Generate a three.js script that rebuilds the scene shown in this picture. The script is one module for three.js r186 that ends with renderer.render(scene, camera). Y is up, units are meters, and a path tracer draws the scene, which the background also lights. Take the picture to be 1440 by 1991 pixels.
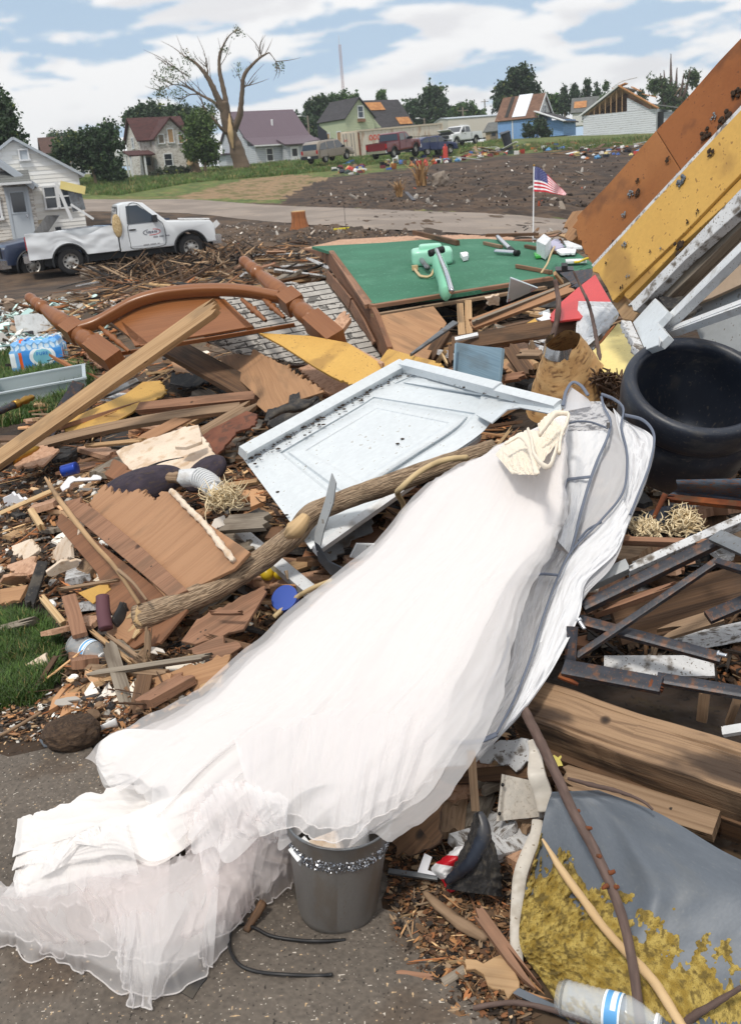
import*as THREE from 'three';
import{mergeGeometries,toCreasedNormals}from 'three/addons/utils/BufferGeometryUtils.js';
import{createNoise3D,createNoise2D}from 'simplex-noise';
// ---------------------------------------------------------------- camera, sky, sun, exposure
const scene=new THREE.Scene();
const PW=1440,PH=1991,FOC=1900;
const camera=new THREE.PerspectiveCamera(2*Math.atan(PH/2/FOC)*180/Math.PI,740/1024,0.05,4000);
camera.position.set(0,1.74,0);
camera.rotation.set(-18.75*Math.PI/180,0,-4.5*Math.PI/180,'YXZ');
camera.updateMatrixWorld(true);camera.focus=3.2;camera.userData.fStop=11;
function rng(seed){let a=seed>>>0;return()=>{a=(a+0x6d2b79f5)|0;let t=Math.imul(a ^(a>>>15),1|a);t=(t+Math.imul(t ^(t>>>7),61|t))^ t;return((t ^(t>>>14))>>>0)/4294967296;};}
const noise3=createNoise3D(rng(11)),noise2=createNoise2D(rng(23));
const clamp=(x,a=0,b=1)=>Math.min(b,Math.max(a,x));
const lerp=(a,b,t)=>a+(b-a)*t;
const smooth=(a,b,x)=>{const t=clamp((x-a)/(b-a));return t*t*(3-2*t);};
const fbm2=(x,y,o=4)=>{let s=0,a=0.5;for(let i=0;i<o;i++){s+=a*noise2(x,y);x*=2.03;y*=2.03;a*=0.5;}return s;};
const fbm3=(x,y,z,o=4)=>{let s=0,a=0.5;for(let i=0;i<o;i++){s+=a*noise3(x,y,z);x*=2.05;y*=2.05;z*=2.05;a*=0.5;}return s;};
const SUN=new THREE.Vector3(-0.28,0.95,0.5).normalize();
{
const w=3072,h=1536,data=new Float32Array(w*h*4);
for(let j=0;j<h;j++){
const el=((j+0.5)/h-0.5)*Math.PI,y=Math.sin(el),c=Math.cos(el);
for(let i=0;i<w;i++){
const o=(j*w+i)*4;
let r,g,b;
if(y<-0.01){r=0.2;g=0.185;b=0.165;}else{
const az=((i+0.5)/w-0.5)*2*Math.PI,x=c*Math.cos(az),z=c*Math.sin(az);
const e=Math.max(y,0),up=e/(0.5+e)*3;
const oct=e<0.3&&z<-0.8?7:4;
const wx=fbm3(x*4+7,up*4,z*4,3)*0.3;
const n=fbm3(x*4.6+11.3+wx,up*5.2+4.5+wx,z*4.6+5,oct);
const big=noise3(x*2.1+21,up*1.5+3,z*2.1)*0.34;
const cover=smooth(-0.09,0.11,n+big+0.21+0.16*smooth(0.02,0.16,e)-0.62*smooth(0.42,0.8,e*2.4-x*0.9)*smooth(0.6,0.3,e));
const under=smooth(0.05,0.55,fbm3(x*5+31+wx,up*5.5+9,z*5,oct-1)+0.1);
const lit=lerp(1.62,1.36,under*smooth(0.3,1,cover));
const k=smooth(0,0.5,e);
const br=lerp(0.84,0.5,k),bg=lerp(1.1,0.7,k),bb=lerp(1.38,0.96,k);
r=lerp(br,lit,cover);g=lerp(bg,lit,cover);b=lerp(bb,lit+0.03*under,cover);
}
data[o]=r*0.86;data[o+1]=g*0.86;data[o+2]=b*0.86;data[o+3]=1;
}
}
const sky=new THREE.DataTexture(data,w,h,THREE.RGBAFormat,THREE.FloatType);
sky.mapping=THREE.EquirectangularReflectionMapping;sky.magFilter=THREE.LinearFilter;sky.minFilter=THREE.LinearFilter;sky.needsUpdate=true;
scene.background=sky;scene.environment=sky;
}
const sun=new THREE.DirectionalLight(new THREE.Color(1,0.935,0.84),3.3);
sun.position.copy(SUN).multiplyScalar(60).add(new THREE.Vector3(0,0,-20));sun.target.position.set(0,0,-20);
sun.castShadow=true;sun.shadow.radius=14;sun.shadow.mapSize.set(4096,4096);
Object.assign(sun.shadow.camera,{left:-70,right:70,top:80,bottom:-80,near:1,far:220});
scene.add(sun,sun.target);
scene.fog=new THREE.FogExp2(new THREE.Color(0.8,0.86,0.93),0.0004);
const renderer=new THREE.WebGLRenderer({antialias:true});
renderer.toneMapping=THREE.LinearToneMapping;renderer.toneMappingExposure=0.73;
renderer.shadowMap.enabled=true;renderer.setSize(740,1024);
// ---------------------------------------------------------------- from a pixel of the photograph to a place
const V=(x=0,y=0,z=0)=>new THREE.Vector3(x,y,z);
const EYE=camera.position.clone(),CAMX=V().setFromMatrixColumn(camera.matrixWorld,0),CAMY=V().setFromMatrixColumn(camera.matrixWorld,1),CAMZ=V().setFromMatrixColumn(camera.matrixWorld,2);
const UP=V(0,1,0);
const ray=(px,py)=>CAMX.clone().multiplyScalar((px-PW/2)/FOC).addScaledVector(CAMY,-(py-PH/2)/FOC).sub(CAMZ);
const P=(px,py,Z)=>ray(px,py).multiplyScalar(Z).add(EYE);
const Y=(px,py,h)=>{const d=ray(px,py);return d.multiplyScalar((h-EYE.y)/d.y).add(EYE);};
const pix=(p)=>{const q=p.clone().sub(EYE),Z=-q.dot(CAMZ);return[PW/2+q.dot(CAMX)/Z*FOC,PH/2-q.dot(CAMY)/Z*FOC,Z];};
const cv=(x0,y0,s)=>(x,y)=>[x0+x/s,y0+y/s];
// ---------------------------------------------------------------- names, labels
const used=new Map();
function numbered(name){const n=used.get(name)??0;used.set(name,n+1);return n?`${name}_${String(n).padStart(3, '0')}`:name;}
function tag(o,label,category,group){o.userData.label=label;o.userData.category=category;if(group)o.userData.group=group;return o;}
function shade(o){o.castShadow=true;o.receiveShadow=true;return o;}
function mesh(name,geo,m,parent=scene){const o=shade(new THREE.Mesh(geo,m));o.name=parent===scene?numbered(name):name;parent.add(o);return o;}
function thing(name,label,category,pos=V(),group){const o=new THREE.Group();o.name=numbered(name);o.position.copy(pos);scene.add(o);return tag(o,label,category,group);}
function struct(name,geo,m){const o=mesh(name,geo,m);o.userData.kind='structure';return o;}
function stuff(o,label,category){o.userData.kind='stuff';if(label)tag(o,label,category);return o;}
// ---------------------------------------------------------------- the lie of the land
const TERR=[];
const tp=(px,py,Z)=>{const p=P(px,py,Z);TERR.push([p.x,-p.z,p.y]);};
const ty=(px,py,h)=>{const p=Y(px,py,h);TERR.push([p.x,-p.z,p.y]);};
for(const x of[-4,-1.5,1.5,4]){TERR.push([x,-3,0],[x*0.6,0.4,0]);}
for(const[x,y,h]of[
[0,1991,0],[400,1960,0],[800,1930,0],[1100,1990,0.02],[1440,1990,0.06],[0,1700,0],[300,1650,0],[650,1830,0],[850,1780,0.0],[0,1420,0],[200,1430,0.0],[40,1280,0.02],[420,1500,0.02],
[950,1650,0.02],[800,1560,0.03],[1200,1650,0.03],[1400,1650,0.04],[1120,1480,0.06],[1400,1420,0.1],[900,1450,0.08],
[300,1370,0.03],[400,1250,0.1],[250,1200,0.12],[100,1120,0.1],[0,1100,0.06],[0,960,0.10],[250,1000,0.26],[450,1060,0.26],[600,1150,0.22],[700,1200,0.22],[850,1150,0.28],[1000,1000,0.5],
[150,850,0.3],[0,860,0.12],[250,940,0.3],[450,950,0.32],[350,850,0.36],[560,790,0.46],[480,680,0.55],[800,850,0.45],[950,850,0.55],[1000,720,0.68],[900,700,0.66],[760,690,0.62],[1130,740,0.72],[640,660,0.5],
[1300,930,0.55],[1420,930,0.55],[1300,1100,0.24],[1400,1100,0.26],[1280,1220,0.14],[1420,1250,0.16],[1300,800,0.7],[1420,700,0.8],[1200,650,0.8],
])ty(x,y,h>=0.2?h-0.1:h>=0.1?h-0.05:h);
for(const[x,y,h]of[[30,700,0.06],[130,700,0.08],[0,780,0.05],[100,770,0.1],[90,640,0.1],[0,610,0.02],[250,700,0.2],[240,600,0.15],[330,570,0.2],[700,560,0.62],[900,520,0.7],[1100,520,0.7],[1300,560,0.8],[560,560,0.5]])ty(x,y,h);
for(const x of[-4,-1,3,7])TERR.push([x,14,0.12],[x*1.3,19,0.1]);
TERR.push([-6,17,0],[-7,22,-0.08],[12,14,0.3],[16,24,0.2],[-12,12,0],[-14,20,0]);
for(const q of[
[365,505,31],[140,531,30],[0,560,28],[260,500,33],[0,474,38],[165,446,40],[560,433,36],[620,442,31],[800,448,28],[1090,468,24],[1300,470,22],[450,430,40],[1100,427,31],[830,410,38],[560,401,46],[300,388,60],[180,396,55],[1300,420,29],[0,405,55],
[900,365,50],[1100,350,50],[1300,350,48],[700,370,54],[600,350,68],[450,345,80],[450,331,95],[180,365,82],[330,350,86],[600,321,92],[700,326,82],[850,312,88],[1000,282,92],[1250,270,94],[1050,300,75],[1200,300,72],[1440,270,90],[0,360,90],[-200,360,90],[-200,470,40],[1700,420,26],[1700,260,90],
[450,322,125],[700,300,125],[1000,270,125],[1250,258,125],[100,338,130],
])tp(...q);
const toUW=(x,d)=>{d=clamp(d,-3,140);const w=d+4.5;return[clamp(x/w,-2.2,2.2),Math.log(w)];};
const RB=TERR.map(([x,d])=>toUW(x,d)),kern=(a,b)=>Math.sqrt((a[0]-b[0])**2+(a[1]-b[1])**2+0.0012);
const RW=(()=>{
const n=TERR.length,A=RB.map((a,i)=>[...RB.map((b)=>kern(a,b)),TERR[i][2]]);
for(let i=0;i<n;i++)A[i][i]-=0.004;
for(let c=0;c<n;c++){
let p=c;for(let r=c+1;r<n;r++)if(Math.abs(A[r][c])>Math.abs(A[p][c]))p=r;
[A[c],A[p]]=[A[p],A[c]];
for(let r=0;r<n;r++)if(r!==c){const f=A[r][c]/A[c][c];if(f)for(let k=c;k<=n;k++)A[r][k]-=f*A[c][k];}
}
return A.map((row,i)=>row[n]/row[i]);
})();
function H0(x,z){const q=toUW(x,-z);let s=0;for(let i=0;i<RB.length;i++)s+=RW[i]*kern(q,RB[i]);return s;}
function rough(x,z){
const d=-z;
return smooth(2.6,3.4,d+x*0.4)*smooth(13,9,d)*0.035+smooth(24,30,d)*smooth(75,60,d)*smooth(-6,4,x-0.25*(d-40))*0.13+0.002;
}
function H(x,z){return H0(x,z)+rough(x,z)*(fbm2(x*2.2,z*2.2,3)+0.6*fbm2(x*0.5+9,z*0.5,2));}
function G(px,py){
const d=ray(px,py);let a=1,b=1;
for(let t=1.4;t<400;t*=1.03){const p=EYE.clone().addScaledVector(d,t);if(p.y<H0(p.x,p.z)){b=t;break;}a=b=t;}
for(let i=0;i<18;i++){const m=(a+b)/2,p=EYE.clone().addScaledVector(d,m);if(p.y<H0(p.x,p.z))b=m;else a=m;}
const p=EYE.clone().addScaledVector(d,b);p.y=H(p.x,p.z);return p;
}
function inside(poly,x,y){let c=false;for(let i=0,j=poly.length-1;i<poly.length;j=i++){const[a,b]=poly[i],[e,f]=poly[j];if((b>y)!==(f>y)&&x<(e-a)*(y-b)/(f-b)+a)c=!c;}return c;}
// ---------------------------------------------------------------- surfaces
const HASH=(()=>{const r=rng(77),a=new Float32Array(65536);for(let i=0;i<65536;i++)a[i]=r();return a;})();
const hv=(x,y,s)=>HASH[(x*374761+y*668265+s*2246822+((x*y)&1023)*97)&65535];
function vn(x,y,px,py,s){
const xi=Math.floor(x),yi=Math.floor(y),fx=x-xi,fy=y-yi,u=fx*fx*(3-2*fx),v=fy*fy*(3-2*fy);
const a=((xi%px)+px)%px,b=(a+1)%px,c=((yi%py)+py)%py,d=(c+1)%py;
return lerp(lerp(hv(a,c,s),hv(b,c,s),u),lerp(hv(a,d,s),hv(b,d,s),u),v);
}
function tf(u,v,fu,fv,s,o=4){let t=0,a=0.5,k=0;for(let i=0;i<o;i++){t+=a*vn(u*fu,v*fv,fu,fv,s+i);k+=a;a*=0.5;fu*=2;fv*=2;}return t/k;}
const lin=(c)=>{c/=255;return c<=0.04045?c/12.92:((c+0.055)/1.055)**2.4;};
const C=(r,g,b)=>new THREE.Color(lin(r),lin(g),lin(b));
function tex(w,h,size,fn,srgb=true){
const data=new Uint8Array(w*h*4);
for(let j=0;j<h;j++)for(let i=0;i<w;i++){const c=fn((i+0.5)/w,(j+0.5)/h),o=(j*w+i)*4;const q=Array.isArray(c)?c:[c,c,c];for(let k=0;k<3;k++)data[o+k]=clamp(q[k],0,255);data[o+3]=255;}
const t=new THREE.DataTexture(data,w,h);t.wrapS=t.wrapT=THREE.RepeatWrapping;t.magFilter=THREE.LinearFilter;t.minFilter=THREE.LinearFilter;
if(srgb)t.colorSpace=THREE.SRGBColorSpace;t.repeat.set(1/size[0],1/size[1]);t.needsUpdate=true;return t;
}
const mix3=(a,b,t)=>[lerp(a[0],b[0],t),lerp(a[1],b[1],t),lerp(a[2],b[2],t)];
function std(name,o){const{physical,...q}=o;const m=physical?new THREE.MeshPhysicalMaterial(q):new THREE.MeshStandardMaterial(q);m.name=name;m.side=THREE.DoubleSide;return m;}
const plain=(name,r,g,b,rough=0.7,metal=0,more={})=>std(name,{color:C(r,g,b),roughness:rough,metalness:metal,...more});
const SHARED=new Map();function shared(key,size,make){if(!SHARED.has(key))SHARED.set(key,make());const t=SHARED.get(key).clone();t.repeat.set(1/size[0],1/size[1]);t.needsUpdate=true;return t;}
function grain(seed,light,dark,{knots=0,dirt=0.3,dirtC=[70,58,46],nails=0,fine=1,swirl=0.05}={}){
const kn=rng(seed),ks=Array.from({length:knots},()=>[kn(),kn(),0.01+kn()*0.02]),ns=Array.from({length:nails},()=>[kn(),kn()]);
const f=(u,v)=>{
let vv=v+(tf(u,v,2,4,seed+3,3)-0.5)*swirl;
for(const[a,b,r]of ks){const dx=(u-a)*1.6,dy=v-b,q=Math.exp(-(dx*dx*0.25+dy*dy)/(r*r*4));vv+=q*Math.sign(dy)*r*0.8;}
const band=tf(u,vv,2,24,seed,3),line=tf(u,vv,3,110,seed+9,2),hair=tf(u,v,8,230,seed+17,1);
return[band,line,hair];
};
const map=tex(512,512,[1.3,0.65],(u,v)=>{
const[band,line,hair]=f(u,v);
let c=mix3(light,dark,clamp((band-0.3)*0.7+(line-0.5)*0.9*fine+(hair-0.5)*0.35));
for(const[a,b,r]of ks){const q=Math.hypot((u-a)*1.6,v-b)/r;if(q<1)c=mix3(dark.map((x)=>x*0.6),c,q*q);}
const st=smooth(0.52,0.8,tf(u,v,5,8,seed+31,5))*dirt;c=mix3(c,dirtC,st);
const pale=smooth(0.6,0.85,tf(u,v,4,16,seed+41,4))*0.35;c=mix3(c,light.map((x)=>Math.min(255,x*1.12)),pale);
for(const[a,b]of ns)if(Math.hypot((u-a)*2,v-b)<0.006)c=[45,38,34];
return c;
});
const bump=shared(`grain${seed % 3}`,[1.3,0.65],()=>tex(512,512,[1.3,0.65],(u,v)=>{const[band,line,hair]=f(u,v);return 255*clamp(0.5+(line-0.5)*0.7+(hair-0.5)*0.5+(band-0.5)*0.3);},false));
return{map,bump};
}
function woodMat(name,seed,light,dark,o={}){const g=grain(seed,light,dark,o);return std(name,{map:g.map,bumpMap:g.bump,bumpScale:o.relief??0.0012,roughness:o.rough??0.8,color:new THREE.Color(0.86,0.85,0.84)});}
function spotted(name,seed,base,second,o={}){
const{size=0.8,f=6,dirt=[80,66,50],amount=0.25,speck=0.1,rough=0.7,relief=0.001,metal=0,sharp=0.25,px=512,res=1,more={}}=o;
const a=(u,v)=>tf(u,v,f,f,seed,5),d=(u,v)=>tf(u,v,f*2,f*2,seed+13,5),s=(u,v)=>tf(u,v,90,90,seed+5,2);
return std(name,{
map:tex(px,px,[size,size],(u,v)=>{let c=mix3(base,second,smooth(0.5-sharp,0.5+sharp,a(u,v)));c=mix3(c,dirt,smooth(0.62-amount*0.3,0.8,d(u,v))*Math.min(1,amount*2.2));if(s(u,v)>0.86-speck*0.4)c=mix3(c,dirt,0.75);const n=0.97+0.06*s(u,v);return c.map((x)=>x*n);}),
bumpMap:shared(`spot${seed % 4}`,[size,size],()=>tex(256,256,[size,size],(u,v)=>255*clamp(0.55*tf(u,v,7,7,seed,5)+0.45*s(u,v)),false)),bumpScale:relief,roughness:rough,metalness:metal,...more,
});
}
const M={
lumber:woodMat('new_lumber',101,[194,160,120],[146,112,76],{knots:4,dirt:0.25,nails:2}),
oldwood:woodMat('weathered_wood',102,[160,134,108],[104,80,58],{knots:3,dirt:0.45,nails:4,relief:0.002}),
greywood:woodMat('grey_wood',103,[150,140,126],[98,86,74],{knots:3,dirt:0.5,relief:0.002}),
darkwood:woodMat('dark_wet_wood',104,[112,84,60],[62,44,32],{knots:3,dirt:0.5,dirtC:[40,32,26],relief:0.002}),
redwood:woodMat('reddish_wood',105,[160,120,94],[114,80,60],{knots:4,dirt:0.3,nails:12,swirl:0.12}),
ply:woodMat('plywood',106,[184,142,104],[148,108,76],{knots:1,dirt:0.22,fine:0.5,nails:5,swirl:0.22}),
plydark:woodMat('brown_plywood',107,[142,100,72],[104,70,50],{dirt:0.35,fine:0.5,swirl:0.2}),
sheath:spotted('orange_plywood',108,[156,102,56],[140,86,42],{size:1.1,f:4,dirt:[104,66,40],amount:0.35,speck:0.05,relief:0.0008,rough:0.75}),
beam:woodMat('rough_beam',109,[166,136,106],[84,62,46],{knots:3,dirt:0.9,dirtC:[62,48,38],relief:0.004}),
maple:woodMat('polished_maple',110,[150,98,60],[120,72,40],{dirt:0.06,fine:0.6,relief:0.0003,rough:0.3}),
bare:woodMat('fresh_split_wood',111,[220,190,146],[184,148,102],{dirt:0.12,relief:0.003}),
rust:spotted('rust',112,[150,82,40],[96,50,28],{f:10,amount:0.3,rough:0.9}),
yellowpaint:spotted('yellow_paint',113,[204,162,84],[194,150,74],{size:1.2,f:3,dirt:[130,96,52],amount:0.22,speck:0.12,relief:0.0006}),
green:spotted('green_felt_board',114,[66,124,98],[56,110,86],{f:3,size:1.3,dirt:[104,150,128],amount:0.14,speck:0.16,relief:0.0004,rough:0.9}),
cream:spotted('cream_plaster',115,[226,208,188],[214,196,176],{size:0.6,dirt:[186,156,124],amount:0.3,speck:0.12,relief:0.0018}),
doorwhite:spotted('white_enamel',116,[208,214,218],[204,210,214],{size:1.5,f:3,dirt:[150,146,138],amount:0.06,speck:0.0,relief:0,rough:0.34}),
vinyl:spotted('white_vinyl',117,[222,224,226],[208,211,214],{size:0.7,dirt:[128,118,104],amount:0.14,speck:0.06,relief:0.0004,rough:0.45}),
greypaint:spotted('flaking_white_paint',118,[206,207,208],[190,191,193],{size:0.5,f:8,dirt:[92,84,76],amount:0.5,speck:0.25,relief:0.0016}),
bluegrey:spotted('dented_blue_grey_metal',119,[94,101,110],[84,91,100],{size:0.9,f:4,dirt:[100,104,108],amount:0.25,speck:0.08,relief:0.0006,rough:0.5,metal:0.1}),
steel:spotted('dull_steel',120,[140,144,148],[112,116,120],{dirt:[84,70,56],amount:0.3,rough:0.45,metal:0.6}),
iron:spotted('black_painted_iron',121,[52,55,64],[40,42,50],{size:0.35,f:8,dirt:[112,70,46],amount:0.34,speck:0.2,rough:0.45,metal:0.2,relief:0.0008}),
rubber:spotted('black_plastic',122,[40,46,58],[33,38,49],{size:0.5,dirt:[84,78,72],amount:0.24,speck:0.2,rough:0.42,relief:0.0005}),
tar:spotted('tar_paper',123,[48,47,48],[34,33,34],{dirt:[84,78,70],amount:0.4,speck:0.3,rough:0.9,relief:0.003}),
wool:spotted('yellow_insulation',124,[176,154,84],[140,116,48],{size:0.3,f:9,dirt:[104,88,44],amount:0.45,speck:0.3,rough:1,relief:0.006}),
fluff:spotted('cream_fluff',125,[226,204,160],[196,168,122],{size:0.2,f:8,dirt:[140,112,78],amount:0.4,rough:1,relief:0.006}),
tan:spotted('tan_wallboard',126,[176,154,132],[164,142,120],{size:1.4,f:3,amount:0.1,speck:0.03,dirt:[128,108,88]}),
greydoor:spotted('grey_door_paint',127,[168,172,174],[158,162,165],{size:1.4,f:3,amount:0.12,speck:0.05,dirt:[110,104,96],rough:0.5}),
lemon:spotted('pale_yellow_laminate',128,[236,220,150],[230,212,138],{size:1.2,f:3,amount:0.1,speck:0.03,dirt:[170,150,96],rough:0.5}),
bluevinyl:woodMat('blue_vinyl_siding',129,[126,154,172],[100,130,150],{dirt:0.2,relief:0.0008,rough:0.6}),
red:spotted('red_plastic',130,[206,58,56],[196,48,48],{size:1,f:3,amount:0.06,speck:0.03,dirt:[140,60,52],rough:0.45}),
peel:woodMat('light_veneer',131,[178,136,102],[148,108,78],{dirt:0.3,fine:0.5,swirl:0.26}),
brownmetal:spotted('brown_peeling_board',132,[122,74,52],[104,60,42],{size:0.5,f:7,amount:0.3,dirt:[72,48,36],speck:0.15,relief:0.002}),
pinkboard:spotted('pinkish_fibreboard',133,[196,158,130],[180,140,112],{size:0.4,f:10,amount:0.35,dirt:[150,112,88],speck:0.2,relief:0.003}),
clod:spotted('earth',134,[98,78,60],[70,54,42],{size:0.3,f:8,amount:0.4,dirt:[44,34,28],speck:0.3,rough:1,relief:0.006}),
};
M.bark=std('bark',{
map:tex(512,512,[0.5,0.25],(u,v)=>{const r=tf(u,v,6,26,201,3),q=tf(u,v,14,40,202,3),g=smooth(0.02,0.3,Math.abs(r-0.5)*2.4+(q-0.5)*0.5);return mix3([104,86,68],mix3([182,156,128],[158,138,116],q),g);}),
bumpMap:tex(512,512,[0.5,0.25],(u,v)=>{const r=tf(u,v,6,26,201,3),q=tf(u,v,14,40,202,3);return 255*clamp(smooth(0.2,0.7,Math.abs(r-0.5)*2.4+(q-0.5)*0.5));},false),bumpScale:0.006,roughness:0.95,
});
M.twig=std('grey_twig_bark',{map:tex(256,256,[0.3,0.1],(u,v)=>mix3([112,92,84],[76,60,54],tf(u,v,8,12,205,4))),roughness:0.75});
M.glass=std('dark_window_glass',{color:C(44,50,58),roughness:0.08,metalness:0,physical:true,clearcoat:1,clearcoatRoughness:0.05});
M.black=plain('black',22,22,24,0.6);M.chrome=plain('chrome',214,216,220,0.16,0.9);M.white=plain('white_paint',226,227,228,0.5);M.wirebl=plain('black_wire',26,26,28,0.5);
M.brass=plain('brass',164,126,60,0.32,0.85);M.blue=plain('blue_plastic',44,78,168,0.4);M.paper=plain('white_paper',236,236,240,0.8);M.cordtan=plain('tan_cable',196,172,130,0.6);
// ---------------------------------------------------------------- shapes
const sub=(a,b)=>a.clone().sub(b),add=(a,b)=>a.clone().add(b);
function geo(pos,uv,idx,crease){
const g=new THREE.BufferGeometry();g.setAttribute('position',new THREE.Float32BufferAttribute(pos,3));g.setAttribute('uv',new THREE.Float32BufferAttribute(uv,2));if(idx)g.setIndex(idx);
g.computeVertexNormals();return crease===undefined?g:toCreasedNormals(g,crease);
}
const SEEDS=rng(4242);
function plankGeo(L,w,t,{jagA=0,jagB=0,bend=0,twist=0,seed=0,nx=6,nv=6,taperB=1,taperA=1}={}){
const r=rng(seed||(SEEDS()*1e6)|0),ja=Array.from({length:nv+1},()=>r()**1.5*jagA),jb=Array.from({length:nv+1},()=>r()**1.5*jagB),ou=r()*3,ov=r()*3,c=Math.min(0.003,t*0.2,w*0.1);
const ring=[];for(let i=0;i<=nv;i++)ring.push([(i/nv-0.5),1,i]);for(let i=nv;i>=0;i--)ring.push([(i/nv-0.5),-1,i]);
const pos=[],uv=[],idx=[],m=ring.length,pt=(k,i)=>{
const[a,s,row]=ring[i],f=k/nx,x0=-L/2+ja[row],x1=L/2-jb[row],x=lerp(x0,x1,f),ww=w*lerp(taperA,taperB,f),e=row===0||row===nv?c:0;
let y=s*(t/2-e*0.6),z=a*ww;y+=bend*(1-(2*f-1)**2);const th=twist*(f-0.5);return[x,y*Math.cos(th)-z*Math.sin(th),y*Math.sin(th)+z*Math.cos(th),row/nv*w+(s<0?w+t:0)];
};
for(let k=0;k<nx;k++)for(let i=0;i<m;i++){const q=[pt(k,i),pt(k+1,i),pt(k+1,(i+1)%m),pt(k,(i+1)%m)];if(i===m-1){q[2][3]=q[1][3]+t;q[3][3]=q[0][3]+t;}for(const[a,b,d]of[[0,1,2],[0,2,3]])for(const n of[a,b,d]){pos.push(q[n][0],q[n][1],q[n][2]);uv.push(q[n][0]+ou,q[n][3]+ov);}}
for(const[k,flip]of[[0,0],[nx,1]])for(let i=0;i<nv;i++){const q=[pt(k,i),pt(k,i+1),pt(k,m-2-i),pt(k,m-1-i)];const tri=flip?[0,2,1,0,3,2]:[0,1,2,0,2,3];for(const n of tri){pos.push(q[n][0],q[n][1],q[n][2]);uv.push(q[n][1]+ou,q[n][2]+ov);}}
return toCreasedNormals(geo(pos,uv),0.5);
}
function frame(x,n){const ax=x.clone().normalize(),az=V().crossVectors(ax,n).normalize(),ay=V().crossVectors(az,ax).normalize();return new THREE.Matrix4().makeBasis(ax,ay,az);}
function place(o,at,x,n){o.position.copy(at);o.quaternion.setFromRotationMatrix(frame(x,n));return o;}
const toEye=(p)=>sub(EYE,p).normalize();
const leanN=(p,k=0.5)=>toEye(p).multiplyScalar(k).addScaledVector(UP,1-k).normalize();
function board(name,label,cat,A,B,w,t,m,o={}){
const L=A.distanceTo(B),mid=add(A,B).multiplyScalar(0.5),n=(o.n??leanN(mid)).clone(),g=plankGeo(L,w,t,o).translate(0,-t/2,0);
const q=place(mesh(name,g,m,o.parent),mid,sub(B,A),n);if(!o.parent)tag(q,label,cat??'board',o.group);return q;
}
function piece(name,label,cat,[a,b,c],outline,t,m,o={}){
const x=sub(b,a).normalize(),n=V().crossVectors(x,sub(c,a)).normalize();if(n.dot(toEye(a))<0)n.negate();
const v=V().crossVectors(n,x),r=rng(o.seed??((SEEDS()*1e6)|0)),pts=[];
const to2=([px,py])=>{const d=ray(px,py),k=n.dot(sub(a,EYE))/n.dot(d),p=d.multiplyScalar(k).add(EYE).sub(a);return[p.dot(x),p.dot(v)];};
outline.forEach((q,i)=>{
const p=to2(q),e=to2(outline[(i+1)%outline.length]);pts.push(p);
if(q[2]){const L=Math.hypot(e[0]-p[0],e[1]-p[1]),k=Math.max(3,Math.floor(L/(o.step??0.018)));for(let s=1;s<k;s++){const f=(s+(r()-0.5)*0.6)/k,j=(r()-0.5)*2*q[2]*(r()<0.25?1.8:1);pts.push([lerp(p[0],e[0],f)-(e[1]-p[1])/L*j,lerp(p[1],e[1],f)+(e[0]-p[0])/L*j]);}}
});
const cx=pts.reduce((s,p)=>s+p[0],0)/pts.length,cy=pts.reduce((s,p)=>s+p[1],0)/pts.length;
const sh=new THREE.Shape(pts.map(([p,q])=>new THREE.Vector2(p-cx,q-cy))),bv=t>0.006?0.0018:0;
const g=new THREE.ExtrudeGeometry(sh,{depth:Math.max(t-bv*2,0.001),bevelEnabled:bv>0,bevelSize:bv,bevelOffset:-bv,bevelThickness:bv,bevelSegments:1});g.translate(0,0,-t+bv);
if(o.turn){const U=g.attributes.uv,cs=Math.cos(o.turn),sn=Math.sin(o.turn);for(let i=0;i<U.count;i++){const p=U.getX(i),q=U.getY(i);U.setXY(i,p*cs-q*sn,p*sn+q*cs);}}
const q=mesh(name,g,m,o.parent);q.position.copy(a).addScaledVector(x,cx).addScaledVector(v,cy);q.quaternion.setFromRotationMatrix(new THREE.Matrix4().makeBasis(x,v,n));
if(!o.parent)tag(q,label,cat,o.group);q.userData.n&&0;return q;
}
const curve=(pts)=>new THREE.CatmullRomCurve3(pts,false,'centripetal');
function limbGeo(pts,rad,{radial=10,seg,noise=0,seed=1,cap=true,flat=1}={}){
const c=pts.length>2?curve(pts):new THREE.LineCurve3(...pts),n=seg??Math.max(4,pts.length*5),fr=c.computeFrenetFrames(n,false),pos=[],uv=[],idx=[],L=c.getLength(),R=(f)=>{if(!Array.isArray(rad))return rad;const k=f*(rad.length-1),i=Math.min(Math.floor(k),rad.length-2);return lerp(rad[i],rad[i+1],k-i);};
for(let k=0;k<=n;k++){const f=k/n,p=c.getPointAt(f),r=R(f);for(let i=0;i<=radial;i++){const a=i/radial*2*Math.PI,j=1+(noise?noise*fbm3(Math.cos(a)*0.9+seed*7,Math.sin(a)*0.9,f*L/Math.max(r,0.004)*0.25,3):0),q=p.clone().addScaledVector(fr.normals[k],Math.cos(a)*r*j).addScaledVector(fr.binormals[k],Math.sin(a)*r*j*flat);pos.push(q.x,q.y,q.z);uv.push(f*L,i/radial*2*Math.PI*(Array.isArray(rad)?rad[0]:rad));}}
const m=radial+1;for(let k=0;k<n;k++)for(let i=0;i<radial;i++){const a=k*m+i,b=a+m;idx.push(a,a+1,b,b,a+1,b+1);}
if(cap)for(const k of[0,n]){const p=c.getPointAt(k/n),o=pos.length/3;pos.push(p.x,p.y,p.z);uv.push(0,0);for(let i=0;i<radial;i++){const a=k*m+i;k?idx.push(o,a,a+1):idx.push(o,a+1,a);}}
return geo(pos,uv,idx);
}
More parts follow.
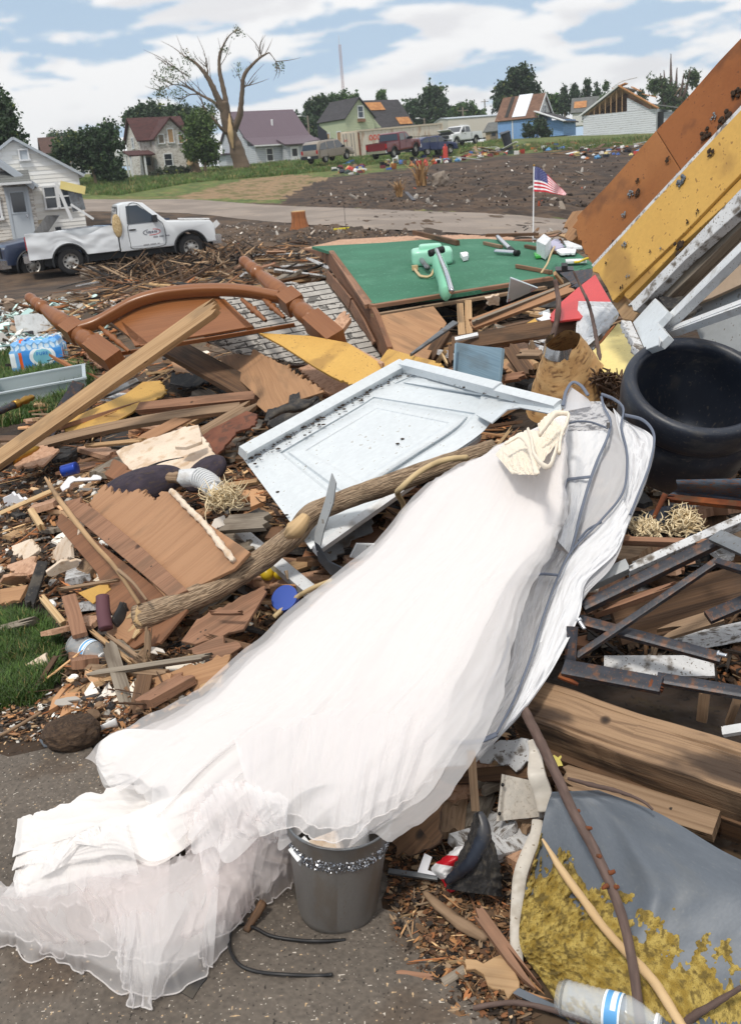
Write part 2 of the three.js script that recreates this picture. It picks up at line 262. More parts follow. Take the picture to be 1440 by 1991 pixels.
function limb(name,label,cat,pts,rad,m,o={}){
const at=o.parent?V():pts[0].clone(),q=mesh(name,limbGeo(pts.map((p)=>sub(p,at)),rad,o),m,o.parent);q.position.copy(at);if(!o.parent)tag(q,label,cat,o.group);return q;
}
function drapeGeo(L,R,how,f,{n=90,m=60,edge=0,seed=3,endw=0}={}){
const cl=curve(L.map((q)=>V(q[0],q[1],q[2]*1000))),cr=curve(R.map((q)=>V(q[0],q[1],q[2]*1000))),pos=[],uv=[],idx=[];
for(let i=0;i<=n;i++){const s=i/n,a=cl.getPoint(s),b=cr.getPoint(s);const E=edge?[0,5,9,13].map((k)=>edge*fbm2(s*9,seed+k,3)):null;
for(let j=0;j<=m;j++){const t=j/m,q=a.clone().lerp(b,t);if(E){const wa=(1-t)**6,wb=t**6;q.x+=E[0]*wa+E[2]*wb;q.y+=E[1]*wa+E[3]*wb;if(endw){const k=endw*s**7*Math.sin(Math.PI*t)*(0.3+noise2(t*5,seed));q.x-=k*0.5;q.y+=k;}}const p=how(q.x,q.y,q.z/1000),d=f(s,t);p.addScaledVector(toEye(p),d);pos.push(p.x,p.y,p.z);uv.push(t,s);}}
for(let i=0;i<n;i++)for(let j=0;j<m;j++){const a=i*(m+1)+j,b=a+m+1;idx.push(a,b,a+1,b,b+1,a+1);}
return geo(pos,uv,idx);
}
function centre(o){o.geometry.computeBoundingBox();const c=o.geometry.boundingBox.getCenter(V());c.y=o.geometry.boundingBox.min.y;o.geometry.translate(-c.x,-c.y,-c.z);o.position.copy(c);return o;}
function box(x,y,z,px=0,py=0,pz=0){
const g=new THREE.BoxGeometry(x,y,z),U=g.attributes.uv,N=g.attributes.normal;for(let i=0;i<U.count;i++){const ax=Math.abs(N.getX(i))>0.5,ay=Math.abs(N.getY(i))>0.5;U.setXY(i,U.getX(i)*(ax?z:x),U.getY(i)*(ay?z:y));}return g.translate(px,py,pz);
}
const poly=(pts,depth,bevel=0)=>new THREE.ExtrudeGeometry(new THREE.Shape(pts.map(([x,y])=>new THREE.Vector2(x,y))),{depth,bevelEnabled:bevel>0,bevelSize:bevel,bevelThickness:bevel,bevelSegments:2,bevelOffset:-bevel});
const strip=(g)=>{const q=g.index?g.toNonIndexed():g;for(const k of Object.keys(q.attributes))if(!['position','normal','uv'].includes(k))q.deleteAttribute(k);return q;};
const merge=(list)=>mergeGeometries(list.map(strip));
// ---------------------------------------------------------------- ground, road, pavement, grass
const POLY={
grassNear:[[-300,1190],[40,1195],[108,1220],[140,1290],[120,1340],[60,1380],[-300,1390]],
yard:[[-500,690],[60,690],[140,700],[180,730],[150,800],[-500,860]],
hillGrass:[[-900,372],[230,382],[360,360],[560,345],[640,336],[760,322],[880,305],[960,290],[1060,283],[1250,268],[1500,262],[1500,200],[-900,200]],
worn:[[330,386],[560,388],[640,345],[560,338],[470,350],[400,368]],
mud:[[540,402],[560,378],[640,344],[760,330],[960,304],[1260,278],[1700,262],[1700,440],[1100,424],[820,411]],
};
function groundTone(x,z){
const d=-z,n=fbm2(x*0.35,z*0.35,4),f=fbm2(x*2.1+40,z*2.1,3);
let c=mix3([80,65,51],[50,40,33],smooth(-0.3,0.4,n+f*0.5));
if(d<1)return c;
const[px,py]=pix(V(x,H0(x,z),z)),jx=px+n*40*Math.min(1,12/d)+f*12,jy=py+(n*26+f*10)*Math.min(1,14/d);
const grass=mix3([92,106,52],[66,88,36],smooth(-0.4,0.4,n+f));
if(d<20){if(inside(POLY.grassNear,jx,jy)||inside(POLY.yard,jx,jy))return mix3(grass,c,smooth(0.1,0.5,f));if(d>9)c=mix3([122,104,86],[92,78,64],smooth(-0.4,0.3,n+f*0.7));return c;}
if(d<60&&py>395&&!inside(POLY.mud,px,py))return mix3([96,79,64],[64,52,43],smooth(-0.3,0.4,n*1.4+f*0.8));
if(inside(POLY.mud,jx,py+n*5)){const s=fbm2(x*0.18+z*0.05,z*0.9,4);return mix3(mix3([90,72,57],[50,39,32],smooth(-0.35,0.35,n+f*0.6+s*0.6)),[104,85,67],smooth(0.15,0.5,s)*0.5);}
if(inside(POLY.worn,jx,py+n*6))return mix3([150,128,100],[112,106,66],smooth(0.0,0.35,n+f*0.6));
return mix3(mix3([106,122,62],[78,98,44],smooth(-0.4,0.4,f)),[140,124,84],smooth(0.12,0.5,n+f*0.3)*0.8);
}
{
const N=470,Mx=440,pos=[],col=[],uv=[],idx=[];
const xs=Array.from({length:Mx+1},(_,i)=>1.6*Math.sinh(7.1*(i/Mx*2-1))),zs=Array.from({length:N+1},(_,i)=>{const t=i/N;return 6-(t<0.02?t*100:2+1.8*Math.sinh(6.75*(t-0.02)/0.98));});
for(const z of zs)for(const x of xs){const c=groundTone(x,z);pos.push(x,H(x,z),z);uv.push(x,z);col.push(lin(c[0]),lin(c[1]),lin(c[2]));}
for(let j=0;j<N;j++)for(let i=0;i<Mx;i++){const a=j*(Mx+1)+i,b=a+Mx+1;idx.push(a,a+1,b,b,a+1,b+1);}
const g=geo(pos,uv,idx);g.setAttribute('color',new THREE.Float32BufferAttribute(col,3));
const soil=std('soil',{vertexColors:true,roughness:0.96,map:tex(1024,1024,[2.3,2.3],(u,v)=>{const a=tf(u,v,9,9,301,6),s=tf(u,v,160,160,307,1),l=tf(u,v,34,60,311,2);let k=0.72+0.5*a;if(s>0.9)k*=1.25;else if(s<0.12)k*=0.62;return[252*k*(l>0.68?1.08:1),246*k,238*k*(l>0.68?0.9:1)];}),bumpMap:tex(512,512,[2.3,2.3],(u,v)=>255*clamp(0.6*tf(u,v,12,12,301,5)+0.4*tf(u,v,90,90,309,2)),false),bumpScale:0.03});
struct('ground',g,soil);
}
{
const near=[[-520,452],[-180,436],[20,422],[180,412],[330,414],[450,424],[560,434],[700,444],[850,452],[1000,460],[1150,470],[1340,486],[1700,520]],far=[[-520,402],[-180,396],[20,392],[180,388],[330,388],[450,394],[560,401],[700,406],[850,412],[1000,419],[1150,429],[1340,440],[1700,462]];
const a=curve(near.map((q)=>G(...q))),b=curve(far.map((q)=>G(...q))),pos=[],uv=[],idx=[],n=160,m=12;
for(let i=0;i<=n;i++){const p=a.getPoint(i/n),q=b.getPoint(i/n);for(let j=0;j<=m;j++){const w=p.clone().lerp(q,j/m),e=0.3*fbm2(w.x*0.7,w.z*0.7,3)*(j===0||j===m?1:0);w.z+=e;pos.push(w.x,H0(w.x,w.z)+0.05-(j===0||j===m?0.035:0),w.z);uv.push(w.x,w.z);}}
for(let i=0;i<n;i++)for(let j=0;j<m;j++){const p=i*(m+1)+j,q=p+m+1;idx.push(p,q,p+1,q,q+1,p+1);}
struct('road',geo(pos,uv,idx),spotted('dusty_road',320,[146,134,124],[128,117,108],{size:5,f:3,amount:0.25,dirt:[164,148,132],speck:0.05,relief:0.004,rough:0.9}));
const pv=[[-3.6,3],[-3.4,-2.75],[-2.2,-3.02],[-1.5,-2.85],[-1.05,-2.95],[-0.8,-2.6],[-0.35,-2.25],[-0.1,-2.2],[0.02,-1.95],[0.12,-1.75],[0.22,-1.5],[0.5,-1.2],[0.9,3]];
const edge=[];pv.forEach(([x,z],i)=>{const[e,f]=pv[(i+1)%pv.length];for(let k=0;k<8;k++){const t=k/8,q=[lerp(x,e,t),lerp(z,f,t)],r=q[1]<-0.5?0.08:0;edge.push([q[0]+r*fbm2(q[0]*5,q[1]*5,3),q[1]+r*1.6*fbm2(q[0]*5+9,q[1]*5,3)]);}});
struct('pavement',(()=>{const g=new THREE.ShapeGeometry(new THREE.Shape(edge.map(([x,z])=>new THREE.Vector2(x,-z)))),p=g.attributes.position,u=g.attributes.uv;g.rotateX(-Math.PI/2);for(let i=0;i<p.count;i++){p.setY(i,Math.max(0,H0(p.getX(i),p.getZ(i)))+0.012);u.setXY(i,p.getX(i),p.getZ(i));}return g;})(),std('gritty_pavement',{
roughness:0.92,map:tex(1024,1024,[1.1,1.1],(u,v)=>{const a=tf(u,v,5,5,331,5),s=tf(u,v,200,200,335,1),s2=tf(u,v,120,120,337,1),p=smooth(0.5,0.66,tf(u,v,4,4,341,5));let c=mix3([112,103,94],[82,75,68],a);c=mix3(c,[78,64,52],p*0.5);if(s>0.93)c=[196,188,176];else if(s<0.08)c=c.map((x)=>x*0.55);if(s2>0.95)c=[176,150,116];const k=0.9+0.2*s2;return c.map((x)=>x*k);}),
bumpMap:tex(512,512,[1.1,1.1],(u,v)=>255*clamp(0.45*tf(u,v,8,8,331,4)+0.55*tf(u,v,140,140,335,2)),false),bumpScale:0.005,
}));
}
function scatter(polyPx,n,seed){
const r=rng(seed),xs=polyPx.map((p)=>p[0]),ys=polyPx.map((p)=>p[1]),x0=Math.min(...xs),x1=Math.max(...xs),y0=Math.min(...ys),y1=Math.max(...ys),out=[];
for(let k=0;out.length<n&&k<n*30;k++){const px=lerp(x0,x1,r()),py=lerp(y0,y1,r());if(inside(polyPx,px,py))out.push(G(px,py));}
return out;
}
function many(name,label,cat,g,m,list,tint,parent=scene){
const o=shade(new THREE.InstancedMesh(g,m,list.length)),mt=new THREE.Matrix4();o.name=parent===scene?numbered(name):name;parent.add(o);
list.forEach(([p,q,s],i)=>{o.setMatrixAt(i,mt.compose(p,q,s));if(tint)o.setColorAt(i,tint(i));});
if(parent===scene)stuff(o,label,cat);return o;
}
const euler=(x,y,z)=>new THREE.Quaternion().setFromEuler(new THREE.Euler(x,y,z));
function bladesGeo(n,seed,h,spread){
const r=rng(seed),pos=[],uv=[],idx=[];
for(let i=0;i<n;i++){const a=r()*6.28,x=(r()-0.5)*spread,z=(r()-0.5)*spread,w=h*(0.03+r()*0.03),hh=h*(0.5+r()*0.6),lx=Math.cos(a)*hh*(0.25+r()*0.6),lz=Math.sin(a)*hh*(0.25+r()*0.6),o=pos.length/3,wx=-Math.sin(a)*w,wz=Math.cos(a)*w;
pos.push(x-wx,0,z-wz,x+wx,0,z+wz,x+lx*0.35-wx*0.7,hh*0.6,z+lz*0.35-wz*0.7,x+lx*0.35+wx*0.7,hh*0.6,z+lz*0.35+wz*0.7,x+lx,hh*0.95,z+lz);uv.push(0,0,1,0,0,0.6,1,0.6,0.5,1);idx.push(o,o+1,o+2,o+2,o+1,o+3,o+2,o+3,o+4);}
return geo(pos,uv,idx);
}
const leafy=(name,o={})=>std(name,{color:new THREE.Color(1,1,1),roughness:0.75,physical:true,transmission:0.3,thickness:0,...o});
M.grass=leafy('grass_blades');M.leaf=leafy('leaves',{vertexColors:true});
const tintOf=(seed,a,b,dry,pd=0)=>{const r=rng(seed);return()=>{const t=r(),q=r()<pd?dry:mix3(a,b,t),k=0.8+r()*0.4;return new THREE.Color(lin(Math.min(255,q[0]*k)),lin(Math.min(255,q[1]*k)),lin(Math.min(255,q[2]*k)));};};
{
const lay=(pts,seed,s0,s1,keep=()=>true)=>{const r=rng(seed);return pts.filter(keep).map((p)=>{const s=lerp(s0,s1,r());return[p,euler((r()-0.5)*0.3,r()*6.28,(r()-0.5)*0.3),V(s,s*(0.7+r()*0.6),s)];});};
const patchy=(f,c)=>(p)=>fbm2(p.x*f,p.z*f,3)>c;
many('grass','bright green grass patch at the left edge beside the pavement','grass',bladesGeo(16,5,0.05,0.06),M.grass,lay(scatter([[-60,1200],[30,1200],[90,1225],[118,1280],[100,1330],[60,1365],[-60,1375]],3600,61),62,0.7,1.3,patchy(3,-0.28)),tintOf(63,[96,126,52],[64,94,36],[168,150,92],0.06));
many('grass','mown green lawn at the left behind the debris pile','grass',bladesGeo(14,6,0.1,0.16),M.grass,lay(scatter([[-80,694],[60,690],[135,702],[176,730],[150,790],[-80,850]],5200,64),65,0.7,1.2,patchy(1.5,-0.4)),tintOf(66,[92,122,50],[66,98,36],[150,136,90],0.08));
many('grass','green grass bank rising to the houses across the road','grass',bladesGeo(12,7,0.28,0.6),M.grass,lay(scatter([[-60,372],[230,380],[370,356],[560,340],[640,333],[740,318],[880,300],[980,284],[980,262],[700,300],[480,322],[300,345],[-60,350]],26000,67),68,0.6,1.3,patchy(0.12,-0.22)),tintOf(69,[104,132,58],[72,104,42],[158,142,92],0.18));
many('grass','thin rough grass in front of the blue and white houses','grass',bladesGeo(10,8,0.35,0.7),M.grass,lay(scatter([[1000,283],[1060,280],[1130,277],[1280,266],[1280,276],[1120,292],[1000,296]],2500,70),71,0.6,1.4,patchy(0.25,-0.05)),tintOf(72,[104,128,60],[80,106,48],[150,136,90],0.3));
}
// ---------------------------------------------------------------- trees
function clusterGeo(seed,n,size,leaf){
const r=rng(seed),pos=[],uv=[],idx=[];
for(let i=0;i<n;i++){const d=V(r()-0.5,r()-0.5,r()-0.5).multiplyScalar(size),q=euler(r()*6,r()*6,r()*6),o=pos.length/3,s=leaf*(0.6+r()*0.8);for(const[x,y,z]of[[-0.5,0,0],[0,-0.28,0.1],[0.5,0,0],[0,0.28,0.1]]){const p=V(x,y,z).multiplyScalar(s).applyQuaternion(q).add(d);pos.push(p.x,p.y,p.z);uv.push(x+0.5,y+0.5);}idx.push(o,o+1,o+2,o,o+2,o+3);}
return geo(pos,uv,idx);
}
const SPRAY=clusterGeo(81,6,1,0.62),SPRIG=clusterGeo(82,5,1,0.4);
function foliage(name,g,list,tint,parent){
const n=g.attributes.position.count,P0=g.attributes.position,ix=g.index.array,pos=[],col=[],uv=[],idx=[],mt=new THREE.Matrix4(),v=V();
list.forEach(([p,q,s],k)=>{mt.compose(p,q,s);const c=tint(k);for(let i=0;i<n;i++){v.fromBufferAttribute(P0,i).applyMatrix4(mt);pos.push(v.x,v.y,v.z);col.push(c.r,c.g,c.b);uv.push(g.attributes.uv.getX(i),g.attributes.uv.getY(i));}for(const i of ix)idx.push(i+k*n);});
const o=geo(pos,uv,idx);o.setAttribute('color',new THREE.Float32BufferAttribute(col,3));return mesh(name,o,M.leaf,parent);
}
function crown(parent,lobes,n,size,a,b,seed,shell=0.55){
const r=rng(seed),vol=lobes.map((l)=>l[3]*l[4]),tot=vol.reduce((s,v)=>s+v,0),list=[];
lobes.forEach((l,k)=>{for(let i=0;i<1.5*n*vol[k]/tot;i++){const d=V(r()-0.5,r()-0.5,r()-0.5).normalize(),lump=0.7+0.6*fbm3(d.x*2.2+k*3,d.y*2.2+seed,d.z*2.2,3)*1.6,f=lerp(shell,1,Math.sqrt(r()))*lump,p=V(l[0]+d.x*l[3]*f,l[1]+d.y*l[4]*f,l[2]+d.z*l[5]*f),s=size*(0.45+r()*0.6);if(fbm3(p.x*0.9/size*0.6,p.y*0.9/size*0.6,p.z*0.9/size*0.6+seed,2)>-0.06)list.push([p,euler(r()*6,r()*6,r()*6),V(s,s,s)]);}});
return foliage('crown',SPRAY,list,tintOf(seed+1,a,b,[120,130,60],0.03),parent);
}
function tree(name,label,base,h,lobes,n,size,a,b,seed,group,o={}){
const t=thing(name,label,name==='shrub'?'shrub':'tree',base,group),r=rng(seed),tr=o.trunk??h*0.025,fork=h*(o.fork??0.35),parts=[limbGeo([V(0,-0.3,0),V(0.02*h,fork*0.5,0),V(0,fork,0)],[tr*1.5,tr,tr*0.85],{radial:8})];
for(const l of lobes){const e=V(l[0],l[1],l[2]);parts.push(limbGeo([V(0,fork*0.9,0),V(l[0]*0.4+(r()-0.5)*0.4,lerp(fork,l[1],0.5),l[2]*0.4),e],[tr*0.7,tr*0.4,tr*0.12],{radial:6}));}
mesh('trunk',merge(parts),M.bark,t);crown(t,lobes,n,size,a,b,seed,o.shell);return t;
}
const DG=[[62,90,44],[38,64,34]],MG=[[86,118,54],[56,90,40]],LG=[[96,124,58],[66,98,42]];
function pxTree(name,label,px,py,Z,hpx,lobes,n,[a,b],seed,group,o={}){
const k=Z/FOC,base=P(px,py,Z);return tree(name,label,base,hpx*k,lobes.map(([x,y,rx,ry])=>[x*k,y*k,(noise2(x,y+seed)*0.5)*rx*k,rx*k,ry*k,Math.min(rx,ry*1.3)*k]),n,(o.size??13)*k,a,b,seed,group,o);
}
pxTree('leafy_tree','large dark green tree at the left edge behind the white house',5,400,72,250,[[-25,130,64,66],[24,160,46,52],[-30,205,50,46],[34,110,42,44],[0,65,64,44]],4400,DG,501,null,{size:16});
pxTree('leafy_tree','round dark tree with a bare trunk between the white house and the maroon roof',186,368,84,120,[[-20,84,46,26],[18,84,48,32],[44,92,26,32],[-50,72,28,24],[0,50,44,24],[28,44,40,22]],3200,DG,502,null,{size:12,fork:0.3});
pxTree('shrub','low dark shrubs under the tree left of the weathered house',205,358,90,50,[[0,22,30,22],[26,16,22,16]],700,DG,503,null,{size:10,fork:0.1});
pxTree('leafy_tree','distant tree crown above the brown roofed house',130,330,150,72,[[-8,50,28,24],[20,46,22,20]],800,DG,504,'trees behind the houses',{size:10});
pxTree('leafy_tree','dark tree behind the maroon roof',300,320,130,110,[[-24,84,30,22],[6,90,32,26],[40,82,34,26],[75,80,34,28],[100,74,30,24]],2600,DG,505,null,{size:12});
pxTree('maple_tree','mid green tree between the maroon roofed and purple roofed houses',398,326,92,105,[[0,62,30,42],[-14,40,26,30],[12,28,26,28],[4,88,20,18]],2400,[[92,118,44],[60,86,30]],506,null,{size:11,fork:0.2});
pxTree('shrub','dark foundation shrub in front of the weathered white house',335,345,92,28,[[-25,9,18,9],[0,11,22,11],[24,11,18,9]],700,[[62,74,44],[42,54,32]],507,null,{size:8,fork:0.1});
pxTree('leafy_tree','dark tree at the right end of the purple roof',588,296,140,76,[[-8,52,22,22],[14,40,22,26]],900,DG,508,null,{size:11});
pxTree('leafy_tree','dark tree left of the green house',628,300,150,112,[[-8,70,24,36],[10,88,20,22],[0,40,24,26]],1700,DG,509,null,{size:12});
pxTree('leafy_tree','tree with wispy top behind the green house gable',668,280,160,100,[[0,78,26,18],[26,78,10,14],[-4,58,28,18]],900,MG,510,null,{size:10});
pxTree('leafy_tree','small light green tree behind the green house ridge',744,250,170,78,[[0,58,11,14],[2,42,10,12]],420,LG,511,null,{size:9});
pxTree('leafy_tree','dark spreading tree behind the dark roof and container',832,268,170,100,[[-20,50,30,26],[14,70,26,28],[24,44,26,28],[-6,34,30,22]],1900,DG,512,null,{size:12});
pxTree('leafy_tree','mid green tree above the far end of the container',898,256,180,56,[[-20,30,22,18],[6,38,30,18],[30,26,20,16]],1200,MG,513,null,{size:10});
pxTree('leafy_tree','tall dark green tree behind the blue house',1004,262,150,128,[[-18,78,26,24],[8,102,30,24],[26,74,26,26],[-28,56,20,18],[4,54,30,26]],2300,[[54,80,40],[34,60,30]],514,null,{size:13});
pxTree('leafy_tree','low tree right of the tall dark tree',1066,246,170,70,[[0,44,22,18],[20,38,22,20]],800,MG,515,null,{size:10});
for(const[px,py,h,w,s,where]of[[1096,240,74,13,516,'leftmost of the dark conifers behind the damaged houses'],[1116,244,82,15,517,'tallest dark conifer, second from the left behind the damaged houses'],[1140,238,84,14,518,'dark conifer third from the left, above the far grey roof'],[1160,236,74,12,519,'dark conifer just left of the bare rafters'],[1216,228,52,16,521,'broad dark conifer above the grey shingle roof'],[1244,226,50,14,522,'rightmost dark conifer, behind the right end of the shingle roof']])
pxTree('pine_tree',where,px,py,165,h,[[0,h*0.4,w,h*0.2],[0,h*0.62,w*0.8,h*0.18],[1,h*0.82,w*0.5,h*0.14]],520,DG,s,'conifers in the row behind the damaged houses',{size:8,fork:0.6});
pxTree('leafy_tree','stripped tree with torn top behind the grey shingle roof',1184,232,160,76,[[-6,60,8,10],[12,44,16,12],[-10,36,14,12]],380,MG,523,null,{size:8});
{
const t=pxTree('leafy_tree','broken tree with splintered bare spires beside the orange plywood',1304,232,150,110,[[-34,62,16,24],[-12,56,20,26],[16,40,24,26],[40,70,18,22],[-2,24,34,22]],1300,[[84,104,56],[56,80,40]],524,null,{size:9});
const k=150/FOC;mesh('broken_limb',merge([[0,118],[-14,90],[10,92],[22,80],[-24,84],[32,86]].map(([x,y],i)=>limbGeo([V(x*0.4*k,20*k,0),V(x*0.8*k,y*0.6*k,(i-3)*0.2),V(x*k,y*k,(i-3)*0.3)],[0.35,0.25,0.06],{radial:6,noise:0.3,seed:i}))),M.twig,t);
}
{
const Z=96,k=Z/FOC,foot=P(470,333,Z),t=thing('broken_tree','tall storm broken tree with three bare limbs before the purple roofed house','tree',foot),q=(x,y,z=0)=>V((x-470)*k-(333-y)*k*0.079,(333-y)*k+(x-470)*k*0.079,z);
const L=(pts,r,s)=>limbGeo(pts,r,{radial:9,noise:0.34,seed:s,seg:pts.length*9});M.deadbark=M.bark.clone();M.deadbark.name='dead_bark';M.deadbark.color=new THREE.Color(0.5,0.5,0.52);
mesh('trunk',merge([L([q(474,340),q(471,310),q(465,270),q(459,232),q(462,205,0.2)],[0.95,0.72,0.6,0.55,0.35],1)]),M.deadbark,t);
const limbs=[[[q(460,240),q(452,200,0.3),q(440,160,0.5),q(424,134,0.4),q(402,116,0)],[0.6,0.5,0.42,0.25,0.1]],[[q(463,235),q(464,190,-0.3),q(463,150,-0.5),q(469,122,-0.5),q(480,108,-0.4),q(496,94,0),q(516,88,0)],[0.6,0.45,0.36,0.3,0.18,0.1,0.04]],[[q(470,258),q(486,236,0.5),q(500,195,0.8),q(508,170,0.9),q(528,152,0.8),q(548,140,0.5),q(562,136,0.5)],[0.6,0.5,0.4,0.34,0.28,0.2,0.1]],[[q(458,225),q(440,202,-0.5),q(416,184,-1),q(398,168,-1),q(380,150,-0.6)],[0.4,0.25,0.18,0.12,0.05]],[[q(462,268),q(448,252,0.5),q(436,232,0.8),q(424,214,0.8)],[0.34,0.26,0.18,0.08]],[[q(562,136,0.5),q(570,150,0.5),q(578,172,0.5)],[0.08,0.05,0.02]],[[q(439,160,0.5),q(443,148,0.5),q(440,136,0.5)],[0.2,0.12,0.02]],[[q(498,200,0.8),q(506,188,0.8),q(514,186,0.8)],[0.2,0.1,0.03]],[[q(546,141,0.5),q(546,132,0.5)],[0.16,0.02]],[[q(416,184,-1),q(398,182,-1),q(378,190,-1)],[0.12,0.08,0.03]],[[q(398,168,-1),q(370,160,-1),q(345,166,-1)],[0.1,0.06,0.02]],[[q(402,150,-1),q(378,132,-1),q(360,122,-1)],[0.1,0.05,0.02]]];
limbs.forEach(([p,r],i)=>mesh('limb',L(p,r.map((x)=>x*0.62),i+3),M.deadbark,t));
{const w=rng(93),tw=[];for(const[p,rr]of limbs)for(let i=0;i<5;i++){const c=curve(p),f=0.35+w()*0.65,a=c.getPointAt(f),d=c.getTangentAt(f).multiplyScalar(0.7).add(V(w()-0.5,w()-0.2,w()-0.5)).normalize(),len=0.7+w()*2.2,b=a.clone().addScaledVector(d,len*0.5).add(V(0,0.1,0)),e=a.clone().addScaledVector(d,len).add(V(w()-0.5,w()*0.4,0));tw.push(limbGeo([a,b,e],[0.045,0.03,0.01],{radial:4,seg:6,cap:false}));}mesh('twigs',merge(tw),M.deadbark,t);}
mesh('torn_wood',limbGeo([q(463,290,0.75),q(465,255,0.8),q(468,228,0.6)],[0.08,0.3,0.03],{radial:7,noise:0.3}),M.bare,t);
const r=rng(91),list=[];for(const[x,y,n,s]of[[352,160,44,20],[372,138,46,18],[390,150,36,18],[345,180,30,14],[410,122,26,12],[380,186,26,14],[430,226,50,14],[425,246,30,14],[510,92,18,10],[500,156,16,12],[574,160,18,8],[480,118,10,8],[440,210,26,10]])for(let i=0;i<n;i++)list.push([q(x+(r()+r()-1)*s*1.5,y+(r()+r()-1)*s*1.3,(r()-0.5)*2),euler(r()*6,r()*6,r()*6),V(1,1,1).multiplyScalar(0.22+r()*0.36)]);
foliage('leaves',SPRIG,list,tintOf(92,[84,104,56],[58,78,42],[120,110,60],0.1),t);
}
{
const Z=94,k=Z/FOC,t=thing('snapped_tree','snapped tree trunk with torn pale wood beside the weathered white house','tree',P(379,336,Z));
mesh('trunk',limbGeo([V(0.1,-0.4,0),V(0,20*k,0),V(-3*k,40*k,0),V(-4*k,56*k,0)],[0.75,0.5,0.5,0.3],{radial:9,noise:0.35}),M.bark,t);
mesh('torn_wood',limbGeo([V(-5*k,28*k,0.42),V(-6*k,45*k,0.42),V(-6*k,64*k,0.1)],[0.14,0.3,0.05],{radial:7,noise:0.3}),M.bare,t);mesh('cut_face',new THREE.CylinderGeometry(0.32,0.34,0.3,12).rotateX(1.45).translate(-5*k,20*k,0.62),M.bare,t);
}
// ---------------------------------------------------------------- houses
const siding=(name,seed,c,dark,course,o={})=>std(name,{
roughness:0.75,map:tex(512,512,[course*16,course*16],(u,v)=>{const k=(v*16)%1,st=tf(u,v,6,20,seed,5),p=smooth(o.at??0.6,(o.at??0.6)+0.12,tf(u,v,10,40,seed+7,5));let q=mix3(c,dark,clamp((st-0.45)*1.2)*0.4);q=mix3(q,o.bare??dark,p*(o.worn??0.2));return k<0.1?q.map((x)=>x*0.62):q;}),
bumpMap:shared('courses',[course*16,course*16],()=>tex(64,512,[1,1],(u,v)=>255*(1-((v*16)%1)*0.8),false)),bumpScale:0.02,
});
const shingle=(name,seed,c,d)=>std(name,{roughness:0.9,map:tex(512,512,[5,5],(u,v)=>{const row=Math.floor(v*30),col=Math.floor(u*14+(row%2)*0.5),k=hv(col%14,row,seed),e=(v*30)%1;return mix3(c,d,0.6*k+0.5*(tf(u,v,5,5,seed,4)-0.3)).map((x)=>x*(e<0.14?0.72:1));}),bumpMap:shared('courses',[2.7,2.7],null),bumpScale:0.02});
const HM={
white:siding('white_clapboard',401,[226,226,224],[196,192,186],0.16,{worn:0.25,at:0.62,bare:[176,164,146]}),worn:siding('peeling_white_clapboard',402,[206,202,196],[168,160,150],0.13,{worn:0.6,at:0.55,bare:[140,128,116]}),
grey:siding('pale_grey_siding',403,[192,196,204],[176,180,188],0.2),green:siding('pale_green_siding',404,[186,194,164],[166,176,146],0.2),blue:siding('light_blue_siding',405,[128,168,218],[108,150,204],0.2),tan:siding('tan_siding',406,[178,156,126],[160,138,110],0.2),
chalk:siding('scoured_white_wall',407,[212,216,222],[190,194,202],0.24,{worn:0.3,at:0.66,bare:[120,112,106]}),maroon:shingle('maroon_shingles',408,[92,58,56],[66,42,42]),purple:std('purple_metal_roof',{roughness:0.5,metalness:0.1,map:tex(256,64,[3.6,3.6],(u)=>{const k=(u*12)%1;return k<0.12?[78,64,74]:[104,88,98];}),bumpMap:tex(256,16,[3.6,3.6],(u)=>((u*12)%1<0.14?255:40),false),bumpScale:0.03}),
dark:shingle('dark_shingles',409,[74,72,76],[52,50,52]),greyroof:shingle('grey_shingles',410,[116,118,116],[92,94,94]),brownroof:shingle('brown_shingles',411,[98,74,66],[76,56,50]),oldroof:shingle('weathered_brown_shingles',412,[136,104,86],[104,76,62]),found:spotted('foundation_block',413,[150,148,142],[132,130,124],{size:2,amount:0.2}),
osb:spotted('roof_sheathing',414,[196,140,86],[170,114,66],{size:2,f:8,amount:0.2,speck:0.2,dirt:[130,84,50]}),tarp:plain('white_tarp',226,232,240,0.5),cont:std('corrugated_container_paint',{roughness:0.6,map:tex(512,256,[4,3],(u,v)=>{const st=smooth(0.58,0.75,tf(u,v,18,3,421,4));return mix3(mix3([222,212,198],[208,198,184],tf(u,v,5,5,422,3)),[160,112,76],st*0.45);}),bumpMap:tex(256,16,[4,3],(u)=>255*smooth(0.2,0.35,Math.abs(((u*14)%1)-0.5)),false),bumpScale:0.012}),
};
M.trimw=plain('white_trim',220,222,224,0.55);M.trimg=plain('pale_grey_trim',178,186,194,0.5);
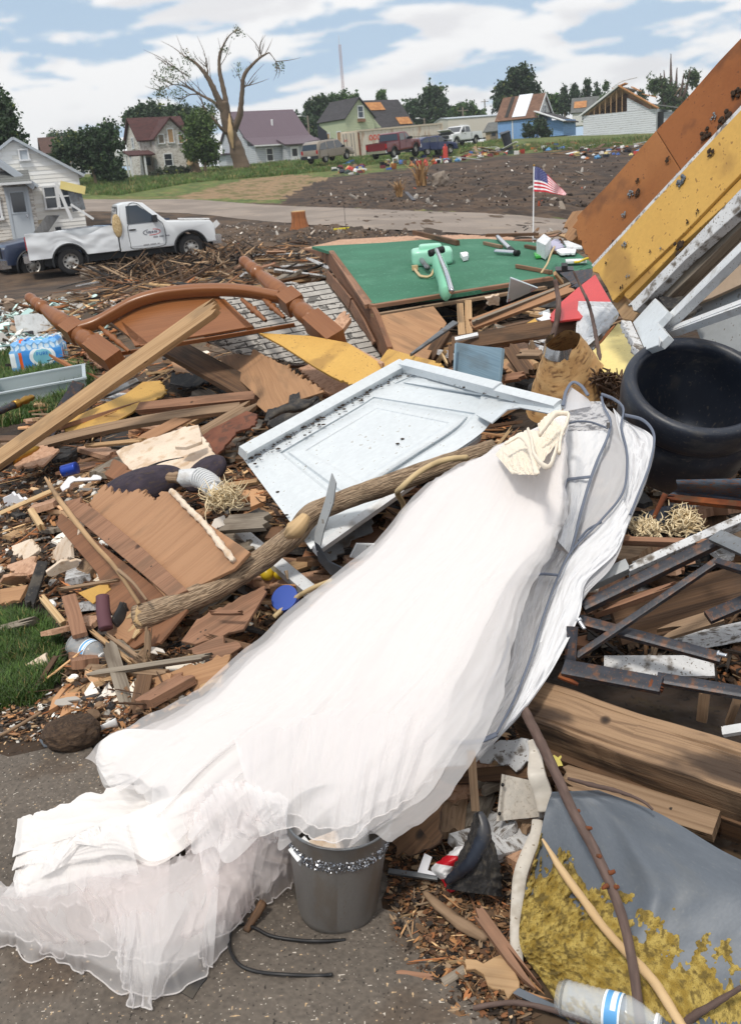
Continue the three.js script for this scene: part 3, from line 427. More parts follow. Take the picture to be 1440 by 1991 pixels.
function gable(t,{x=0,z=0,y=0,w,d,h,rise,axis='z',wall,roof,over=0.3,th=0.14,noLeft,noRight,open}){
const W=axis==='z'?w:d,D=axis==='z'?d:w,pts=open?[[0,0],[W,0],[W,h],[0,h]]:[[0,0],[W,0],[W,h],[W/2,h+rise],[0,h]],g=poly(pts,D);
if(axis==='z')g.translate(x,y,z-D);else{g.rotateY(Math.PI/2);g.translate(x,y,z);}
const b=mesh('wall',g,wall,t),run=Math.hypot(W/2,rise),a=Math.atan2(rise,W/2),L=run+over,roofs=[];
for(const s of[-1,1]){if((s<0&&noLeft)||(s>0&&noRight))continue;const q=box(D+2*over,th,L,0,0,0);q.rotateX(s*a*1);const cy=y+h+rise-Math.sin(a)*L/2+th/2/Math.cos(a)+0.012,off=Math.cos(a)*L/2;
if(axis==='x')q.translate(x+D/2,cy,z-W/2+s*off);else{q.rotateY(-Math.PI/2);q.translate(x+W/2-s*off,cy,z-D/2);}roofs.push(mesh('roof',q,roof,t));}
return[b,...roofs];
}
function win(t,x,y,z,w,h,{side=0,frame:fm=M.trimw,glass=M.glass,bars=1,board:bd,f=0.1,name='window'}={}){
const R=(g)=>g.rotateY(side).translate(x,y,z),list=[box(w+2*f,f,0.09,0,h/2+f/2,0.045),box(w+2*f+0.06,f,0.13,0,-h/2-f/2,0.065),box(f,h,0.08,-w/2-f/2,0,0.04),box(f,h,0.08,w/2+f/2,0,0.04)];
if(bars&&!bd)list.push(box(w,0.05,0.05,0,0.02,0.03));
const o=mesh(name,R(merge(list)),fm,t);mesh(bd?'board':'pane',R(box(w,h,bd?0.05:0.02,0,0,0.018)),bd??glass,o);return o;
}
function doorOn(t,x,y,z,w,h,m,{side=0,f=0.1}={}){
const R=(g)=>g.rotateY(side).translate(x,y,z),o=mesh('door',R(merge([box(w,h,0.05,0,h/2,0.03),box(f,h+f,0.09,-w/2-f/2,(h+f)/2,0.045),box(f,h+f,0.09,w/2+f/2,(h+f)/2,0.045),box(w,f,0.09,0,h+f/2,0.045),box(w,0.04,0.03,0,h*0.52,0.06)])),m,t);
mesh('pane',R(box(w*0.72,h*0.4,0.02,0,h*0.74,0.052)),M.glass,o);mesh('handle',R(box(0.05,0.12,0.06,w*0.36,h*0.46,0.08)),M.chrome,o);return o;
}
function house(name,label,px,py,Z,turn,group){const p=P(px,py,Z),t=thing(name,label,'house',p,group);t.rotation.y=turn;return t;}
{
const t=house('white_house','small white clapboard house with awning and open porch at the left',171,452,40,0.34),w=4.5,h=2.25,rise=1.42,x0=-w;
mesh('foundation',box(w-0.1,0.9,5,x0+w/2,-0.45,-2.55),HM.found,t);gable(t,{x:x0,z:-0.03,w,d:5,h,rise,wall:HM.white,roof:M.trimg,over:0.25,th:0.1});
const r=rng(41),boards=[0,1,2].map((k)=>plain(`siding_paint_${k}`,236-k*6,236-k*7,234-k*9,0.7));const wornB=plain('bare_siding',196,184,164,0.8);
for(let y=0.02;y<h+rise-0.15;y+=0.155){const ww=y<h?w:w*(1-(y-h)/rise),cx=x0+w/2;for(let k=0,a=-ww/2;k<2;k++){const b=k?ww/2:-ww/2+ww*(0.35+r()*0.3),len=b-a-0.006;if(len>0.05){const g=plankGeo(len,0.16,0.02,{nx:1,nv:1,seed:9+k+((y*100)|0)}).rotateX(Math.PI/2-0.11).translate(cx+(a+b)/2,y+0.08,-0.008);mesh('siding_board',g,y<1.3&&r()<0.55&&k===0?wornB:boards[(r()*3)|0],t);}a=b;}}
for(const x of[-1.22,-0.68])win(t,x,1.45,0.03,0.4,0.78,{f:0.07});win(t,-1.95,h+0.86,0.03,0.28,0.34,{bars:0,f:0.06,glass:M.trimg});
gable(t,{x:-5.0,z:0.9,w:3.1,d:0.95,h:2.0,rise:1.3,wall:HM.worn,roof:M.trimg,over:0.3,th:0.1});mesh('rake_board',box(2.35,0.2,0.06).rotateZ(-0.7).translate(-2.72,2.62,1.22),M.trimg,t);
mesh('foundation',box(3,0.9,0.9,-3.5,-0.45,0.45),HM.found,t);doorOn(t,-2.5,0.02,0.9,0.68,1.82,M.trimg);win(t,-3.45,1.25,0.9,0.42,0.8,{f:0.09});
const aw=mesh('awning',box(1.25,0.05,0.75).rotateX(0.6).translate(-2.55,2.3,1.2),HM.greyroof,t);mesh('fascia',box(1.3,0.09,0.04,-2.55,2.06,1.52),M.trimw,aw);
const dk=mesh('porch_deck',box(3.6,0.14,1.0,-2.6,-0.08,1.45),M.greywood,t);for(const x of[-4.2,-2.6,-1.0])mesh('post',box(0.12,0.8,0.12,x,-0.55,1.8),M.greywood,dk);mesh('vent_pipe',limbGeo([V(-3.6,3.0,0.3),V(-3.75,4.3,0.2)],0.06,{radial:8}),M.trimw,t);
const jt=thing('broken_door_frame','broken white frame and yellow panel leaning on the white house wall','frame',P(126,430,38.6));jt.rotation.y=0.1;
mesh('jamb',box(0.12,1.5,0.08).rotateZ(0.25).translate(0.1,0.75,0),M.trimw,jt);mesh('panel',box(0.95,0.3,0.06).rotateZ(-0.3).translate(0.55,1.22,0.15),M.lemon,jt);mesh('glazed_sash',box(0.5,0.8,0.05).rotateZ(0.1).translate(0.6,0.75,0.05),M.steel,jt);mesh('strut',box(0.08,1.0,0.08).rotateZ(0.9).translate(0.75,0.3,0.1),M.trimw,jt);
}
{
const t=house('brown_roofed_house','distant tan house with brown roof behind the small tree',92,334,125,0.35);gable(t,{w:5.6,d:5,h:2.2,rise:1.9,axis:'x',wall:HM.tan,roof:HM.brownroof});gable(t,{x:3.2,z:1.0,w:2.6,d:2,h:1.6,rise:1.2,wall:HM.tan,roof:HM.brownroof});win(t,1.9,1.3,0.02,0.5,0.8);
const s=house('white_shed','small white shed roof right of the round dark tree',236,322,118,0.4);gable(s,{w:3.2,d:4,h:1.6,rise:1.5,axis:'x',wall:HM.white,roof:M.trimw});win(s,1.6,0.9,0.02,0.6,0.6);
const s2=house('white_garage','low white outbuilding between brown roofed house and tree',146,352,112,0.3);gable(s2,{w:2.2,d:4,h:1.9,rise:1.0,wall:HM.white,roof:HM.greyroof});win(s2,1.1,1.0,0.02,0.5,0.6);
}
{
const t=house('weathered_house','peeling white house with maroon roof and boarded gable windows',282,351,97,0.5);
gable(t,{w:5.0,d:4.4,h:3.75,rise:2.05,axis:'x',wall:HM.worn,roof:HM.maroon});gable(t,{x:1.15,z:1.1,w:3.55,d:3.4,h:3.75,rise:1.75,wall:HM.worn,roof:HM.maroon});
win(t,2.85,3.95,1.1,0.5,1.2,{board:M.lumber});win(t,3.9,3.6,1.1,0.5,0.75,{board:M.lumber});win(t,1.85,3.7,1.1,0.5,0.75,{board:M.greywood});win(t,2.3,1.75,1.1,0.75,1.05);win(t,-0.02,3.6,-2,0.5,0.9,{side:-Math.PI/2});
const p=mesh('porch_roof',box(2.6,0.14,2.0).rotateX(0.25).rotateY(0).translate(-0.45,2.55,0.7),HM.maroon,t);for(const[x,z]of[[-1.6,1.5],[-0.2,1.5],[-1.6,0.2]])mesh('post',box(0.16,2.3,0.16,x,1.2,z),M.trimw,p);
mesh('porch_floor',box(2.6,0.5,2.0,-0.45,0.1,0.7),M.greywood,t);doorOn(t,0.55,0.35,0.03,0.8,1.9,M.greywood);
}
{
const t=house('purple_roofed_house','pale grey house with purple metal roof behind the bare tree',486,331,110,0.5);
gable(t,{w:7.6,d:7.4,h:3.3,rise:3.0,axis:'x',wall:HM.grey,roof:HM.purple,over:0.25});
const wing=mesh('wing',box(7.4,2.5,2.0,3.75,1.25,1.0),HM.grey,t),sl=mesh('roof',box(8.2,0.14,3.2).rotateX(0.36).translate(3.85,3.0,0.95),HM.purple,t);mesh('gutter',box(8.2,0.14,0.12,3.85,2.42,2.5),M.trimw,sl);
mesh('wing',box(4.4,2.4,1.4,5.4,1.2,2.5),HM.grey,t);mesh('roof',box(5.0,0.14,2.2).rotateX(0.3).translate(5.4,2.62,2.6),HM.purple,t);
win(t,1.7,1.45,2.0,0.7,1.25);doorOn(t,4.2,0.05,3.2,0.85,1.95,M.trimw);win(t,6.2,1.6,3.2,1.2,0.7);win(t,-0.02,1.3,-2.2,1.2,1.0,{side:-Math.PI/2});win(t,-0.02,4.2,-3.6,0.45,1.0,{side:-Math.PI/2});
mesh('vent_pipe',limbGeo([V(4.0,4.6,-1.5),V(4.0,5.3,-1.5)],0.12),M.trimw,t);const ch=mesh('side_porch',box(0.9,1.9,2.4,-0.45,0.95,-5.6),HM.grey,t);mesh('porch_roof',box(1.4,0.12,3).translate(-0.55,2.02,-5.6),HM.purple,ch);
}
{
const t=house('green_house','pale green house with dark shingles and bare plywood roof patch',676,300,128,0.6);
gable(t,{w:4.6,d:6.2,h:4.4,rise:2.35,wall:HM.green,roof:HM.dark});gable(t,{x:4.2,z:-0.8,w:7.6,d:7,h:3.1,rise:3.6,axis:'x',wall:HM.green,roof:HM.dark});
win(t,2.5,5.1,0.02,0.75,1.3,{f:0.14});mesh('flower_box',box(1.1,0.35,0.3,2.5,4.05,0.16),M.redwood,t);win(t,-0.03,1.9,-1.6,0.8,1.9,{side:-Math.PI/2,board:M.ply});win(t,-0.03,1.9,-4.2,0.8,1.9,{side:-Math.PI/2,board:M.lumber});
const a=Math.atan2(3.6,3.5);mesh('bare_roof_patch',box(4.2,0.06,1.5).rotateX(a).translate(6.6,6.0,-3.3),HM.osb,t);mesh('bare_roof_patch',box(2.2,0.06,1.3).rotateX(a).translate(10.6,3.92,-1.25),HM.osb,t);mesh('lean_to',poly([[0,0],[1.6,0],[0,1.6]],2).translate(4.6,3.1,-2.6),HM.green,t);
}
function print(w,h,draw,k=100){const c=document.createElement('canvas');c.width=Math.round(w*k);c.height=Math.round(h*k);const x=c.getContext('2d');draw(x,c.width,c.height);const t=new THREE.CanvasTexture(c);t.colorSpace=THREE.SRGBColorSpace;return t;}
const decal=(name,g,w,h,draw,parent,k,o={})=>mesh(name,g,std(name,{map:print(w,h,draw,k),transparent:true,roughness:0.6,...o}),parent);
{
const a=P(698,311,100),b=P(874,276,107.5);a.y=H(a.x,a.z)+0.02;const dir=sub(b,a);dir.y=0;const t=thing('shipping_container','long beige shipping container with red lettering behind the maroon pickup','container',a);t.rotation.y=Math.atan2(-dir.z,dir.x);
const slope=Math.atan2(H(b.x,b.z)-H(a.x,a.z),9);t.rotation.order='YXZ';t.rotation.z=slope*0.6;
mesh('side_panel',box(12.19,2.35,2.4,6.1,1.35,-1.22),HM.cont,t);const fr=[];for(const x of[0.03,12.16])for(const z of[0,-2.44])fr.push(box(0.16,2.6,0.16,x,1.3,z));for(const y of[0.08,2.55])for(const z of[0,-2.44])fr.push(box(12.19,0.16,0.14,6.1,y,z));mesh('frame',merge(fr),plain('container_frame',206,192,172,0.6),t);
for(const z of[-0.62,-1.82]){const d=mesh('door',box(0.08,2.36,1.14,-0.03,1.32,z),plain('container_door',208,196,180,0.6),t);mesh('lock_bar',merge([limbGeo([V(-0.1,0.2,z-0.2),V(-0.1,2.4,z-0.2)],0.03,{radial:6}),limbGeo([V(-0.1,0.2,z+0.25),V(-0.1,2.4,z+0.25)],0.03,{radial:6})]),M.steel,d);}
mesh('rust_streak',box(0.2,2.3,0.05,0.16,1.25,0.085),M.rust,t);
decal('lettering',new THREE.PlaneGeometry(1.9,0.75).translate(2.55,1.78,0.012),1.9,0.75,(x,w,h)=>{x.fillStyle='rgb(222,52,34)';x.font=`bold ${h * 0.98}px sans-serif`;x.textAlign='center';x.textBaseline='middle';x.fillText('OOCL',w/2,h/2,w);x.fillStyle='rgb(235,226,214)';x.fillRect(w*0.395,h*0.44,w*0.09,h*0.12);},t);
decal('lettering',new THREE.PlaneGeometry(0.75,0.34).rotateY(-Math.PI/2).translate(-0.085,1.75,-1.75),0.75,0.34,(x,w,h)=>{x.fillStyle='rgb(214,60,44)';x.font=`bold ${h * 0.95}px sans-serif`;x.textAlign='center';x.textBaseline='middle';x.fillText('OOCL',w/2,h/2,w);},t);
const wb=house('long_white_building','long low white building beyond the container',872,272,140,0.15);gable(wb,{w:9.5,d:8,h:2.75,rise:0.35,axis:'x',wall:plain('white_wall',206,200,190),roof:M.trimg,over:0.1,th:0.08});for(const x of[2.2,6.4])win(wb,x,1.5,0.02,0.9,0.6);
const gs=house('grey_shed','small grey roofed shed left of the blue house',944,276,135,-0.5);gable(gs,{w:3.4,d:4,h:1.3,rise:1.1,axis:'x',wall:HM.tan,roof:HM.greyroof});doorOn(gs,1.2,0,0.02,0.8,1.2,M.greywood);
}
{
const t=house('blue_house','light blue house with half stripped brown roof and white tarp',968,275,128,-0.6);
gable(t,{w:5.4,d:5.0,h:2.5,rise:2.7,axis:'x',wall:HM.blue,roof:HM.oldroof,over:0.3});mesh('gable_siding',poly([[0,0],[5.0,0],[2.5,2.68]],0.06).rotateY(Math.PI/2).translate(5.39,2.5,0.0),HM.white,t);
const a=Math.atan2(2.7,2.5);mesh('tarp',box(1.9,0.05,3.7).rotateX(a).translate(3.0,4.1,-1.22),HM.tarp,t);mesh('tarp',box(0.5,0.06,3.4).rotateX(a).translate(1.2,4.06,-1.22),M.tar,t);mesh('rake_board',merge([box(0.1,0.22,3.9).rotateX(a).translate(5.72,3.85,-1.2),box(0.1,0.22,3.9).rotateX(-a).translate(5.72,3.85,-3.8)]),M.trimw,t);
win(t,5.46,3.4,-2.5,0.7,0.9,{side:Math.PI/2});mesh('corner_board',box(0.14,2.4,0.06,2.1,1.25,0.03),M.trimw,t);mesh('leaning_board',box(0.9,1.1,0.06).rotateX(-0.2).translate(1.0,0.55,0.35),M.lumber,t);
mesh('lean_to',box(3.4,1.9,4.2,7.2,0.95,-2.4),HM.blue,t);const r=mesh('roof',box(4.2,0.12,4.8).rotateZ(-0.36).translate(7.3,2.3,-2.3),HM.dark,t);mesh('torn_roof_edge',box(4.3,0.1,0.9).rotateZ(-0.36).translate(7.3,2.42,0.1),M.trimw,r);doorOn(t,6.2,0,-0.28,0.8,1.8,M.trimw);
pxTree('shrub','dark green bush against the blue house wall',1040,272,122,44,[[-12,18,16,16],[8,24,18,16],[20,12,14,12]],900,[[60,84,44],[40,62,32]],531,null,{size:8,fork:0.1});
}
{
const t=house('roofless_house','white house with torn open gable showing bare rafters',1133,272,118,-0.5),w=8.6,d=9,h=2.7,rise=2.7;
gable(t,{w,d,h,rise,wall:HM.chalk,roof:HM.greyroof,over:0.1,open:true,noLeft:true});
const a=Math.atan2(rise,w/2),run=Math.hypot(rise,w/2);
for(let k=0;k<11;k++){const z=-0.1-k*0.6;for(const s of[-1,1]){if(s>0&&k>2)continue;mesh('rafter',box(run,0.2,0.07).rotateZ(s<0?a:-a).translate(w/2+s*w/4,h+rise/2-0.05,z),M.lumber,t);}}
for(let k=1;k<13;k++){const x=k*w/13,y=rise*(1-Math.abs(x-w/2)/(w/2))-0.1;if(y>0.2&&(k<8||k>11))mesh('gable_stud',box(0.09,y,0.09,x,h+y/2,-0.05),M.lumber,t);}
mesh('gable_remnant',poly([[0,0],[2.6,0],[0,1.5]],0.05).translate(5.2,h+0.01,-0.1),HM.chalk,t);mesh('roof_interior',box(0.1,0.1,d-0.3,w/2,h+rise-0.05,-d/2),M.darkwood,t);mesh('attic_wall',poly([[0.3,0],[w-0.3,0],[w/2,rise-0.2]],0.1).translate(0,h,-4.5),M.darkwood,t);
mesh('hanging_rake',box(run+0.4,0.16,0.5).rotateZ(a).translate(w/4-0.2,h+rise/2+0.12,0.1),M.trimw,t);mesh('torn_roof_edge',box(run+0.3,0.12,0.9).rotateZ(-a).translate(w*0.75+0.1,h+rise/2+0.12,0.05),HM.osb,t);mesh('torn_ridge',merge([box(1.6,0.12,1.4).rotateZ(0.3).translate(w/2-0.2,h+rise+0.2,-1.2),box(1.2,0.1,1.2).rotateZ(-0.5).translate(w/2+1.3,h+rise-0.2,-3),box(1.8,0.1,0.6).rotateZ(-0.3).translate(w/2+2.2,h+rise-0.9,-6)]),HM.osb,t);mesh('bent_flashing',limbGeo([V(3.4,h+rise,0.2),V(4.6,h+rise+0.6,0.1),V(6.2,h+rise+0.9,-0.6)],0.14,{flat:0.3}),M.trimw,t);
mesh('dark_doorway',box(1.3,2.3,0.05,w+0.02,1.2,-0.9).translate(0,0,0),M.black,t);mesh('wing',box(3.6,2.3,4,w+1.7,1.15,-4.6),HM.chalk,t);win(t,w+1.8,1.5,-2.58,1.5,0.8);mesh('roof',box(5.2,0.14,5.2).rotateZ(-0.22).translate(w+1.2,2.85,-4.4),HM.greyroof,t);
const g=house('far_grey_roofed_house','distant grey roofed house between blue and roofless houses',1112,245,160,-0.3);gable(g,{w:6.4,d:6,h:2,rise:2.2,axis:'x',wall:HM.white,roof:HM.greyroof});win(g,2,1.1,0.02,0.9,0.7);mesh('torn_sheathing',box(2,0.08,1.6).rotateX(0.7).translate(1.2,3.2,-1.2),HM.osb,g);
}
// ---------------------------------------------------------------- masts, poles
{
const Z=420,k=Z/FOC,f=P(668,196,Z),t=thing('radio_mast','thin lattice radio mast rising behind the green house','mast',f),h=116*k,q=[],n=26;
for(let i=0;i<3;i++){const a=i*2.09,d=V(Math.cos(a)*0.55,0,Math.sin(a)*0.55);q.push(limbGeo([d.clone(),V(d.x,h*0.86,d.z)],0.13,{radial:5}));for(let j=0;j<n;j++){const b=a+2.09,e=V(Math.cos(b)*0.55,0,Math.sin(b)*0.55);q.push(limbGeo([V(d.x,j*h*0.86/n,d.z),V(e.x,(j+1)*h*0.86/n,e.z)],0.07,{radial:4,cap:false}));}}
mesh('lattice',merge(q),plain('mast_paint',200,176,178),t);mesh('antenna',limbGeo([V(0,h*0.86,0),V(0,h,0)],0.12,{radial:5}),M.trimw,t);
for(const[px,py,Z2,hp,top,label]of[[604,296,132,66,1,'grey light pole between the purple roof and the green house'],[901,262,150,50,0,'plain utility pole behind the container'],[826,262,160,30,1,'small lamp post in front of the dark trees'],[943,240,200,44,0,'thin far pole above the white building']]){
const k2=Z2/FOC,o=thing('utility_pole',label,'pole',P(px,py,Z2));mesh('pole',limbGeo([V(0,-0.3,0),V(0,hp*k2,0)],[0.16,0.11],{radial:7}),M.greywood,o);
if(top){mesh('lamp_arm',limbGeo([V(0,hp*k2-0.2,0),V(-0.9,hp*k2+0.1,0)],0.06,{radial:6}),M.steel,o);mesh('lamp_head',box(0.6,0.16,0.3,-1.1,hp*k2+0.08,0),M.trimw,o);}else mesh('crossarm',box(1.6,0.12,0.12,0,hp*k2-0.5,0),M.greywood,o);
}
}
// ---------------------------------------------------------------- vehicles
const paint=(name,r,g,b,metal=0)=>std(name,{color:C(r,g,b),roughness:0.42,metalness:metal,physical:true,clearcoat:0.7,clearcoatRoughness:0.12});
M.tyre=plain('tyre_rubber',34,34,36,0.85);M.trimbl=plain('black_trim',36,38,42,0.6);M.lampred=plain('tail_lamp',170,26,34,0.25);M.lampclear=plain('headlamp',206,208,210,0.15,0.3);M.mudw=plain('dusty_alloy',176,174,170,0.4,0.4);
const TYRE=new THREE.LatheGeometry([[0.225,-0.11],[0.33,-0.125],[0.375,-0.105],[0.395,-0.06],[0.4,0],[0.395,0.06],[0.375,0.105],[0.33,0.125],[0.225,0.11]].map(([x,y])=>new THREE.Vector2(x,y)),28).rotateX(Math.PI/2);
const RIM=(()=>{const l=[new THREE.LatheGeometry([[0.0,0.075],[0.07,0.075],[0.085,0.05],[0.12,0.055],[0.19,0.04],[0.215,0.095],[0.232,0.1],[0.232,-0.1]].map(([x,y])=>new THREE.Vector2(x,y)),28).rotateX(Math.PI/2)];return merge(l);})();
const HOLES=(()=>{const l=[];for(let i=0;i<8;i++){const a=i*Math.PI/4;l.push(new THREE.CylinderGeometry(0.026,0.026,0.012,10).rotateX(Math.PI/2).scale(1,1.5,1).translate(0,0.162,0.052).rotateZ(a));}return merge(l);})();
function wheel(t,x,z,r,side){const s=r/0.4,R=(g)=>{const q=g.clone().scale(s,s,1);if(side<0)q.rotateY(Math.PI);return q.translate(x,r,z);};const w=mesh('wheel',R(TYRE),M.tyre,t);mesh('rim',R(RIM),M.mudw,w);mesh('rim_holes',R(HOLES),M.black,w);}
function bodyShape(top,x0,x1,yb,wheels,ra){
const s=new THREE.Shape();s.moveTo(x0,yb);for(const wx of wheels)if(wx>x0&&wx<x1){const d=Math.sqrt(Math.max(0,ra*ra-(yb-0.4)**2));s.lineTo(wx-d,yb);const a0=Math.atan2(yb-0.4,-d),a1=Math.atan2(yb-0.4,d);for(let k=1;k<10;k++){const a=lerp(a0<0?a0+2*Math.PI:a0,a1,k/10);s.lineTo(wx+Math.cos(a)*ra,0.4+Math.sin(a)*ra);}s.lineTo(wx+d,yb);}
s.lineTo(x1,yb);for(const[x,y]of top)s.lineTo(x,y);s.closePath();return s;
}
const slab=(shape,w,tuck,yb,bev=0.05)=>{const g=new THREE.ExtrudeGeometry(shape,{depth:w-2*bev,bevelEnabled:true,bevelSize:bev,bevelThickness:bev,bevelOffset:-bev,bevelSegments:2,curveSegments:4}).translate(0,0,-w/2+bev),p=g.attributes.position;for(let i=0;i<p.count;i++)p.setZ(i,p.getZ(i)*(1-tuck*Math.max(0,p.getY(i)-yb)));return toCreasedNormals(g,0.6);};
function sidePane(pts,w,tuck,yb,side,out=0.006){const g=poly(pts,0.004),p=g.attributes.position;for(let i=0;i<p.count;i++){const y=p.getY(i);p.setZ(i,side*(w/2*(1-tuck*Math.max(0,y-yb))+out-p.getZ(i)));}g.computeVertexNormals();return g;}
function crossPane([ax,ay],[bx,by],w,tuck,yb,out=0.012){const n=V(by-ay,-(bx-ax),0).normalize();if(n.y<0&&Math.abs(n.y)>0.02)n.negate();const h=(y)=>w/2*(1-tuck*Math.max(0,y-yb))-0.09,q=[];for(const[x,y]of[[lerp(ax,bx,0.08),lerp(ay,by,0.08)],[lerp(ax,bx,0.92),lerp(ay,by,0.92)]])for(const s of[-1,1])q.push(V(x,y,s*h(y)).addScaledVector(n,out));return geo(q.flatMap((v)=>v.toArray()),[0,0,1,0,0,1,1,1],[0,1,2,1,3,2]);}
function put(t,rearPx,frontPx,Z1,Z2,wb){const a=P(...rearPx,Z1),b=P(...frontPx,Z2);t.position.copy(add(a,b).multiplyScalar(0.5));const d=sub(b,a);t.rotation.order='YZX';t.rotation.y=Math.atan2(-d.z,d.x);t.rotation.z=Math.atan2(d.y,Math.hypot(d.x,d.z));return t;}
function pickup(name,label,m,{crew=true,wb=3.6,roofY=1.9,damage=false,cabBack=crew?-0.95:-0.3}={}){
const t=thing(name,label,'pickup truck'),low=roofY<1.7,w=2.0,xr=-wb/2-1.15,xf=wb/2+0.8,wx=[-wb/2,wb/2],ra=0.5,belt=1.2,tuck=0.16;
const cab=[[xf,0.62],[xf,1.0],[xf-0.12,1.14],[xf-1.35,1.24],[xf-1.42,1.25],[xf-2.05,roofY-0.06],[xf-2.35,roofY],[cabBack+0.3,roofY],[cabBack+0.12,roofY-0.06],[cabBack,belt]];
mesh('body',slab(bodyShape(cab,cabBack,xf,0.5,wx,ra),w,tuck,belt),m,t);
for(const s of[-1,1]){
const a=[xf-2.0,1.27],pil=crew?[[cabBack+0.18,1.27],[cabBack+0.28,1.77],[cabBack+1.0,1.8],[cabBack+1.0,1.27]]:null;
const dx=crew?cabBack+1.12:cabBack+0.3,d=mesh('door',sidePane([[dx-0.06,0.62],[dx-0.06,1.24],[xf-1.62,1.24],[xf-1.62,0.62]],w,tuck,belt,s,0.005),m,t);
if(!low)mesh('pane',sidePane([[dx,1.27],[dx+0.04,1.79],[xf-2.22,1.79],[xf-1.78,1.42],[xf-1.72,1.27]],w,tuck,belt,s,0.006),M.glass,d);mesh('handle',box(0.2,0.04,0.03,dx+0.12,1.1,s*(w/2+0.01)),M.trimbl,d);
if(pil){const d2=mesh('door',sidePane([[cabBack+0.12,0.62],[cabBack+0.12,1.24],[dx-0.1,1.24],[dx-0.1,0.62]],w,tuck,belt,s,0.005),m,t);if(!low)mesh('pane',sidePane(pil,w,tuck,belt,s),M.glass,d2);}
mesh('mirror',merge([box(0.12,0.2,0.24,xf-1.78,1.36,s*(w/2+0.12)),box(0.1,0.08,0.2,xf-1.76,1.3,s*(w/2))]),M.trimbl,t);
for(const x of wx)mesh('wheel_arch',(()=>{const g=[];for(let k=0;k<=16;k++){const q=-0.25+k/16*(Math.PI+0.5);g.push(V(x+Math.cos(q)*ra,0.4+Math.sin(q)*ra,s*(w/2-0.005)));}return limbGeo(g,0.035,{radial:6,seg:24});})(),M.trimbl,t);
for(const x of wx)wheel(t,x,s*(w/2-0.16),0.4,s);
mesh('headlight',box(0.16,0.16,0.34,xf-0.1,0.98,s*(w/2-0.2)),M.lampclear,t);mesh('tail_light',box(0.06,0.34,0.13,xr+0.0,1.0,s*(w/2-0.08)),M.lampred,t);
const nx=44,ny=14,pos=[],uv=[],idx=[];for(let i=0;i<=nx;i++){const f=i/nx,x=lerp(xr,cabBack-0.04,f),dxw=Math.abs(x-wx[0]),yb=dxw<ra?0.4+Math.sqrt(ra*ra-dxw*dxw):0.55,sag=damage&&s>0?0.2*Math.exp(-(((f-0.62)/0.16)**2))-0.03:0,top=1.25-sag+(damage?0.015*noise2(f*6,s):0);
for(let j=0;j<=ny;j++){const g=j/ny,y=lerp(Math.min(Math.max(yb,0.55),top-0.02),top,g),den=damage?0.035*fbm2(f*2.6+s,g*1.6+4,2)+0.05*Math.exp(-(((f-0.62)/0.2)**2)):0;pos.push(x,y,s*(w/2-den-0.02*Math.abs(g-0.5)));uv.push(x,y);}}
for(let i=0;i<nx;i++)for(let j=0;j<ny;j++){const q=i*(ny+1)+j,k=q+ny+1;s>0?idx.push(q,k,q+1,k,k+1,q+1):idx.push(q,q+1,k,k,q+1,k+1);}mesh('bed_side',geo(pos,uv,idx),m,t);
}
mesh('bed_lining',merge([box(cabBack-xr-0.1,0.06,w-0.14,(cabBack+xr)/2,0.72,0),box(0.04,0.5,w-0.14,cabBack-0.08,0.97,0),...[-1,1].map((s)=>box(cabBack-xr-0.1,damage?0.3:0.48,0.05,(cabBack+xr)/2,damage?0.86:0.97,s*(w/2-0.12)))]),M.trimbl,t);
mesh('tailgate',box(0.06,0.55,w-0.3,xr+0.03,0.97,0),m,t);mesh('rear_bumper',box(0.2,0.2,w-0.1,xr-0.06,0.58,0),M.chrome,t);mesh('front_bumper',new THREE.BoxGeometry(0.28,0.26,w-0.02,1,2,6).translate(xf+0.02,0.56,0),M.chrome,t);mesh('grille',box(0.08,0.32,w-0.8,xf-0.0,0.9,0),M.trimbl,t);
mesh('windshield',crossPane([xf-1.44,1.27],[xf-2.06,1.84],w,tuck,belt),M.glass,t);mesh('rear_window',crossPane([cabBack-0.0,belt+0.06],[cabBack+0.12,roofY-0.06],w,tuck,belt,0.02),M.glass,t);
mesh('chassis',box(xf-xr-0.5,0.2,w-0.5,0,0.42,0),M.trimbl,t);return t;
}
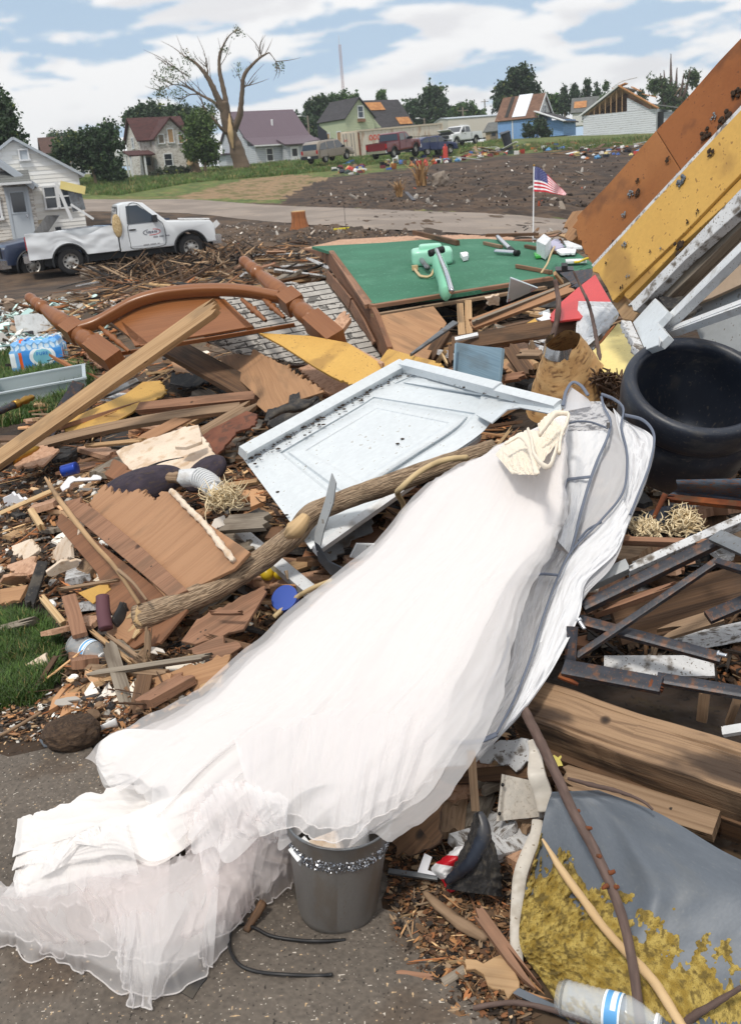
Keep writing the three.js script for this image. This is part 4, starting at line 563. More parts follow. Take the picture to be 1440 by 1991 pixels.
function suv(name,label,m,{L=4.9,wb=2.9,roofY=1.75,fast=0}={}){
const t=thing(name,label,'suv'),w=1.9,xr=-wb/2-(L-wb)*0.52,xf=wb/2+(L-wb)*0.48,wx=[-wb/2,wb/2],belt=1.08,tuck=0.22,top=[[xf,0.6],[xf-0.04,0.86],[xf-0.2,0.98],[xf-1.15,1.12],[xf-1.95,roofY-0.06],[xf-2.3,roofY],[xr+0.55+fast,roofY-fast*0.12],[xr+0.2,roofY-0.2-fast*0.2],[xr+0.02,belt],[xr,0.7]];
mesh('body',slab(bodyShape(top,xr,xf,0.42,wx,0.46),w,tuck,belt),m,t);const a=xf-1.3,b=xr+0.3,c1=lerp(a,b,0.36),c2=lerp(a,b,0.68),ty=roofY-0.12;
for(const s of[-1,1]){
for(const[p,q,l,r]of[[a-0.0,c1,0.62,0],[c1-0.08,c2,0,0],[c2-0.08,b,0,0.3]]){const d=mesh('door',sidePane([[q+0.02,0.55],[q+0.02,belt],[p,belt],[p,0.55]],w,tuck,belt,s,0.004),m,t);mesh('pane',sidePane([[q+0.02,belt+0.03],[q+0.02+r,ty-r*0.4],[p-l,ty],[p-0.02,belt+0.03]],w,tuck,belt,s),M.glass,d);}
for(const x of wx)wheel(t,x,s*(w/2-0.14),0.37,s);mesh('tail_light',box(0.08,0.3,0.18,xr+0.04,0.98,s*(w/2-0.12)),M.lampred,t);mesh('headlight',box(0.2,0.14,0.34,xf-0.14,0.84,s*(w/2-0.22)),M.lampclear,t);mesh('mirror',box(0.1,0.16,0.2,a-0.2,belt+0.1,s*(w/2+0.08)),M.trimbl,t);mesh('roof_rail',box(1.9,0.04,0.05,(a+b)/2-0.3,roofY+0.04,s*0.66),M.trimbl,t);
}
mesh('windshield',crossPane([xf-1.17,1.14],[xf-1.95,roofY-0.06],w,tuck,belt),M.glass,t);mesh('rear_window',crossPane([xr+0.03,belt+0.04],[xr+0.2,roofY-0.2-fast*0.2],w,tuck,belt,0.02),M.glass,t);mesh('bumper',merge([box(0.2,0.26,w-0.06,xr-0.02,0.56,0),box(0.2,0.26,w-0.06,xf-0.02,0.52,0)]),M.trimbl,t);mesh('licence_plate',box(0.03,0.15,0.32,xr-0.13,0.6,0),M.white,t);return t;
}
{
const t=put(pickup('pickup_truck','dented white pickup with crumpled bed parked at the left',paint('white_truck_paint',222,226,230),{crew:false,damage:true}),[141,531],[366,504],30,31,3.6),xf=1.8+0.8;
mesh('door_seam',limbGeo([[0.0,0.58],[0.0,1.2],[0.06,1.3],[0.14,1.82],[0.34,1.85],[0.62,1.6],[0.98,1.26],[1.04,1.2],[1.04,0.6],[0.9,0.55],[0.1,0.55],[0,0.58]].map(([x,y])=>V(x,y,1.004*(1-0.16*Math.max(0,y-1.2)))),0.009,{radial:5,seg:90}),M.trimbl,t);
mesh('exposed_foam',centre(new THREE.Mesh(new THREE.IcosahedronGeometry(1,3))).geometry.scale(0.14,0.34,0.06).translate(-0.3,0.92,1.0),M.fluff,t);{const p=t.children.at(-1).geometry.attributes.position;for(let i=0;i<p.count;i++)p.setZ(i,p.getZ(i)+0.05*fbm2(p.getX(i)*12,p.getY(i)*12,3));}
decal('door_logo',new THREE.PlaneGeometry(0.56,0.2).translate(0.68,0.98,1.012),0.56,0.2,(x,w,h)=>{x.lineWidth=h*0.09;x.strokeStyle='rgb(30,30,60)';x.beginPath();x.ellipse(w/2,h/2,w*0.46,h*0.42,0,2.2,4.3);x.stroke();x.strokeStyle='rgb(200,40,50)';x.beginPath();x.ellipse(w/2,h/2,w*0.46,h*0.42,0,-1.4,1.9);x.stroke();x.fillStyle='rgb(46,46,84)';for(const[a,b]of[[0.22,0.06],[0.31,0.05],[0.38,0.07],[0.47,0.03],[0.53,0.07],[0.64,0.05],[0.71,0.07]])x.fillRect(w*a,h*0.34,w*b*0.8,h*0.32);},t,300);
decal('door_lettering',new THREE.PlaneGeometry(0.5,0.08).translate(0.95,0.83,1.012),0.5,0.08,(x,w,h)=>{x.fillStyle='rgb(90,92,104)';for(let k=0;k<14;k++)if(k%5!==4)x.fillRect(w*(0.02+k*0.07),h*0.25,w*0.045,h*0.5);},t,300);
decal('door_lettering',new THREE.PlaneGeometry(0.5,0.08).translate(0.62,0.63,1.012),0.5,0.08,(x,w,h)=>{x.fillStyle='rgb(120,120,126)';for(let k=0;k<14;k++)if(k%6!==5)x.fillRect(w*(0.02+k*0.07),h*0.3,w*0.045,h*0.4);},t,300);
mesh('torn_hood_edge',merge([box(0.9,0.03,0.5).rotateZ(-0.1).translate(xf-0.55,1.22,0.6),box(0.2,0.16,0.02).rotateZ(0.6).translate(xf+0.05,1.0,0.96)]),M.white,t);
put(pickup('pickup_truck','dark blue pickup with crushed cab mostly hidden behind the dented white pickup',paint('navy_truck_paint',44,58,86),{crew:true,roofY:1.3}),[262,506],[56,540],33.5,31.8,3.6);
put(suv('parked_suv','tan suv parked on the grass left of the container',paint('tan_car_paint',150,138,124,0.25),{L:5.2,wb:3.1,roofY:1.85}),[618,318],[661,311],86,88.4,3.1);
put(pickup('pickup_truck','maroon crew cab pickup in front of the container',paint('maroon_car_paint',110,22,34,0.1),{wb:3.6}),[746,309],[792,300],80,83,3.6);
put(suv('parked_suv','dark blue suv parked right of the maroon pickup',paint('blue_car_paint',32,46,92,0.15),{L:4.7,wb:2.8,roofY:1.66,fast:0.5}),[813,304],[868,300],89,91,2.8);
const wt=put(pickup('pickup_truck','white pickup with smashed front facing left near the container',paint('white_car_paint',224,226,228)),[921,280],[862,286],104,100,3.6);mesh('buckled_hood',box(0.9,0.04,1.6).rotateZ(0.45).translate(2.3,1.42,0),M.white,wt);mesh('engine_bay',box(0.7,0.2,1.5,2.2,1.2,0),M.black,wt);
}
// ---------------------------------------------------------------- the flag on its thin pole
{
const base=G(1035,452),Z=24,top=P(1037.5,322,Z),foot=P(1035,446,Z);foot.y=H(foot.x,foot.z)-0.02;const t=thing('flag_on_pole','small striped American flag on a thin white pole by the road','flag',foot);
mesh('pole',limbGeo([V(),sub(top,foot)],0.016,{radial:8}),M.trimw,t);mesh('finial',new THREE.SphereGeometry(0.03,10,8).translate(...sub(top,foot).toArray()),M.brass,t);
const q=[[1039,324],[1047,325.5],[1058,334],[1070,346],[1082,358],[1092,367],[1100,376]],b=[[1037,372],[1050,373],[1062,373.5],[1072,376],[1082,377.5],[1091,379],[1099,380.5]];
const g=drapeGeo(q.map((p)=>[...p,Z]),b.map((p)=>[...p,Z]),P,(s,u)=>0.1*Math.sin(s*13+u*2)*s+0.04*Math.sin(s*24),{n:60,m:26});g.translate(-foot.x,-foot.y,-foot.z);const U=g.attributes.uv;for(let i=0;i<U.count;i++)U.setXY(i,U.getY(i),1-U.getX(i));
mesh('cloth',g,std('flag_cloth',{roughness:0.8,map:print(1.9,1,(x,w,h)=>{for(let k=0;k<13;k++){x.fillStyle=k%2?'rgb(236,236,238)':'rgb(196,30,52)';x.fillRect(0,h*k/13,w,h/13+1);}x.fillStyle='rgb(48,56,116)';x.fillRect(0,0,w*0.4,h*7/13);x.fillStyle='rgb(236,236,240)';for(let r=0;r<9;r++)for(let c=0;c<(r%2?5:6);c++){const cx=w*0.4*((c+(r%2?1:0.5))/6),cy=h*7/13*((r+0.7)/9.4),R=h*0.022;x.beginPath();for(let k=0;k<10;k++){const a=k*Math.PI/5-Math.PI/2,rr=k%2?R*0.42:R;x.lineTo(cx+rr*Math.cos(a),cy+rr*Math.sin(a));}x.fill();}},256)}),t);
}
// ---------------------------------------------------------------- mounds of belongings along the far lawn
const BEL=[[216,70,60],[70,110,190],[236,234,230],[60,58,62],[226,208,140],[120,44,50],[90,150,200],[150,120,90],[52,70,60],[200,120,60],[240,240,244],[36,40,54]].map((c,i)=>plain(`belongings_${i}`,...c.map((x)=>x*0.88+8),0.6));
const ITEM={
jug:(s)=>new THREE.LatheGeometry([[0,0],[0.5,0],[0.52,0.1],[0.52,0.8],[0.36,1.05],[0.14,1.2],[0.14,1.36],[0,1.36]].map(([x,y])=>new THREE.Vector2(x*s,y*s)),12),bucket:(s)=>new THREE.LatheGeometry([[0,0],[0.5,0],[0.62,1.1],[0.66,1.12],[0.6,1.12],[0.48,0.06]].map(([x,y])=>new THREE.Vector2(x*s,y*s)),14),
bag:(s)=>{const g=new THREE.IcosahedronGeometry(s*0.7,2),p=g.attributes.position;for(let i=0;i<p.count;i++){const v=V().fromBufferAttribute(p,i),k=1+0.5*fbm3(v.x*2/s,v.y*2/s,v.z*2/s,3);p.setXYZ(i,v.x*k,Math.max(v.y*k*0.8,-0.3*s)+0.3*s,v.z*k);}g.computeVertexNormals();return g;},box:(s)=>box(1.2*s,0.9*s,s,0,0.45*s,0),basket:(s)=>merge([box(1.3*s,0.05,s,0,0.04,0),box(1.3*s,0.6*s,0.04,0,0.3*s,s/2),box(1.3*s,0.6*s,0.04,0,0.3*s,-s/2),box(0.04,0.6*s,s,0.65*s,0.3*s,0),box(0.04,0.6*s,s,-0.65*s,0.3*s,0)]),
};
{
const KIND={jug:'plastic jug',bucket:'round bucket',bag:'stuffed bag',box:'small box',basket:'open basket'},COL=['red','blue','white','dark grey','pale yellow','dark red','sky blue','brown','dark green','orange','bright white','navy'],r=rng(88);
const seen=new Set(),third=(p,poly)=>{const xs=poly.map((q)=>q[0]),f=(pix(p)[0]-Math.min(...xs))/(Math.max(...xs)-Math.min(...xs));return f<0.33?'left end':f<0.66?'middle':'right end';};
const heap=(where,group,poly,n,seed,s0,s1,kinds)=>scatter(poly,n*2,seed).slice(0,n*2).forEach((p)=>{const k=kinds[(r()*kinds.length)|0],c=(r()*BEL.length)|0,label=`${COL[c]} ${KIND[k]} ${where}, ${third(p, poly)}`;if(seen.has(label))return;seen.add(label);const o=mesh(k==='bag'?'stuffed_bag':k,ITEM[k](lerp(s0,s1,r())*0.6),BEL[c]);o.position.copy(p).y-=0.03;o.rotation.set((r()-0.5)*0.3,r()*6,(r()-0.5)*0.3);tag(o,label,k);});
heap('in the heap below the container','in the heap below the container',[[644,338],[652,322],[668,316],[690,318],[706,326],[712,334],[690,342]],34,881,0.35,0.7,['bag','bag','box','bag','basket']);
heap('in the row before the parked cars','in the row before the cars',[[732,326],[760,312],[800,312],[860,306],[900,302],[904,312],[860,318],[800,326],[740,332]],44,882,0.35,0.65,['jug','jug','bucket','box','bag','basket']);
heap('strewn before the blue house','strewn before the blue house',[[900,300],[960,292],[1010,284],[1060,282],[1120,280],[1130,288],[1060,296],[980,302],[910,312]],44,883,0.3,0.6,['box','bag','bag','basket','bucket']);
heap('in the rubble below the roofless house','in the rubble below the roofless house',[[1100,300],[1140,292],[1200,282],[1240,284],[1250,300],[1200,306],[1120,312]],34,884,0.25,0.55,['bag','bag','box']);
const WOOD=[['pale new',M.lumber],['brown weathered',M.oldwood],['grey',M.greywood],['dark wet',M.darkwood],['white painted',M.vinyl]];
const wreck=(where,poly,n,seed,L0,L1)=>scatter(poly,n*2,seed).forEach((p)=>{const L=lerp(L0,L1,r()),[c,m]=WOOD[(r()*5)|0],label=`${L > (L0 + L1) / 2 ? 'long' : 'short'} ${c} plank ${where}, ${third(p, poly)}`;if(seen.has(label))return;seen.add(label);const o=mesh('broken_plank',plankGeo(L,0.14+r()*0.3,0.04,{jagA:0.2,jagB:0.2,nx:2,nv:4}),m);o.position.copy(p).y+=0.05+r()*0.25;o.rotation.set((r()-0.5)*0.4,r()*6,(r()-0.5)*0.5);tag(o,label,'plank');});
wreck('in the wreckage heap right of the blue suv',[[890,308],[920,286],[985,278],[1000,290],[960,304],[900,316]],40,885,1.2,3.4);wreck('in the rubble before the roofless house',[[1060,296],[1160,284],[1290,270],[1280,292],[1100,310]],34,886,0.8,2.4);
const chair=thing('plastic_chair','white plastic garden chair standing among the laid out belongings','chair',G(769,318));mesh('seat',box(0.5,0.06,0.5,0,0.45,0),M.white,chair);mesh('backrest',box(0.5,0.75,0.06).rotateX(0.12).translate(0,0.85,-0.26),M.white,chair);for(const x of[-0.22,0.22])for(const z of[-0.22,0.22])mesh('leg',box(0.05,0.45,0.05,x,0.22,z),M.white,chair);
const ext=mesh('fire_extinguisher',merge([new THREE.CylinderGeometry(0.22,0.22,1.0,12).translate(0,0.5,0),new THREE.SphereGeometry(0.22,12,8).translate(0,1,0),box(0.12,0.2,0.3,0,1.25,0.08)]),BEL[0]);ext.position.copy(G(866,312));tag(ext,'red extinguisher shaped cylinder standing right of the blue suv','cylinder');
const bin=thing('wheelie_bin','black wheeled bin tipped beside the flat wreckage heap','bin',G(990,292));mesh('bin_body',new THREE.CylinderGeometry(0.55,0.42,1.5,4,1).rotateY(0.78).translate(0,0.75,0),M.rubber,bin);mesh('lid',box(0.85,0.07,0.9).rotateX(0.15).translate(0,1.55,0),M.rubber,bin);bin.rotation.z=0.25;
const bl=mesh('blue_tarp',poly([[0,0],[1.4,0.2],[1.2,2.2],[0.2,3.0]],0.1,0.02).rotateY(0.3),BEL[11]);bl.position.copy(P(618,290,112));bl.position.y-=0.4;tag(bl,'navy blue tarp hanging at the corner of the purple roofed house','tarp');
}
// ---------------------------------------------------------------- the muddy lot and the verge
{
const rock=new THREE.IcosahedronGeometry(1,3),rp=rock.attributes.position;for(let i=0;i<rp.count;i++){const v=V().fromBufferAttribute(rp,i),k=0.85+0.3*fbm3(v.x*1.3,v.y*1.3,v.z*1.3,3);v.multiplyScalar(k);v.y=Math.min(v.y,0.72+v.x*0.25);rp.setXYZ(i,v.x,v.y,v.z);}rock.computeVertexNormals();
const stone=spotted('grey_brown_stone',430,[142,130,116],[112,100,90],{size:1,f:6,amount:0.3,relief:0.02});const b=mesh('boulder',toCreasedNormals(rock,0.35),stone);const bp=G(855,361);b.position.copy(bp).y+=0.2;b.scale.set(0.62,0.72,0.5);b.rotation.y=0.5;tag(b,'angular grey boulder in the muddy lot beyond the road','boulder');
const b2=mesh('boulder',toCreasedNormals(rock,0.35),stone);b2.position.copy(P(174,527,28)).y-=0.1;b2.scale.set(0.42,0.3,0.32);b2.rotation.y=2;tag(b2,'low brown boulder beside the rear wheel of the white pickup','boulder');
for(const[px,py,h,s,label]of[[819,362,1.5,1,'tall bundle of dry tan stalks in the muddy lot beside the boulder'],[776,382,0.9,2,'short bundle of dry tan stalks left of the boulder']]){const o=mesh('dry_stalks',bladesGeo(50,900+s,h,h*0.28),plain('dry_straw',176,140,96,0.9));o.position.copy(G(px,py));tag(o,label,'dry plant');}
const st=thing('tree_stump','short orange brown tree stump on the near verge of the road','stump',G(583,445)),sg=limbGeo([V(0,-0.1,0),V(0,0.12,0),V(0,0.28,0),V(0,0.55,0)],[0.36,0.29,0.25,0.24],{radial:16,noise:0.2,seed:5});mesh('trunk',sg,woodMat('stripped_stump',440,[178,112,66],[120,72,44],{dirt:0.4,relief:0.01}),st);mesh('cut_face',new THREE.CylinderGeometry(0.23,0.24,0.03,16).translate(0,0.56,0),M.bare,st);
const ye=thing('marker_wire','thin wire marker stake standing on a flat yellow strip by the road','marker',G(672,443));mesh('strip',box(0.75,0.05,0.22,0,0.05,0),plain('yellow_plastic',214,196,40,0.6),ye);mesh('wire',limbGeo([V(0,0,0),V(0.0,0.75,0)],0.007,{radial:5}),M.wirebl,ye);
const r=rng(95),bits=[BEL[2],M.trimw,BEL[7],BEL[9]],small=[[[440,430],[560,436],[720,448],[850,455],[840,462],[600,456],[430,446]],[[600,372],[700,345],[860,330],[1060,304],[1240,292],[1200,340],[1100,410],[820,402],[620,392]],[[430,450],[560,450],[560,520],[420,500]]];
small.forEach((p,k)=>{const g=new THREE.IcosahedronGeometry(1,0),list=scatter(p,[130,230,110][k],960+k).map((q)=>{const s=[0.03,0.06,0.028][k]*(0.4+r()*r()*2);q.y+=s*0.3;return[q,euler(r()*6,r()*6,r()*6),V(s*(0.6+r()*2.4),s*0.35,s)];});many('litter',['pale scraps strewn on the dirt verge before the road','pale scraps strewn over the muddy lot','pale scraps on the dirt right of the white pickup'][k],'litter',g,plain('scraps',255,255,255,0.8),list,tintOf(970+k,[206,200,192],[128,114,100],[180,90,60],0.04));});
}
// ---------------------------------------------------------------- the debris pile
const k1=cv(740,420,3.13),k3=cv(1000,480,3.273),k4=cv(0,600,2.88),k5=cv(0,860,2.769),k6=cv(420,660,2.667),k7=cv(800,700,2.88),k8=cv(1040,860,3.6),k9=cv(940,1300,2.88),ka=cv(500,1480,2.571),kb=cv(0,1380,2.323),kc=cv(380,440,3.79),kd=cv(300,680,4.5),ke=cv(600,1060,2.571),kf=cv(0,540,5.538),kg=cv(1080,480,4),kh=cv(1000,60,3.273);
const at=(k,x,y,h)=>Y(...k(x,y),h);
const map=(k,pts)=>pts.map(([x,y,j])=>[...k(x,y),j]);
const onPlane=(a,b,c)=>{const n=V().crossVectors(sub(b,a),sub(c,a)).normalize();if(n.dot(toEye(a))<0)n.negate();return{n,at:(px,py,off=0)=>{const d=ray(px,py);return d.multiplyScalar(n.dot(sub(a,EYE))/n.dot(d)).add(EYE).addScaledVector(n,off);}};};
const bd=(name,label,A,B,wpx,t,m,o={})=>{const w=wpx*-sub(add(A,B).multiplyScalar(0.5),EYE).dot(CAMZ)/FOC;return board(name,label,o.cat??'board',A,B,w,t,m,o);};
// --- the bed headboard
{
const pl=onPlane(P(58,580,6.9),P(472,508,6.7),P(652,662,6.0)),q=(x,y,o=0)=>pl.at(x,y,o),base=q(430,655),t=thing('headboard','polished wooden bed headboard with turned posts lying tilted on the pile','headboard',base),L=(p)=>sub(p,base);
const turned=(A,B,prof,m,name)=>{const len=A.distanceTo(B),pts=prof.map(([f,r])=>new THREE.Vector2(r,f*len)),g=new THREE.LatheGeometry(pts,22),o=mesh(name,g,m,t);o.position.copy(L(A));o.quaternion.setFromUnitVectors(UP,sub(B,A).normalize());return o;};
const post=[[0,0.001],[0.0,0.022],[0.02,0.036],[0.05,0.04],[0.08,0.032],[0.1,0.04],[0.13,0.045],[0.15,0.036],[0.17,0.05],[0.19,0.05],[0.2,0.034],[0.27,0.046],[0.36,0.058],[0.42,0.062],[0.44,0.05],[0.46,0.062],[0.48,0.05],[0.5,0.05],[0.5,0.001]];
for(const[a,b]of[[[470,504],[655,664]],[[54,576],[226,704]]]){
const A=q(...a),B=q(...b),d=sub(B,A);turned(A,B,post,M.maple,'post_finial');const sq=(f0,f1,w)=>{const s=A.clone().addScaledVector(d,f0),e=A.clone().addScaledVector(d,f1),o=mesh('post',plankGeo(s.distanceTo(e),w,w,{nx:1,nv:1,seed:3}),M.maple,t);place(o,L(add(s,e).multiplyScalar(0.5)),d,pl.n);};
sq(0.49,0.6,0.125);sq(0.76,1.0,0.125);turned(A.clone().addScaledVector(d,0.595),A.clone().addScaledVector(d,0.765),[[0,0.05],[0.1,0.062],[0.18,0.045],[0.3,0.06],[0.6,0.064],[0.8,0.05],[0.86,0.066],[1,0.05]],M.maple,'post_turning');
}
const rail=[[148,640],[190,627],[225,608],[262,588],[305,574],[360,566],[420,563],[480,566],[545,578]].map(([x,y])=>L(q(x,y+5,0.02))),c=curve(rail),n=60,pos=[],uv=[],idx=[],up=V().crossVectors(pl.n,sub(rail[8],rail[0])).normalize();
for(let i=0;i<=n;i++){const p=c.getPointAt(i/n);for(let k=0;k<=12;k++){const a=k/12*2*Math.PI,u=Math.sign(Math.cos(a))*Math.abs(Math.cos(a))**0.6*0.036,v=Math.sign(Math.sin(a))*Math.abs(Math.sin(a))**0.6*0.042;const w=p.clone().addScaledVector(up,u).addScaledVector(pl.n,v);pos.push(w.x,w.y,w.z);uv.push(i/n*1.8,k*0.02);}}
for(let i=0;i<n;i++)for(let k=0;k<12;k++){const a=i*13+k,b=a+13;idx.push(a,a+1,b,b,a+1,b+1);}mesh('top_rail',geo(pos,uv,idx),M.maple,t);
const rel=(o)=>{o.position.sub(base);return o;},gp=[P(58,580,6.95),P(472,508,6.75),P(652,662,6.05)];
rel(piece('panel',0,0,gp,[[228,612],[300,580],[420,570],[452,600],[492,634],[430,645],[330,662],[262,672]],0.018,M.maple,{parent:t}));bd('lower_rail',0,L(q(200,690)),L(q(572,628)),1,0.03,M.maple,{parent:t,n:pl.n}).geometry.scale(1,1,0.075*FOC/6.4/1*0.9);
rel(piece('stile',0,0,gp,[[422,580],[436,580],[492,634],[478,637]],0.03,M.maple,{parent:t}));rel(piece('stile',0,0,gp,[[208,620],[222,612],[290,668],[274,672]],0.03,M.maple,{parent:t}));
const sp=[[0,0.012],[0.2,0.014],[0.35,0.022],[0.42,0.014],[0.5,0.028],[0.58,0.014],[0.66,0.02],[0.85,0.013],[1,0.011]];for(const[a,b]of[[[470,582],[517,624]],[[508,577],[553,618]],[[168,640],[228,690]],[[190,632],[252,684]]])turned(q(...a),q(...b),sp,M.maple,'spindle');
}
// --- the green topped platform, its trim, skirts and what lies on it
const GA=P(720,592,7.0),GB=P(1069,538,7.6),GC=P(820,466,10.5),GP=onPlane(GA,GB,GC);
{
piece('green_board','large flat board covered in green felt on top of the pile','board',[GA,GB,GC],[[720,590],[646,491],[606,479],[740,472],[820,466],[944,464],[1100,476],[1160,518,0.03],[1070,537],[989,553],[919,566],[845,577]],0.03,M.green);
const edge=(a,b,w,t,m,off,label)=>board('edge_strip',label,'strip',GP.at(...a,off),GP.at(...b,off),w,t,m,{n:GP.n,jagA:0.02,jagB:0.03});
edge([716,595],[644,489],0.05,0.03,M.redwood,0.012,'brown edging strip along the left side of the green board');edge([719,596],[1072,540],0.05,0.03,M.redwood,0.012,'brown edging strip along the front of the green board');edge([722,602],[1060,548],0.04,0.025,M.oldwood,-0.03,'lower worn strip under the front edge of the green board');
piece('pale_backing_board','pale pinkish board edge showing beyond the green board','board',[GP.at(720,592,-0.04),GP.at(1069,538,-0.04),GP.at(820,466,-0.04)],[[592,482],[660,466],[760,460,0.05],[900,456,0.04],[1000,462],[990,474],[700,482]],0.02,M.pinkboard);
const DN=V(0,-0.55,0);const a=GP.at(722,598,-0.03),b=GP.at(640,490,-0.03);
piece('side_skirt','reddish plywood side wall under the left edge of the green board','board',[a,b,add(a,DN)],map(kc,[[760,158],[900,180],[1010,205],[1290,592],[1318,640],[1412,890,0.02],[1386,985,0.02],[1310,850],[1140,530],[935,235],[830,185]]),0.035,M.plydark);
const c=GP.at(640,512,-0.3),d=GP.at(722,600,-0.3);piece('hanging_plywood','upper nailed plywood strip hanging below the green board','board',[add(a,V(-0.03,-0.12,0.05)),add(b,V(-0.03,-0.12,0.05)),add(a,V(-0.03,-0.6,0.05))],map(kc,[[968,325],[1060,430],[1140,530,0.01],[1128,612],[1040,500],[962,400]]),0.015,M.redwood);piece('hanging_plywood','lower pointed plywood strip hanging below the green board','board',[add(a,V(-0.03,-0.12,0.05)),add(b,V(-0.03,-0.12,0.05)),add(a,V(-0.03,-0.6,0.05))],map(kc,[[1145,540],[1235,690],[1312,850],[1296,886],[1240,790,0.01],[1160,660],[1135,610]]),0.015,M.redwood);
const fa=P(722,602,6.85),fb=P(880,580,7.0);piece('tan_plywood','tan plywood sheet leaning under the front edge of the green board','board',[fa,fb,P(750,690,6.2)],map(k1,[[0,605],[320,548],[400,650],[330,780],[280,880],[120,830],[45,810],[10,720]]),0.016,M.ply,{turn:1.2});bd('stud','dark leaning stud right of the tan plywood sheet',at(k1,275,880,0.62),at(k1,395,690,0.8),22,0.05,M.darkwood);
bd('stud','first of two short tan studs right of the vacuum cleaner',P(...k1(480,530),6.9),P(...k1(492,720),6.3),13,0.04,M.lumber);bd('stud','second of two short tan studs right of the vacuum cleaner',P(...k1(530,510),7.0),P(...k1(535,720),6.4),14,0.04,M.lumber);bd('metal_bar','dull metal channel leaning against the tan plywood',P(...k1(185,835),5.7),P(...k1(455,640),6.2),13,0.02,M.steel,{cat:'slat',taperA:0.3});
const g=(name,label,x0,y0,x1,y1,w,t,m,o={})=>bd(name,label,GP.at(...k1(x0,y0),t+0.004),GP.at(...k1(x1,y1),t+0.004),w,t,m,{n:GP.n,jagA:0.02,jagB:0.02,...o});
g('plank','brown stick lying on the far edge of the green board',200,115,470,182,7,0.05,M.darkwood);g('plank','short brown plank across the right of the green board',820,318,1040,358,6,0.03,M.redwood);g('plank','dark flat board at the far right edge of the green board',640,128,960,122,11,0.03,M.darkwood);g('plank','small splintered plank left of the metal tubes',625,175,735,200,6,0.03,M.oldwood);g('plank','flat dark strip under the white box on the green board',880,195,1100,240,7,0.03,M.darkwood);g('plank','dark slotted bar lying in the left part of the green board',203,-88,155,-140,7,0.02,M.iron);
for(const[x0,y0,x1,y1,l]of[[710,145,800,235,'chrome tube standing tilted on the green board'],[698,236,835,246,'chrome tube lying flat on the green board']]){const A=GP.at(...k1(x0,y0),0.03),B=GP.at(...k1(x1,y1),0.03),o=limb('metal_tube',l,'tube',[A,B],0.022,M.chrome);limb('tube_cap',0,0,[sub(B,A).multiplyScalar(0.86),sub(B,A).multiplyScalar(1.02)],0.027,M.black,{parent:o});}
const gp=[GP.at(700,580,0.01),GP.at(1000,540,0.01),GP.at(820,470,0.01)],flat=(name,label,cat,pts,m,t=0.008,lift=0,o)=>piece(name,label,cat,gp.map((p)=>add(p,V(0,lift,0))),map(k1,pts),t,m,o);
flat('white_box','small white plastic box at the far right of the green board','box',[[945,150],[990,108],[1035,135],[1000,178]],M.vinyl,0.12,0.13);flat('paper','crumpled pale cloth beside the white box','cloth',[[1010,165],[1060,138,0.02],[1110,185],[1060,200,0.02]],plain('lilac_cloth',176,174,196,0.9),0.03,0.04);flat('paper','torn white sheets right of the white box','paper',[[1050,195,0.02],[1190,195],[1180,222,0.03],[1090,225]],M.paper,0.02,0.03);flat('grey_siding_scrap','grey siding scrap at the far right end of the green board','siding',[[1110,150],[1200,150],[1225,190],[1130,185]],M.vinyl,0.02,0.05);flat('green_scrap','bright green plastic scrap on the green board','scrap',[[930,222],[985,222],[990,242],[940,245]],plain('bright_green',64,168,70,0.5),0.02,0.02);flat('felt_scrap','small white lump lying on the green felt','scrap',[[482,222],[520,216,0.01],[530,240],[500,248]],M.paper,0.04,0.04);flat('vinyl_strip','white strip lying at the right end of the green board','strip',[[1122,262],[1250,258],[1252,270],[1125,276]],M.vinyl,0.02,0.03);flat('black_box','small black box on the right end of the green board','box',[[1097,284],[1135,284],[1135,302],[1100,304]],M.black,0.06,0.07);flat('dark_strip','dark grey strip at the right end of the green board','strip',[[1060,308],[1170,304],[1172,328],[1062,330]],M.iron,0.02,0.03);
limb('loose_cable','yellow cord at the right end of the green board','cord',[[1175,320],[1200,318],[1240,300],[1270,292]].map(([x,y])=>GP.at(...k1(x,y),0.05)),0.01,plain('yellow_cord',214,186,40,0.6));limb('loose_cable','pale cord looping up from the right of the paper sheet','cord',[[975,395],[1010,365],[1035,320],[1055,300]].map(([x,y],i)=>GP.at(...k1(x,y),0.06+i*0.03)),0.008,M.cordtan);
}
